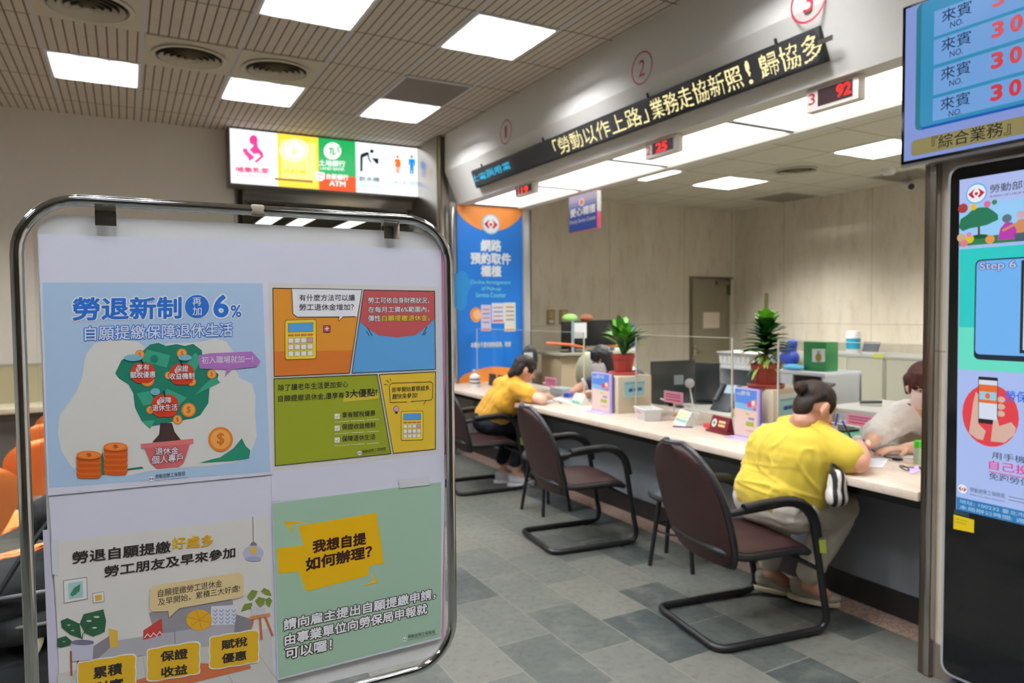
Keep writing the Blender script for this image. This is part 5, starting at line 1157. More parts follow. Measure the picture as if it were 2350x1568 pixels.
c = at_top(1060, 893); c = Vector((3.08, 6.45, TOP)); t = thing('sanitizer_bottle', 'white pump bottle with dark print at the far end of the counter', 'bottle', tuple(c))
MB().lathe([(0, 0), (.05, 0), (.052, .01), (.052, .11), (.03, .135), (.016, .14), (0, .14)], c, WHITE, 20).build('body', t); MB().tube([c + Vector((0, 0, .14)), c + Vector((0, 0, .175)), c + Vector((-.03, -.01, .172))], .007, WHITE, 8).build('pump', t)
w = MB()
for z in (.04, .075): w.lathe([(.0526, z), (.0526, z + .014)], c, mat('dark_print', (60, 70, 84), .5), 20, cap=False)
w.build('print', t)
for i, (y, lb) in enumerate(((6.5, 'dark desk calendar panel by the far sanitizer bottle'), (6.3, 'second dark desk calendar panel, nearer the yellow shirt'))):
    c = Vector((3.3, y, TOP)); t = thing('desk_calendar', lb, 'calendar', tuple(c)); MB().obox(c + Vector((0, 0, .06)), (.004, 0, .06), (0, .07, 0), (.003, 0, 0), mat('dark_panel', (44, 44, 46), .4)).build('panel', t); MB().obox(c + Vector((.03, 0, .055)), (.02, 0, -.052), (0, .06, 0), (.002, 0, 0), BLACK).build('prop', t)
# pen cups and clutter before the masked clerk
c = Vector((3.62, 5.12, TOP)); t = thing('pen_cup', 'lilac pen cup with coloured pens in front of the first clerk', 'pen cup', tuple(c)); MB().lathe([(0, 0), (.035, 0), (.038, .09), (.034, .09), (.032, .004), (0, .004)], c, mat('lilac_cup', (126, 100, 160), .4), 18).build('cup', t)
for i, col in enumerate(((230, 70, 110), (240, 120, 50), (60, 80, 190), (240, 206, 60))):
    a = i * 1.7; MB().tube([c + Vector((.012 * cos(a), .012 * sin(a), .01)), c + Vector((.03 * cos(a), .03 * sin(a), .15))], .005, mat('pen_%d' % col[0], col, .35), 6).build('pen', t)
c = Vector((3.45, 5.4, TOP)); t = thing('card_tray', 'pale blue tray beside the hands of the masked clerk', 'tray', tuple(c)); MB().box((c.x - .07, c.y - .1, TOP), (c.x + .07, c.y + .1, TOP + .07), mat('pale_blue_plastic', (190, 208, 220), .4)).build('body', t, bevel=.006)
c = Vector((3.52, 4.98, TOP)); t = thing('frog_holder', 'green frog shaped holder in front of the masked clerk', 'holder', tuple(c)); MB().ell(c + Vector((0, 0, .04)), ((.03, 0, 0), (0, .06, 0), (0, 0, .04)), mat('frog_green', (126, 160, 96), .5), 14).build('body', t)
for s in (-1, 1): MB().ell(c + Vector((-.005, s * .028, .085)), ((.014, 0, 0), (0, .014, 0), (0, 0, .014)), mat('frog_eye', (226, 226, 206), .4), 10).build('eye', t)
c = Vector((3.4, 5.22, TOP)); tag(MB().obox(c + Vector((0, 0, .02)), (.03, .01, 0), (-.01, .03, 0), (0, 0, .02), mat('blue_tape_holder', (40, 90, 210), .4)).build('tape_dispenser', bevel=.006), 'small blue tape dispenser beside the pale blue tray', 'dispenser')
def intercom(px, lb, x=3.55):
    # px: four corners of the pink card, facing the visitors
    P_ = [PX(a, b, x) for a, b in px]; y1, y0 = P_[0].y, P_[1].y; z1, z0 = max(P_[0].z, P_[1].z), min(P_[2].z, P_[3].z)
    t = thing('counter_sign', lb, 'sign', (x, (y0 + y1) / 2, .75))
    MB().box((x, y0, z0), (x + .004, y1, z1), PINK).build('card', t, smooth=0)
    P = Print(lambda a, b: Vector((x - .0004, y1 - a * (y1 - y0), z1 - b * (z1 - z0))), (-1, 0, 0), .0006)
    for k, c_ in ((.2, (190, 80, 130)), (.42, (190, 80, 130)), (.68, (230, 40, 90))): P.poly([(.1, k), (.9, k), (.9, k + .12), (.1, k + .12)], c_, 1)
    P.build('print', t)
    w = MB(); w.tube([(x + .01, (y0 + y1) / 2, .752), (x + .01, (y0 + y1) / 2, z0 + .03)], .006, WHITE, 8); w.lathe([(0, 0), (.045, 0), (.04, .012), (0, .014)], (x + .01, (y0 + y1) / 2, TOP), WHITE, 18); w.tube([(x + .012, y1 + .05, z0 + .015), (x + .012, y0 - .06, z0 - .005)], .007, WHITE, 8); w.build('stand', t)
    return x, y0, y1, z0, z1
intercom([(1251, 866), (1277, 868), (1277, 886), (1251, 884)], 'small pink card on a stand before the masked clerk')
x, y0, y1, z0, z1 = intercom([(1524, 899), (1567, 902), (1566, 926), (1524, 922)], 'pink card on a white stand before the dark monitors')
intercom([(1942, 950), (2010, 956), (2008, 981), (1940, 974)], 'large pink card before the clerk in the white blouse', 3.74)
c = PX(1583, 880, 3.60); t = thing('speaker_disc', 'round silver speaker disc on a bent white arm before the monitors', 'speaker', (c.x, c.y, .75))
MB().lathe([(0, -.012), (.03, -.012), (.034, -.004), (.034, .008), (.02, .016), (0, .016)], c, mat('silver_plastic', (196, 194, 196), .3, .4), 24, (-.75, -.65, .1)).build('disc', t); MB().lathe([(.022, -.001), (0, -.001)], c + Vector((-.012, -.0105, .002)), mat('grey_mesh', (140, 138, 140), .6), 20, (-.75, -.65, .1), cap=False).build('mesh', t)
MB().tube([(3.62, c.y - .02, .752), (3.62, c.y - .015, .8), (3.6, c.y, c.z - .02)], .005, WHITE, 8).build('arm', t); MB().lathe([(0, 0), (.04, 0), (.035, .012), (0, .014)], (3.62, c.y - .02, TOP), WHITE, 18).build('base', t)
# coiled black cord of the chained pen
a = PZ(2060, 1053, .757); t = thing('pen_cord_base', 'black base and cord of the chained pen on the counter', 'pen cord', (a.x, a.y, TOP)); MB().lathe([(0, 0), (.026, 0), (.022, .012), (0, .014)], (a.x, a.y, TOP), BLACK, 16).build('base', t)
MB().tube([a + Vector((0, 0, .004)), PZ(2035, 1050, .756), PZ(2010, 1040, .757), PZ(1990, 1022, .79), PZ(1982, 1010, .84)], .0035, BLACK, 6).build('cord', t)

# ------------------------------------------------------------------ desks, monitors and office furniture behind the counter
DESK = mat('grey_desk', (196, 194, 184), .5); PALE = mat('pale_grey_metal', (186, 184, 166), .45); OFFW = mat('off_white_laminate', (216, 220, 226), .4)
def desk(x0, x1, y0, y1, z, lb, top=DESK):
    t = thing('desk', lb, 'desk', ((x0 + x1) / 2, (y0 + y1) / 2, 0)); MB().box((x0, y0, z - .03), (x1, y1, z), top).build('top', t, bevel=.004)
    for sx in (x0 + .03, x1 - .06):
        for sy in (y0 + .03, y1 - .06): MB().box((sx, sy, 0), (sx + .03, sy + .03, z - .03), PALE).build('leg', t, smooth=0)
    return t
desk(3.78, 4.42, 2.75, 4.72, .70, 'grey desk with a green mat behind the counter under the dark monitors')
desk(3.78, 4.42, .7, 1.75, .70, 'grey desk behind the counter at the clerk in the white blouse')
tag(MB().box((3.80, 2.8, .7005), (4.35, 3.9, .704), mat('green_mat', (40, 120, 92), .5)).build('desk_mat', smooth=0), 'green mat on the desk under the dark monitors', 'mat')
SCR = mat('monitor_black', (40, 45, 46), .2)
def monitor(pa, pb, D0, D1, zb, zt, lb, sticker=None, zs=.7003):
    A, Bq = PD(pa[0], pa[1], D0), PD(pb[0], pb[1], D1); t = thing('monitor', lb, 'monitor', ((A.x + Bq.x) / 2, (A.y + Bq.y) / 2, zs))
    w = MB(); slab(w, A, Bq, zb, zt, .03, SCR); w.build('panel', t, bevel=.005); d = (Bq - A); d.z = 0; n = Vector((-d.y, d.x, 0)).normalized(); c = (A + Bq) / 2 + n * .05
    w = MB(); w.tube([(c.x, c.y, zs), (c.x, c.y, zb + .1)], .02, BLACK, 10); w.lathe([(0, 0), (.11, 0), (.105, .012), (0, .015)], (c.x, c.y, zs), BLACK, 24); w.build('stand', t)
    if sticker:
        w = MB(); q = [A.lerp(Bq, sticker[0]), A.lerp(Bq, sticker[1])]; slab(w, q[1] - n * .001, q[0] - n * .001, sticker[2], sticker[3], .0008, mat('grey_label', (120, 130, 136), .5)); w.build('label', t)
z1 = PD(1497, 830, 5.8).z; monitor((1497, 830), (1596, 830), 5.8, 5.95, z1 - .36, z1, 'dark monitor left of a pair, with a grey sticker', (.5, .72, z1 - .2, z1 - .12))
z1 = PD(1575, 833, 6.1).z; monitor((1573, 833), (1651, 833), 6.2, 6.05, z1 - .36, z1, 'dark monitor right of a pair, beside the white basket')
c = Vector((4.15, 3.2, .705)); t = thing('keyboard', 'black keyboard on the green mat', 'keyboard', tuple(c)); MB().obox(c + Vector((0, 0, .009)), (.02, .22, 0), (.07, -.007, 0), (0, 0, .008), BLACK).build('body', t, bevel=.003)
w = MB()
for i in range(4):
    for j in range(12): w.obox(c + Vector((-.045 + .03 * i + .0018 * j * 1.7, -.18 + .033 * j, .019)), (.011, 0, 0), (0, .013, 0), (0, 0, .003), mat('key_grey', (52, 54, 56), .5))
w.build('keys', t, smooth=0)
c = Vector((4.0, 3.62, .705)); t = thing('file_box', 'low yellow file box under the dark monitors', 'box', tuple(c)); MB().obox(c + Vector((0, 0, .04)), (.12, 0, 0), (0, .16, 0), (0, 0, .035), mat('yellow_box', (214, 186, 40), .5)).build('body', t, bevel=.006)
A = PD(1668, 918, 5.7); c = Vector((max(3.9, A.x), A.y, .705)); t = thing('desk_telephone', 'dark grey desk telephone with a lit display beside the monitors', 'telephone', tuple(c)); dk = mat('dark_grey_plastic', (58, 62, 66), .4)
MB().prism([c + Vector(v) for v in ((-.09, -.1, .0), (.1, -.1, .0), (.1, -.1, .19), (.06, -.1, .2))], (0, .2, 0), dk).build('body', t, bevel=.006); MB().tube([c + Vector((-.05, .075, .07)), c + Vector((.04, .075, .2))], .022, dk, 10).build('handset', t); MB().obox(c + Vector((.02, -.02, .165)), (.018, 0, .03), (0, .05, 0), (-.003, 0, .002), lit((190, 220, 230), .8)).build('display', t)
# white open cabinet with printer and clutter
xw = 5.35; ya_, yb_ = PX(1648, 850, xw).y, PX(1893, 850, xw).y; zc = PX(1800, 850, xw).z
t = thing('open_cabinet', 'white open fronted cabinet behind the plant', 'cabinet', (xw + .25, (ya_ + yb_) / 2, 0)); yd = PX(1790, 850, xw).y
w = MB(); w.box((xw, yb_, zc - .03), (xw + .5, ya_, zc), OFFW); w.box((xw, ya_ - .03, 0), (xw + .5, ya_, zc - .03), OFFW); w.box((xw, yb_, 0), (xw + .5, yb_ + .03, zc - .03), OFFW); w.box((xw + .47, yb_, 0), (xw + .5, ya_, zc - .03), OFFW); w.box((xw, yd - .03, 0), (xw + .47, yd, zc - .03), OFFW); w.build('body', t, bevel=.003)
MB().box((xw, yd, zc - .32), (xw + .47, ya_ - .03, zc - .29), OFFW).build('shelf', t, smooth=0); MB().box((xw, yd + .0, 0), (xw + .02, ya_ - .03, zc - .32), OFFW).build('door', t, bevel=.003); MB().box((xw, yb_ + .03, zc - .5), (xw + .47, yd - .03, zc - .47), OFFW).build('shelf', t, smooth=0)
MB().box((xw + .001, yb_ + .34, zc - .47), (xw + .02, yd - .03, zc - .03), OFFW).build('side_panel', t, bevel=.003)
c = PX(1710, 842, xw + .2); w = MB(); t = thing('storage_basket', 'white perforated basket on the white cabinet', 'basket', (xw + .25, c.y, zc))
yA, yB = PX(1652, 842, xw + .05).y, PX(1752, 842, xw + .05).y
w.prism([(xw + .05, yA, zc + .001), (xw + .05, yB, zc + .001), (xw + .05, yB - .02, zc + .12), (xw + .05, yA + .02, zc + .12)], (.35, 0, 0), WHITE); w.build('body', t, bevel=.006); MB().box((xw + .035, yB - .035, zc + .12), (xw + .415, yA + .035, zc + .137), WHITE).build('rim', t, bevel=.004)
w = MB()
for k in range(9): yy = yA + (yB - yA) * (k + .7) / 9.4; w.box((xw + .0455, yy - .006, zc + .03), (xw + .0495, yy + .006, zc + .095), mat('basket_slot', (196, 196, 190), .5))
w.build('slots', t, smooth=0)
c = PX(1812, 842, xw + .2); blob('cooler_bag', [((c.x, c.y - .03, zc + .1), .07, (c.x + .02, c.y + .05, zc + .1), .07), ((c.x, c.y, zc + .16), .06, (c.x, c.y - .03, zc + .24), .05)], [], mat('royal_blue_fabric', (50, 72, 170), .6), None, .012, 4); tag(bpy.data.objects['cooler_bag'], 'royal blue soft bag on the white cabinet behind the plant', 'bag')
c = PX(1831, 835, xw + .35); t = thing('sun_hat', 'cream cap leaning against the green gift box', 'hat', (c.x, c.y, zc)); MB().ell((c.x, c.y, zc + .085), ((.06, 0, 0), (0, .085, 0), (.03, 0, .08)), mat('cream_fabric', (214, 204, 178), .8), 16).build('crown', t); MB().ell((c.x - .04, c.y, zc + .03), ((.06, 0, .02), (0, .08, 0), (-.003, 0, .012)), mat('cream_fabric', (214, 204, 178), .8), 14).build('brim', t)
c = PX(1818, 847, xw + .08); tag(MB().ell((xw + .1, c.y, zc + .028), ((.06, 0, 0), (0, .11, 0), (0, 0, .027)), mat('cyan_cloth', (96, 192, 232), .7), 16).build('folded_cloth'), 'cyan folded cloth at the front of the white cabinet', 'cloth')
yA, yB = PX(1844, 815, xw + .15).y, PX(1895, 815, xw + .15).y; zt = PX(1870, 785, xw + .15).z; GRN = mat('deep_green_card', (34, 116, 62), .45)
t = thing('gift_box', 'green gift box with a white square label on the white cabinet', 'box', (xw + .2, (yA + yB) / 2, zc)); MB().box((xw + .15, yB, zc + .001), (xw + .32, yA, zt), GRN).build('body', t, bevel=.003)
P = Print(lambda a, b: PX(a, b, xw + .1495), (-1, 0, 0), .001); P.poly([(1864, 801), (1894, 801), (1894, 831), (1864, 831)], (226, 226, 230), 1); P.circ(1879, 821, 7, 10, (140, 124, 50), 2); P.line([(1879, 812), (1876, 805)], 2, (60, 110, 120), 2); P.line([(1879, 812), (1883, 805)], 2, (60, 110, 120), 2); P.build('label', t)
yA, yB = PX(1840, 870, xw - .02).y, PX(1897, 870, xw - .02).y
t = thing('printer', 'black printer with an open tray in the white cabinet', 'printer', (xw + .15, (yA + yB) / 2, zc - .47)); MB().box((xw - .05, yB + .05, zc - .4695), (xw + .3, yA - .02, zc - .12), mat('printer_black', (34, 36, 40), .4)).build('body', t, bevel=.01); MB().obox((xw - .07, (yA + yB) / 2 - .03, zc - .105), (.08, 0, .02), (0, .17, 0), (0, 0, .012), mat('printer_grey', (62, 66, 70), .4)).build('lid', t, bevel=.004); MB().obox((xw - .12, yB + .1, zc - .33), (.07, 0, -.01), (0, .1, 0), (0, 0, .006), BLACK).build('tray', t)
# filing cabinets along the right office wall
xf = 6.9; zf = PX(1990, 815, xf).z; yg = PX(2029, 900, xf).y; yl = PX(1868, 900, xf).y
for i, (a, b, lb) in enumerate(((yg + .012, yl, 'pale grey two door filing cabinet behind the green gift box'), (yg - 1.3, yg - .012, 'pale grey filing cabinet right of the dark gap, behind the clerk in white'))):
    t = thing('filing_cabinet', lb, 'cabinet', (xf + .3, (a + b) / 2, 0), 0, 'pale grey filing cabinets'); MB().box((xf + .02, a, 0), (7.55, b, zf - .025), PALE).build('body', t, bevel=.003); MB().box((xf, a - .004, zf - .025), (7.56, b + .004, zf), mat('cabinet_top', (204, 204, 198), .4)).build('top', t, bevel=.003); m = (a + b) / 2
    for (c0, c1) in ((a + .01, m - .003), (m + .003, b - .01)):
        d = MB().box((xf, c0, .06), (xf + .02, c1, zf - .03), PALE).build('door', t, bevel=.003); yh = c1 - .05 if c0 < m - .1 else c0 + .05
        h = MB(); h.box((xf - .006, yh - .018, zf - .24), (xf, yh + .018, zf - .17), mat('lock_grey', (110, 106, 92), .4)); h.build('lock', d, bevel=.002)
c = PX(2016, 815, xf - .002); tag(MB().box((xf - .0025, c.y - .06, c.z - .03), (xf - .0005, c.y + .06, c.z + .015), mat('yellow_green_note', (206, 214, 100), .6)).build('sticky_note', smooth=0), 'yellow green note stuck at the top of the filing cabinet door', 'note')
c = PX(1958, 808, xf + .18); t = thing('wet_wipes_canister', 'white and blue canister on the filing cabinet', 'canister', (c.x, c.y, zf)); cc = Vector((c.x, c.y, zf + .0005)); hz = PX(1958, 760, xf + .18).z - zf; rr_ = abs(PX(1945, 790, xf + .18).y - PX(1972, 790, xf + .18).y) / 2
MB().lathe([(0, 0), (rr_, 0), (rr_, hz * .94), (rr_ * .9, hz), (0, hz)], cc, WHITE, 22).build('body', t); MB().lathe([(rr_ + .001, hz * .2), (rr_ + .001, hz * .68)], cc, mat('wipes_blue', (36, 142, 172), .4), 22, cap=False).build('label', t)
c = PX(2005, 812, xf + .2); cc = Vector((c.x, c.y, zf + .0005)); t = thing('desk_clock', 'small dark tilted display on a white base on the filing cabinet', 'clock', tuple(cc)); MB().box(cc + Vector((-.06, -.1, 0)), cc + Vector((.06, .1, .025)), WHITE).build('base', t, bevel=.005); MB().obox(cc + Vector((0, .03, .075)), (.02, 0, .05), (0, .09, 0), (.008, 0, -.003), mat('dark_grey_plastic', (58, 62, 66))).build('face', t)
A = PZ(1925, 945, .74); t = desk(4.85, 5.6, 2.85, 3.75, .74, 'pale side table between the clerk in white and the filing cabinets', mat('pale_table', (214, 212, 206), .35)); c = Vector((5.15, 3.55, .741))
t = thing('stapler', 'small white stapler on the pale side table', 'stapler', tuple(c)); MB().obox(c + Vector((0, 0, .008)), (.05, -.06, 0), (.014, .012, 0), (0, 0, .008), WHITE).build('base', t, bevel=.003); MB().obox(c + Vector((0, 0, .03)), (.05, -.06, .004), (.012, .01, 0), (0, 0, .01), mat('printer_grey', (62, 66, 70))).build('arm', t, bevel=.003)
c = PX(1912, 962, 3.6); cc = Vector((3.6, c.y, TOP)); t = thing('pen_holder', 'clear holder with an orange and a purple pen before the clerk in white', 'pen cup', tuple(cc)); MB().lathe([(0, 0), (.025, 0), (.025, .08), (.022, .08), (.022, .004), (0, .004)], cc, mat('frosted_clear', (220, 222, 220), .3), 16).build('cup', t)
for (dy, col) in ((.012, (240, 110, 60)), (-.014, (96, 80, 180))): MB().tube([cc + Vector((0, 0, .006)), cc + Vector((.0, dy * 2.2, .15))], .006, mat('pen_%d' % col[0], col), 8).build('pen', t)
# left corner of the office: shelf desk with dark screens
PX_ = lambda a, b: PY(a, b, 6.75)
a, b = PX_(1288, 800), PX_(1462, 805); zs = PX_(1350, 808).z
t = thing('shelf_desk', 'tall pale desk with dark screens in the far office corner', 'desk', ((a.x + b.x) / 2, 6.95, 0)); w = MB(); w.box((a.x - .05, 6.7, zs - .03), (b.x, 7.2, zs), PALE); w.build('top', t, bevel=.004)
MB().box((a.x, 6.75, 0), (b.x - .05, 7.18, zs - .03), mat('tan_panel', (196, 176, 146), .6)).build('body', t, smooth=0); MB().box((b.x - .12, 6.71, 0), (b.x - .04, 6.745, zs + .0), PALE).build('post', t, smooth=0)
for (p0, p1, p2, p3, lb, st_) in (((1291, 738), (1345, 738), (1345, 800), (1291, 800), 'dark screen at the left of the far office desk', 0), ((1346, 735), (1416, 735), (1416, 792), (1346, 792), 'wide dark monitor on the far office desk', 1)):
    A, C = PX_(*p0), PX_(*p2); t = thing('monitor', lb, 'monitor', ((A.x + C.x) / 2, 6.76, zs)); MB().box((A.x, 6.75 + .01 * st_, max(C.z, zs + .02)), (C.x, 6.78, A.z), mat('screen_black', (14, 15, 16), .3)).build('panel', t, bevel=.004); w = MB(); w.box(((A.x + C.x) / 2 - .04, 6.781, zs + .0005), ((A.x + C.x) / 2 + .04, 6.80, C.z + .1), BLACK); w.box(((A.x + C.x) / 2 - .1, 6.74, zs + .0005), ((A.x + C.x) / 2 + .1, 6.9, zs + .012), BLACK); w.build('stand', t)
A, C = PY(1318, 741, 6.74), PY(1346, 776, 6.74); t = thing('wall_notice', 'white paper hung in front of the dark screens', 'paper', (A.x, 6.74, C.z)); MB().box((A.x, 6.738, C.z), (C.x, 6.7395, A.z), mat('paper_white', (226, 228, 230), .6)).build('sheet', t, smooth=0)
MB().box((A.x - .04, 6.732, zs), (A.x - .005, 6.745, A.z + .02), mat('pale_blue_metal', (150, 166, 176), .4)).build('post', t, smooth=0)
for (px, py, col, lb, sz) in ((1308, 726, (150, 206, 110), 'green and white bowl on top of the dark screens', (.105, .05)), (1346, 726, (152, 92, 62), 'brown bundle on top of the dark screens', (.09, .045))):
    c = PY(px, py + 4, 6.77); tag(MB().ell(c, ((sz[0], 0, 0), (0, .04, 0), (0, 0, sz[1])), mat('bundle_%d' % col[0], col, .6), 14).build('bowl' if col[0] == 150 and col[1] > 200 else 'cloth_bundle'), lb, 'clutter')
A, C = PY(1255, 788, 6.5), PY(1341, 798, 6.5); tag(MB().tube([A, A.lerp(C, .6) + Vector((0, 0, .012)), C], .016, mat('orange_strip', (238, 130, 74), .5), 8).build('orange_rod'), 'thin orange rod leaning in front of the far office desk', 'rod')
A = PX_(1430, 800); t = thing('paper_tray', 'stack of white papers with an orange folder and blue prop on the far desk', 'papers', (A.x, 6.9, zs)); MB().box((A.x - .1, 6.78, zs + .0005), (A.x + .2, 7.1, zs + .035), mat('paper_white', (226, 228, 230))).build('stack', t, smooth=0); MB().box((A.x - .02, 6.8, zs + .0355), (A.x + .16, 7.05, zs + .055), mat('orange_folder', (240, 150, 70), .5)).build('folder', t, smooth=0); MB().box((A.x + .17, 6.79, zs + .0355), (A.x + .2, 6.82, zs + .3), mat('blue_prop', (36, 90, 190), .4)).build('prop', t, smooth=0)
def office_chair(x, y, z0, z1, w_, lb, rz, col):
    t = thing('office_chair', lb, 'chair', (x, y, 0), rz); m = mat('chair_%d' % col[0], col, .7)
    MB().ell((-.2, 0, (z0 + z1) / 2), ((.045, 0, 0), (0, w_, 0), (0, 0, (z1 - z0) / 2)), m, 24).build('backrest', t, W=False); MB().ell((.05, 0, .47), ((.25, 0, 0), (0, .25, 0), (0, 0, .05)), m, 20).build('seat', t, W=False)
    MB().tube([(.05, 0, .43), (.05, 0, .1)], .03, BLACK, 10).build('post', t, W=False); MB().tube([(.0, 0, .46), (-.22, 0, .46), (-.24, 0, z0 + .1)], .018, BLACK, 8).build('back_support', t, W=False)
    w = MB()
    for k in range(5): a = k * 2 * pi / 5; w.tube([(.05, 0, .1), (.05 + .26 * cos(a), .26 * sin(a), .06)], .02, BLACK, 8)
    w.build('star_base', t, W=False)
    for k in range(5): a = k * 2 * pi / 5; MB().lathe([(0, -.015), (.028, -.015), (.028, .015), (0, .015)], (.05 + .26 * cos(a), .26 * sin(a), .03), BLACK, 12, (-sin(a), cos(a), 0)).build('caster', t, W=False)
    return t
A = PY(1312, 852, 6.3); office_chair(A.x + .05, 6.3, A.z - .21, A.z + .21, .19, 'grey green office chair with an oval back before the far desk', radians(100), (150, 150, 132))
# fan and wall switches
A = PY(1216, 840, 6.6); t = thing('tower_fan', 'black and white upright fan behind the visitor in dark trousers', 'fan', (A.x, 6.6, 0)); B_ = PY(1216, 802, 6.6)
MB().ell((A.x, 6.6, B_.z - .1), ((.1, 0, 0), (0, .05, 0), (0, 0, .15)), mat('fan_black', (36, 40, 42), .4), 20).build('head', t); MB().box((A.x - .1, 6.535, B_.z - .16), (A.x - .0, 6.545, B_.z - .03), mat('paper_white', (226, 228, 230))).build('front_card', t, smooth=0); MB().tube([(A.x, 6.6, .03), (A.x, 6.6, B_.z - .2)], .02, mat('light_grey_pole', (196, 200, 204), .4), 10).build('pole', t); MB().lathe([(0, 0), (.16, 0), (.15, .03), (0, .035)], (A.x, 6.6, 0), WHITE, 24).build('base', t)
for (x0, x1, y0, y1, lb) in ((1254, 1273, 711, 745, 'square wall switch plate in the far office, left one'), (1283, 1302, 711, 745, 'square wall switch plate in the far office, right one')):
    A, C = PY(x0, y0, 7.4), PY(x1, y1, 7.4); t = thing('switch_plate', lb, 'switch', (A.x, 7.4, C.z), 0, 'wall switch plates'); MB().box((A.x, 7.385, C.z), (C.x, 7.399, A.z), mat('bronze_plate', (150, 138, 104), .35, .4)).build('plate', t, bevel=.003); h = (A.z - C.z); MB().box((A.x + .03, 7.379, A.z - h * .55), (C.x - .03, 7.3845, A.z - h * .12), mat('amber_window', (186, 156, 96), .3)).build('window', t, smooth=0); MB().box((A.x + .03, 7.379, C.z + h * .12), (C.x - .03, 7.3845, C.z + h * .3), mat('ivory_casing', (222, 214, 206))).build('rocker', t, smooth=0)
A, C = PY(1614, 717, 7.408), PY(1651, 753, 7.408); tag(MB().box((A.x, 7.4065, C.z), (C.x, 7.4085, A.z), mat('peach_paper', (232, 214, 200), .6)).build('door_notice', smooth=0), 'peach paper notice taped on the olive door', 'paper')
# ------------------------------------------------------------------ people
SKIN = mat('skin_warm', (222, 164, 138), .5, noise_amt=.05, nscale=30); SKIN2 = mat('skin_fair', (232, 184, 160), .5, noise_amt=.04, nscale=30)
for m_ in (SKIN, SKIN2):
    b_ = m_.node_tree.nodes['Principled BSDF']; b_.inputs['Subsurface Weight'].default_value = .12; b_.inputs['Subsurface Radius'].default_value = (.02, .008, .004)
def hair_mat(name, c1, c2):
    g = NT(name, .55, .3); v = g.mapping((1, 1, .25)); n = g.noise(26, 5, v, .7); g.bump(n, .5, .006)
    return g.out(g.mix(g.ramp(n, .35, .7), c1, c2))
V = Vector
def frame(f, up=(0, 0, 1)):
    f = V(f).normalized(); r = f.cross(V(up)).normalized(); return f, r.cross(f).normalized(), r
def head_shapes(c, f, u, r, k=1.):
    e = lambda o, a, b, d: (c + o * k, (r * a * k, f * b * k, u * d * k))
    ells = [e(u * .028 - f * .012, .074, .094, .088), e(-u * .03 + f * .022, .060, .068, .082), e(-u * .082 + f * .052, .030, .028, .026),
            e(f * .088 - u * .022, .014, .016, .012), e(-u * .035 + f * .045 + r * .032, .03, .035, .035), e(-u * .035 + f * .045 - r * .032, .03, .035, .035)]
    for s in (-1, 1): ells += [e(r * (s * .077) - f * .010 - u * .010, .010, .022, .036), e(r * (s * .086) - f * .018 + u * .002, .009, .016, .028)]
    caps = [(c + (f * .088 + u * .012) * k, .008 * k, c + (f * .103 - u * .022) * k, .012 * k),
            (c + (f * .072 + u * .034 + r * .04) * k, .012 * k, c + (f * .072 + u * .034 - r * .04) * k, .012 * k),
            (c + (f * .082 - u * .050 + r * .015) * k, .0085 * k, c + (f * .082 - u * .050 - r * .015) * k, .0085 * k),
            (c + (f * .080 - u * .060 + r * .012) * k, .0085 * k, c + (f * .080 - u * .060 - r * .012) * k, .0085 * k)]
    return caps, ells
def hand_shapes(w, d, n, k=1., curl=.5, side=1):
    # w wrist, d towards the fingertips, n back of the hand; side: +1 thumb on d x n side
    d = V(d).normalized(); n = (V(n) - d * V(n).dot(d)).normalized(); t = d.cross(n) * side; caps = []
    for i, o in enumerate((.027, .009, -.009, -.026)):
        caps.append((w + d * .012 + t * o * .55, .0155 * k, w + d * .075 * k + t * o, .0125 * k))
        p = w + d * (.080 if i in (1, 2) else .074) * k + t * o * 1.08; L = (.040, .046, .043, .034)[i] * k; a = curl * .5; q = p
        for j in range(3):
            a2 = a + curl * .75 * j; e = q + (d * cos(a2) - n * sin(a2)) * L * (1, .62, .5)[j] + t * o * .06
            caps.append((q, (.0092 - .0006 * j) * k, e, (.0086 - .0008 * j) * k)); q = e
    b = w + d * .022 * k + t * .026; m = b + (d * .6 + t * .75 - n * .25).normalized() * .038 * k; e = m + (d * .9 + t * .2 - n * .35).normalized() * .032 * k
    caps += [(b, .0145 * k, m, .0105 * k), (m, .0105 * k, e, .0085 * k)]
    return caps
def limb(a, b, c, ra, rb, rc, bulge=1.12):
    a, b, c = V(a), V(b), V(c); m = b.lerp(c, .3)
    return [(a, ra, b, rb), (b, rb, m, rb * bulge * .98), (m, rb * bulge * .98, c, rc)]
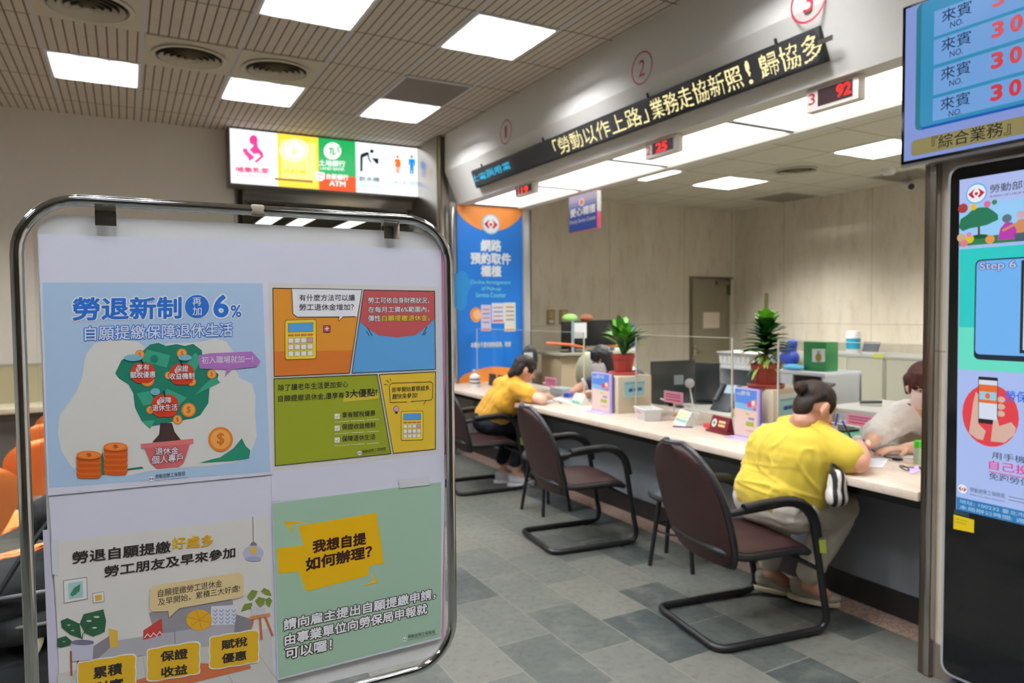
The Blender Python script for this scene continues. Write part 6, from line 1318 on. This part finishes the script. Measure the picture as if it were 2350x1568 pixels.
def shoe(parent, heel, toe, m_up, m_sole, w=.042, z=0., tip=0.):
    h, t = V((heel[0], heel[1], z)), V((toe[0], toe[1], z)); d = (t - h); L = d.length; d.normalize(); s = V((-d.y, d.x, 0)); U = V((0, 0, 1))
    lift = lambda f: U * (tip * (1 - f))
    o = blob('shoe', [(h + d * .05 + U * .055 + lift(.1), .036, h + d * L * .62 + U * .045 + lift(.6), .038), (h + d * .045 + U * .08 + lift(.1), .034, h + d * .1 + U * .085 + lift(.3), .034), (h + d * L * .62 + U * .045 + lift(.6), .038, t - d * .04 + U * .036 + lift(.95), .03)],
             [(h + d * L * .7 + U * .036 + lift(.7), (d * .08, s * w, U * .03))], m_up, parent, .006, 4)
    out = []; N = 28
    for i in range(N):
        a = 2 * pi * i / N; x = (L / 2) * (1 if abs(cos(a)) < .01 else 1) * cos(a); y = w * sin(a) * (1.0 - .12 * max(0, -cos(a))); out.append(h + d * (L / 2 + x) + s * y + U * .001 + lift(.5 + .5 * cos(a)))
    MB().prism(out, (0, 0, .024), m_sole).build('sole', o, bevel=.004, smooth=1.)
    w_ = MB()
    for k in range(3): q = h + d * (L * (.45 + .09 * k)) + U * (.094 - .014 * k) + lift(.5); w_.tube([q - s * .024 - U * .006, q + U * .002, q + s * .024 - U * .006], .004, m_sole, 6)
    w_.build('laces', o); return o
def eyes(parent, c, f, u, r, k=1., iris=(50, 34, 28)):
    for s in (-1, 1):
        p = c + (f * .076 + u * .012 + r * (s * .031)) * k
        e = MB().ell(p, (r * .0125 * k, f * .0125 * k, u * .0095 * k), mat('eye_white', (226, 222, 216), .25), 12).build('eye', parent)
        MB().ell(p + f * .0085 * k, (r * .0058 * k, f * .0052 * k, u * .0058 * k), mat('iris_dark', iris, .2), 10).build('iris', e)
        MB().tube([p + f * .004 * k + u * .022 * k - r * .016 * k, p + f * .010 * k + u * .027 * k, p + f * .004 * k + u * .022 * k + r * .016 * k], .0032 * k, mat('eyebrow', (58, 42, 36), .8), 6).build('eyebrow', parent)
def mask(parent, c, f, u, r, k=1., col=(226, 230, 240)):
    mb = MB(); m_ = mat('mask_%d' % col[2], col, .75); nu, nv = 14, 9; vs = []; fs = []
    for j in range(nv + 1):
        b = -.095 + .105 * j / nv
        for i in range(nu + 1):
            a = radians(-72 + 144 * i / nu); w = .074 - .02 * max(0, (-.03 - b) / .07); ff = .098 - .26 * max(0, -.05 - b) + (.012 * max(0, 1 - abs(b + .02) / .04) * max(0, cos(a * 1.6)))
            vs.append(c + (r * (w * sin(a)) + f * (.022 + (ff - .018) * cos(a)) + u * (b - .004)) * k + f * (.0018 * sin(j * 2.2)))
    W_ = nu + 1
    for j in range(nv):
        for i in range(nu): q = j * W_ + i; fs.append((q, q + 1, q + 1 + W_, q + W_))
    mb.add(vs, fs, m_); o = mb.build('face_mask', parent, smooth=2.)
    mo = o.modifiers.new('s', 'SOLIDIFY'); mo.thickness = .002
    for s in (-1, 1):
        a = c + (r * (s * .07) + f * .045 - u * .008) * k; e = c + (r * (s * .083) - f * .024) * k; b = c + (r * (s * .064) + f * .045 - u * .08) * k
        MB().tube([a, a.lerp(e, .6) + u * .012, e + u * .012, e - u * .018, b.lerp(e, .4), b], .0016, m_, 6).build('ear_loop', parent)
def torso(P, C, L, R, rp, rc, rs, spread):
    lat = (R - L).normalized(); out = []
    for s in (-1, 1): out += [(P + lat * s * spread, rp, C + lat * s * spread * 1.02, rc)]
    out += [(P, rp * 1.02, C, rc * 1.05), (L, rs, R, rs), (C, rc, (L + R) / 2, rs * 1.2), (L, rs, C - lat * spread, rc * .9), (R, rs, C + lat * spread, rc * .9)]
    return out

def build_person(label, loc, J, skin, sz, voxel):
    t = thing('person', label, 'person', loc)
    f, u, r = frame(J['f'], J.get('u', (0, 0, 1))); c = J['head']; k = J.get('k', 1.)
    caps, ells = head_shapes(c, f, u, r, k)
    nb = J['neck']; caps += [(nb, .056 * sz, c - u * .075 - f * .028, .05 * sz), (nb, .05, J['chest'].lerp(nb, .6), .06)]
    caps += [(a, x * .82, b, y * .82) for (a, x, b, y) in torso(J['pelvis'], J['chest'], J['sl'], J['sr'], *J['tr'])]
    for s in 'lr':
        sh, el, wr = J['s' + s], J['e' + s], J['w' + s]; A = J.get('arm', (.05, .042, .027)); caps += limb(sh, el, wr, *A)
        caps += hand_shapes(wr, J['hd' + s], J['hn' + s], J.get('hk', 1.), J.get('curl' + s, .6), J.get('ts' + s, 1))
        if 'k' + s in J: caps += limb(J['h' + s], J['k' + s], J['a' + s], .06 * sz, .045 * sz, .034); a = J['a' + s]; caps.append((a, .036, a + (V(J['f' + s]) * .08) + V((0, 0, -.045)), .03))
        else: caps += [(J['pelvis'], .12, V(J['pelvis']) + V(J['thigh']), .075)]
    body = blob('body', caps, ells, skin, t, voxel, 4)
    return t, c, f, u, r, k

# the woman with the hair bun, nearest visitor
J = dict(f=(.86, -.12, -.46), head=PD(1870, 936, 3.39), neck=PD(1840, 975, 3.42), pelvis=V((2.79, 2.40, .57)), chest=PD(1812, 1045, 3.46), sl=PD(1790, 1008, 3.6), sr=PD(1886, 1014, 3.34),
         el=V((3.02, 2.62, .80)), wl=V((3.12, 2.42, .785)), er=PZ(1968, 1060, .812), wr=PZ(1972, 1024, .85), hdl=(.6, -.6, -.1), hnl=(0, 0, 1), hdr=(.5, .6, .02), hnr=(-.3, -.5, .8), curlr=.95, curll=.4, tsl=-1, tsr=1,
         hl=V((2.79, 2.53, .56)), hr=V((2.79, 2.30, .56)), kl=V((3.04, 2.58, .54)), kr=V((3.08, 2.29, .52)), al=V((2.93, 2.58, .13)), ar=V((2.98, 2.38, .12)), fl=(.8, -.5, 0), fr=(.85, -.5, 0), tr=(.15, .15, .085, .1), arm=(.056, .05, .03), k=1.0, hk=1.)
t, c, f, u, r, k = build_person('woman with a hair bun in a yellow t-shirt leaning over the counter, writing', (2.74, 2.42, 0), J, SKIN, 1.15, .0055)
YT = mat('yellow_jersey', (212, 184, 56), .8, noise_amt=.03, nscale=12, sheen=.2)
caps = torso(J['pelvis'] + V((.01, 0, .05)), J['chest'], J['sl'], J['sr'], .145, .15, .08, .092)
caps += [(J['sr'], .084, J['sr'].lerp(J['er'], .74), .078), (J['sl'], .084, J['sl'].lerp(J['el'], .74), .078), (J['pelvis'] + V((-.02, -.07, .05)), .15, J['pelvis'] + V((-.02, .07, .05)), .15), (J['neck'] + V((-.02, 0, -.045)), .078, J['chest'], .13), (J['sr'].lerp(J['neck'], .5), .08, J['sl'].lerp(J['neck'], .5), .08)]
fw = fold(5, .006, (1, 1, 1.4))
def wr_(p):      # soft creases running down from the shoulders and across the waist
    q = noise.noise(V((p.x * 9 + p.z * 5, p.y * 9 - p.z * 4, p.z * 2.2))); q2 = noise.noise(V((p.x * 3, p.y * 3, p.z * 17 + p.x * 6)))
    if (p - J['er']).length < .2: return fw(p) * .3
    return fw(p) + .007 * max(0, 1 - abs(q) * 7) + .006 * max(0, 1 - abs(q2) * 6) * max(0, min(1, (.86 - p.z) * 6))
shirt = blob('t_shirt', caps, [], YT, t, .0075, 8, wr_)
BEI = mat('beige_trousers', (206, 196, 182), .8, noise_amt=.03, nscale=14)
caps = [(J['hl'] + V((-.02, -.02, 0)), .115, J['kl'], .092), (J['hr'] + V((-.02, .0, 0)), .112, J['kr'], .095), (J['kl'], .092, J['al'] + V((0, 0, .07)), .062), (J['kr'], .095, J['ar'] + V((0, 0, .07)), .062), (J['pelvis'] + V((-.03, -.1, -.0)), .13, J['pelvis'] + V((-.03, .1, 0)), .13)]
blob('trousers', caps, [], BEI, t, .0075, 4, lambda p: fold(9, .006, (1, 1, 2))(p) + .002 * noise.noise(p * 40))
GRS, CRS = mat('grey_suede', (170, 160, 144), .8, noise_amt=.08, nscale=20), mat('cream_sole', (214, 200, 172), .6)
shoe(t, (2.93, 2.47), (3.13, 2.31), GRS, CRS, .046, 0, .035); shoe(t, (2.88, 2.66), (3.08, 2.50), GRS, CRS, .046, 0, .03)
HB = hair_mat('brown_black_hair', (20, 16, 15), (62, 40, 28))
hb = c - f * .112 * k + u * .048 * k
blob('hair', [(c - f * .05 + u * .05, .055, c - f * .075 + u * .05, .045), (c - f * .04 + u * .05 + r * .06, .026, c - f * .072 + u * .0 + r * .03, .024), (c - f * .04 + u * .05 - r * .06, .026, c - f * .072 + u * .0 - r * .03, .024), (c + f * .035 + u * .04 + r * .062, .018, c + f * .035 - u * .008 + r * .069, .007)],
     [(c + u * .056 - f * .014, (r * .080, f * .1, u * .074)), (c - f * .07 - u * .012, (r * .056, f * .04, u * .066))], HB, t, .006, 12, fold(60, .0012, (1, 1, .4)))
ob = blob('hair_bun', [(hb + (r * cos(i) * .019 + u * sin(i) * .019) - f * .008, .017, hb + (r * cos(i + .8) * .019 + u * sin(i + .8) * .019) - f * .008, .017) for i in [q * .785 for q in range(8)]], [(hb - f * .02, (r * .028, f * .028, u * .028))], HB, t, .006, 2, fold(40, .003))
ob['label'] = 'twisted bun of brown hair'
eyes(t, c, f, u, r, k)
d = V((.05, .55, .83)); p = J['wr'] + V((.05, .075, .012)); tp = thing('pen', 'black pen with a blue end in the hand of the woman writing', 'pen', tuple(p))
MB().tube([p - d * .03, p + d * .085], .005, BLACK, 10).build('barrel', tp); MB().tube([p + d * .085, p + d * .105], .0055, mat('pen_blue', (40, 50, 190), .4), 10).build('end_cap', tp)
# striped tote on her lap
g = NT('striped_canvas', .8); wv = g.math('SINE', g.math('ADD', g.math('MULTIPLY', g.math('ADD', g.x, g.math('MULTIPLY', g.y, -.55)), 150), g.math('MULTIPLY', g.noise(9), 5))); STR = g.out(g.mix(g.math('GREATER_THAN', wv, .1), (26, 24, 26), (214, 208, 200)))
pb = PD(1921, 1117, 3.2)
t2 = thing('tote_bag', 'black and white striped tote bag on the lap of the woman with the hair bun', 'bag', tuple(pb))
blob('body', [(pb + V((-.015, .0, -.05)), .042, pb + V((.0, -.0, .045)), .034), (pb + V((.025, .0, -.055)), .038, pb + V((.01, 0, .045)), .03)], [], STR, t2, .008, 4, fold(16, .005)); MB().tube(arc(pb + V((-.03, 0, .06)), pb + V((-.0, .05, .13)), pb + V((.03, 0, .06)), 8), .006, mat('black_strap', (28, 26, 26), .7), 8).build('handle', t2)

# the visitor in dark trousers, farther along
J = dict(f=(.86, -.2, -.44), head=PD(1203, 850, 6.0), neck=PD(1186, 872, 6.03), pelvis=V((2.80, 5.52, .55)), chest=PD(1154, 920, 6.1), sl=PD(1150, 885, 6.2), sr=PD(1184, 892, 5.92),
         el=V((3.0, 5.6, .79)), wl=V((3.18, 5.38, .778)), er=PD(1244, 924, 5.74), wr=V((3.1, 5.17, .79)), hdl=(.5, -.7, 0), hnl=(0, 0, 1), hdr=(.6, .45, -.05), hnr=(-.2, -.4, .8), curlr=.9, curll=.4, tsl=-1, tsr=1,
         hl=V((2.80, 5.62, .54)), hr=V((2.80, 5.43, .54)), kl=V((3.08, 5.6, .53)), kr=V((3.1, 5.38, .53)), al=V((2.88, 5.5, .115)), ar=V((2.93, 5.34, .115)), fl=(.9, -.3, 0), fr=(.9, -.3, 0), tr=(.12, .125, .07, .085), arm=(.045, .04, .026))
J['er'].z = max(.79, J['er'].z)
t, c, f, u, r, k = build_person('person with short dark hair in an orange yellow t-shirt at the far chair', (2.60, 5.36, 0), J, SKIN2, 1., .007)
OYT = mat('orange_yellow_jersey', (226, 166, 40), .8, noise_amt=.03, nscale=12, sheen=.2)
caps = torso(J['pelvis'] + V((.0, 0, .05)), J['chest'], J['sl'], J['sr'], .128, .126, .074, .082) + [(J['sr'], .08, J['sr'].lerp(J['er'], .55), .072), (J['sl'], .08, J['sl'].lerp(J['el'], .55), .072), (J['neck'] + V((-.02, 0, -.04)), .07, J['chest'], .11), (J['sr'].lerp(J['neck'], .5), .076, J['sl'].lerp(J['neck'], .5), .076)]
blob('t_shirt', caps, [], OYT, t, .008, 4, lambda p: fold(8, .007, (1, 1, 1.6))(p) + fold(20, .0025)(p))
NVY = mat('navy_trousers', (26, 28, 42), .8, noise_amt=.08, nscale=14)
blob('trousers', [(J['hl'], .115, J['kl'], .08), (J['hr'], .115, J['kr'], .08), (J['kl'], .08, J['al'] + V((0, 0, .1)), .055), (J['kr'], .08, J['ar'] + V((0, 0, .1)), .055), (J['pelvis'] + V((-.03, -.08, -.0)), .118, J['pelvis'] + V((-.03, .08, 0)), .118)], [], NVY, t, .008, 4, fold(10, .005))
WHS = mat('white_trainer', (216, 214, 222), .6); shoe(t, (2.86, 5.38), (3.08, 5.27), WHS, mat('white_sole', (228, 226, 230), .5), .042); shoe(t, (2.81, 5.53), (3.03, 5.45), WHS, mat('white_sole', (228, 226, 230), .5), .042)
DB = hair_mat('dark_brown_hair', (24, 18, 17), (46, 35, 32))
blob('hair', [(c - f * .05 + u * .0, .066, c - f * .085 - u * .075, .038), (c + u * .01 + r * .06 - f * .045, .034, c - u * .05 + r * .05 - f * .055, .026), (c + u * .01 - r * .06 - f * .045, .034, c - u * .05 - r * .05 - f * .055, .026), (c + f * .055 + u * .07, .034, c + f * .08 + u * .045, .018), (c + f * .04 + u * .04 + r * .065, .02, c + f * .05 + u * .0 + r * .068, .01)], [(c + u * .042 - f * .014, (r * .084, f * .103, u * .088))], DB, t, .007, 3, fold(30, .003, (1, 1, .4)))
eyes(t, c, f, u, r, k)

# the masked clerk with long black hair
J = dict(f=(-.86, -.34, -.36), head=PD(1380, 826, 6.15), neck=V((3.86, 5.02, .98)), pelvis=V((4.12, 5.0, .52)), chest=V((3.97, 5.0, .82)), sr=V((3.84, 5.17, .94)), sl=V((3.84, 4.83, .93)), er=PD(1338, 886, 6.4), wr=PD(1312, 902, 6.3), el=PD(1392, 902, 6.3), wl=PD(1342, 907, 6.2),
         hdr=(-.6, .35, -.25), hnr=(-.1, 0, 1), hdl=(-.5, .6, -.15), hnl=(-.1, 0, 1), curlr=.5, curll=.5, tsr=1, tsl=-1, thigh=V((-.28, 0, 0)), tr=(.12, .115, .065, .08), arm=(.045, .04, .026))
for q_ in ('wr', 'wl', 'er', 'el'): J[q_].z = max(J[q_].z, .785)
t, c, f, u, r, k = build_person('masked clerk with long black hair bending over papers behind the counter', (4.12, 5.0, 0), J, SKIN2, 1., .007)
NAV = mat('navy_blouse', (52, 56, 74), .8); CRM = mat('cream_vest', (206, 194, 178), .8, noise_amt=.04, nscale=20)
caps = torso(J['pelvis'] + V((0, 0, .03)), J['chest'], J['sl'], J['sr'], .132, .128, .076, .085)
blob('vest', caps, [], CRM, t, .009, 4, fold(10, .005))
for s in 'rl': blob('sleeve', [(J['s' + s], .078, J['s' + s].lerp(J['e' + s], .72), .062)], [], NAV, t, .008, 3, fold(14, .004)); a = J['s' + s].lerp(J['e' + s], .70); d = (J['e' + s] - J['s' + s]).normalized(); MB().lathe([(.058, 0), (.066, .002), (.066, .026), (.056, .028)], a + d * .05, WHITE, 20, d, cap=False).build('cuff', t)
MB().tube([J['neck'] + V((.03, -.09, -.0)), J['neck'] + V((.07, -.02, .02)), J['neck'] + V((.03, .07, .0)), J['neck'] + V((-.05, .05, -.06))], .022, mat('cream_collar', (232, 224, 204), .8), 10, flat=.6).build('collar', t)
BH = hair_mat('black_hair', (16, 16, 18), (40, 40, 44))
sd = 1 if r.dot(CR) > 0 else -1; rr = r * sd
blob('hair', [(c - f * .02 + rr * .07 + u * .03, .05, c - f * .0 + rr * .085 - u * .10 , .045), (c + rr * .085 - u * .09, .045, c + rr * .07 - u * .18 + f * .0, .026), (c - f * .07 + u * .02, .062, c - f * .08 - u * .08, .045), (c - rr * .07 - f * .03 + u * .03, .036, c - rr * .066 - f * .035 - u * .05, .024)] + [(c + f * .055 + u * .088 + rr * q, .024, c + f * .088 + u * .05 + rr * (q * 1.2), .01) for q in (-.035, .0, .035)] + [(c + f * .04 + u * .07 + rr * .055, .026, c + f * .05 - u * .03 + rr * .074, .012)],
     [(c + u * .042 - f * .012, (r * .088, f * .104, u * .088))], BH, t, .007, 3, fold(30, .003, (1, 1, .4)))
eyes(t, c, f, u, r, k); mask(t, c, f, u, r, k, (218, 224, 238))
office_chair(4.22, 5.0, .5, .86, .21, 'grey office chair of the masked clerk with long black hair', pi, (96, 98, 104))

# the clerk in the white blouse, half behind the steel column
J = dict(f=(-.72, -.6, -.34), head=PD(2122, 886, 3.80), neck=PD(2118, 955, 3.9), pelvis=V((4.12, 2.38, .52)), chest=V((4.02, 2.36, .82)), sr=PD(2076, 950, 3.97), sl=V((3.98, 2.13, .96)), er=PD(2014, 992, 3.86), wr=PD(1996, 1020, 3.62), el=V((3.72, 2.12, .80)), wl=V((3.5, 2.22, .785)),
         hdr=(-.75, .0, -.1), hnr=(0, 0, 1), hdl=(-.8, .3, 0), hnl=(0, 0, 1), curlr=.5, curll=.3, tsr=1, tsl=-1, thigh=V((-.28, 0, 0)), tr=(.12, .118, .066, .082), arm=(.048, .042, .028))
for q_ in ('wr', 'er'): J[q_].z = max(J[q_].z, .795)
t, c, f, u, r, k = build_person('masked clerk in a white blouse and beige vest beside the steel column', (4.12, 2.38, 0), J, SKIN2, 1., .0065)
BLO = mat('white_blouse', (250, 246, 243), .8, noise_amt=.02, nscale=14); VST = mat('beige_vest', (216, 198, 182), .8, noise_amt=.04, nscale=16)
blob('vest', torso(J['pelvis'] + V((0, 0, .03)), J['chest'], J['sl'], J['sr'], .134, .132, .07, .086), [], VST, t, .009, 4, fold(10, .005))
blob('blouse', [(J['sr'] + V((0, -.03, .0)), .088, J['sr'].lerp(J['er'], .6), .082), (J['sr'].lerp(J['er'], .6), .082, J['er'], .072), (J['er'], .072, J['er'].lerp(J['wr'], .42), .062), (J['sl'], .08, J['sl'].lerp(J['el'], .8), .066), (J['sr'], .076, J['neck'] + V((.02, 0, -.05)), .07), (J['sl'], .076, J['neck'] + V((.02, 0, -.05)), .07), (J['neck'] + V((.03, 0, -.05)), .07, J['chest'] + V((-.06, -.04, .05)), .085)], [], BLO, t, .0075, 3, lambda p: fold(11, .009, (1, 1, 1.4))(p) + fold(26, .003)(p))
RB = hair_mat('reddish_brown_hair', (52, 26, 24), (84, 44, 38))
blob('hair', [(c - f * .07 + u * .02, .062, c - f * .085 - u * .07, .04), (c - r * .07 - f * .02 + u * .03, .034, c - r * .068 - f * .03 - u * .05, .02), (c + r * .07 - f * .02 + u * .03, .034, c + r * .068 - f * .03 - u * .05, .02)] + [(c + f * .055 + u * .088 + r * q, .028, c + f * .088 + u * .044 + r * (q * 1.25), .012) for q in (-.052, -.026, 0, .026, .052)] + [(c + f * .03 + u * .05 + r * s * .064, .022, c + f * .045 - u * .01 + r * s * .072, .011) for s in (-1, 1)],
     [(c + u * .044 - f * .012, (r * .086, f * .104, u * .088))], RB, t, .0065, 3, fold(30, .003, (1, 1, .4)))
eyes(t, c, f, u, r, k); mask(t, c, f, u, r, k, (240, 216, 210)); p = J['sr'] + V((-.06, -.06, .055)); MB().lathe([(0, 0), (.014, 0), (.012, .008), (0, .009)], p, mat('dark_brooch', (70, 72, 84), .4), 14, (-.6, -.6, .5)).build('brooch', t)
office_chair(4.22, 2.38, .5, .9, .21, 'grey office chair of the clerk in the white blouse', pi, (100, 98, 104))
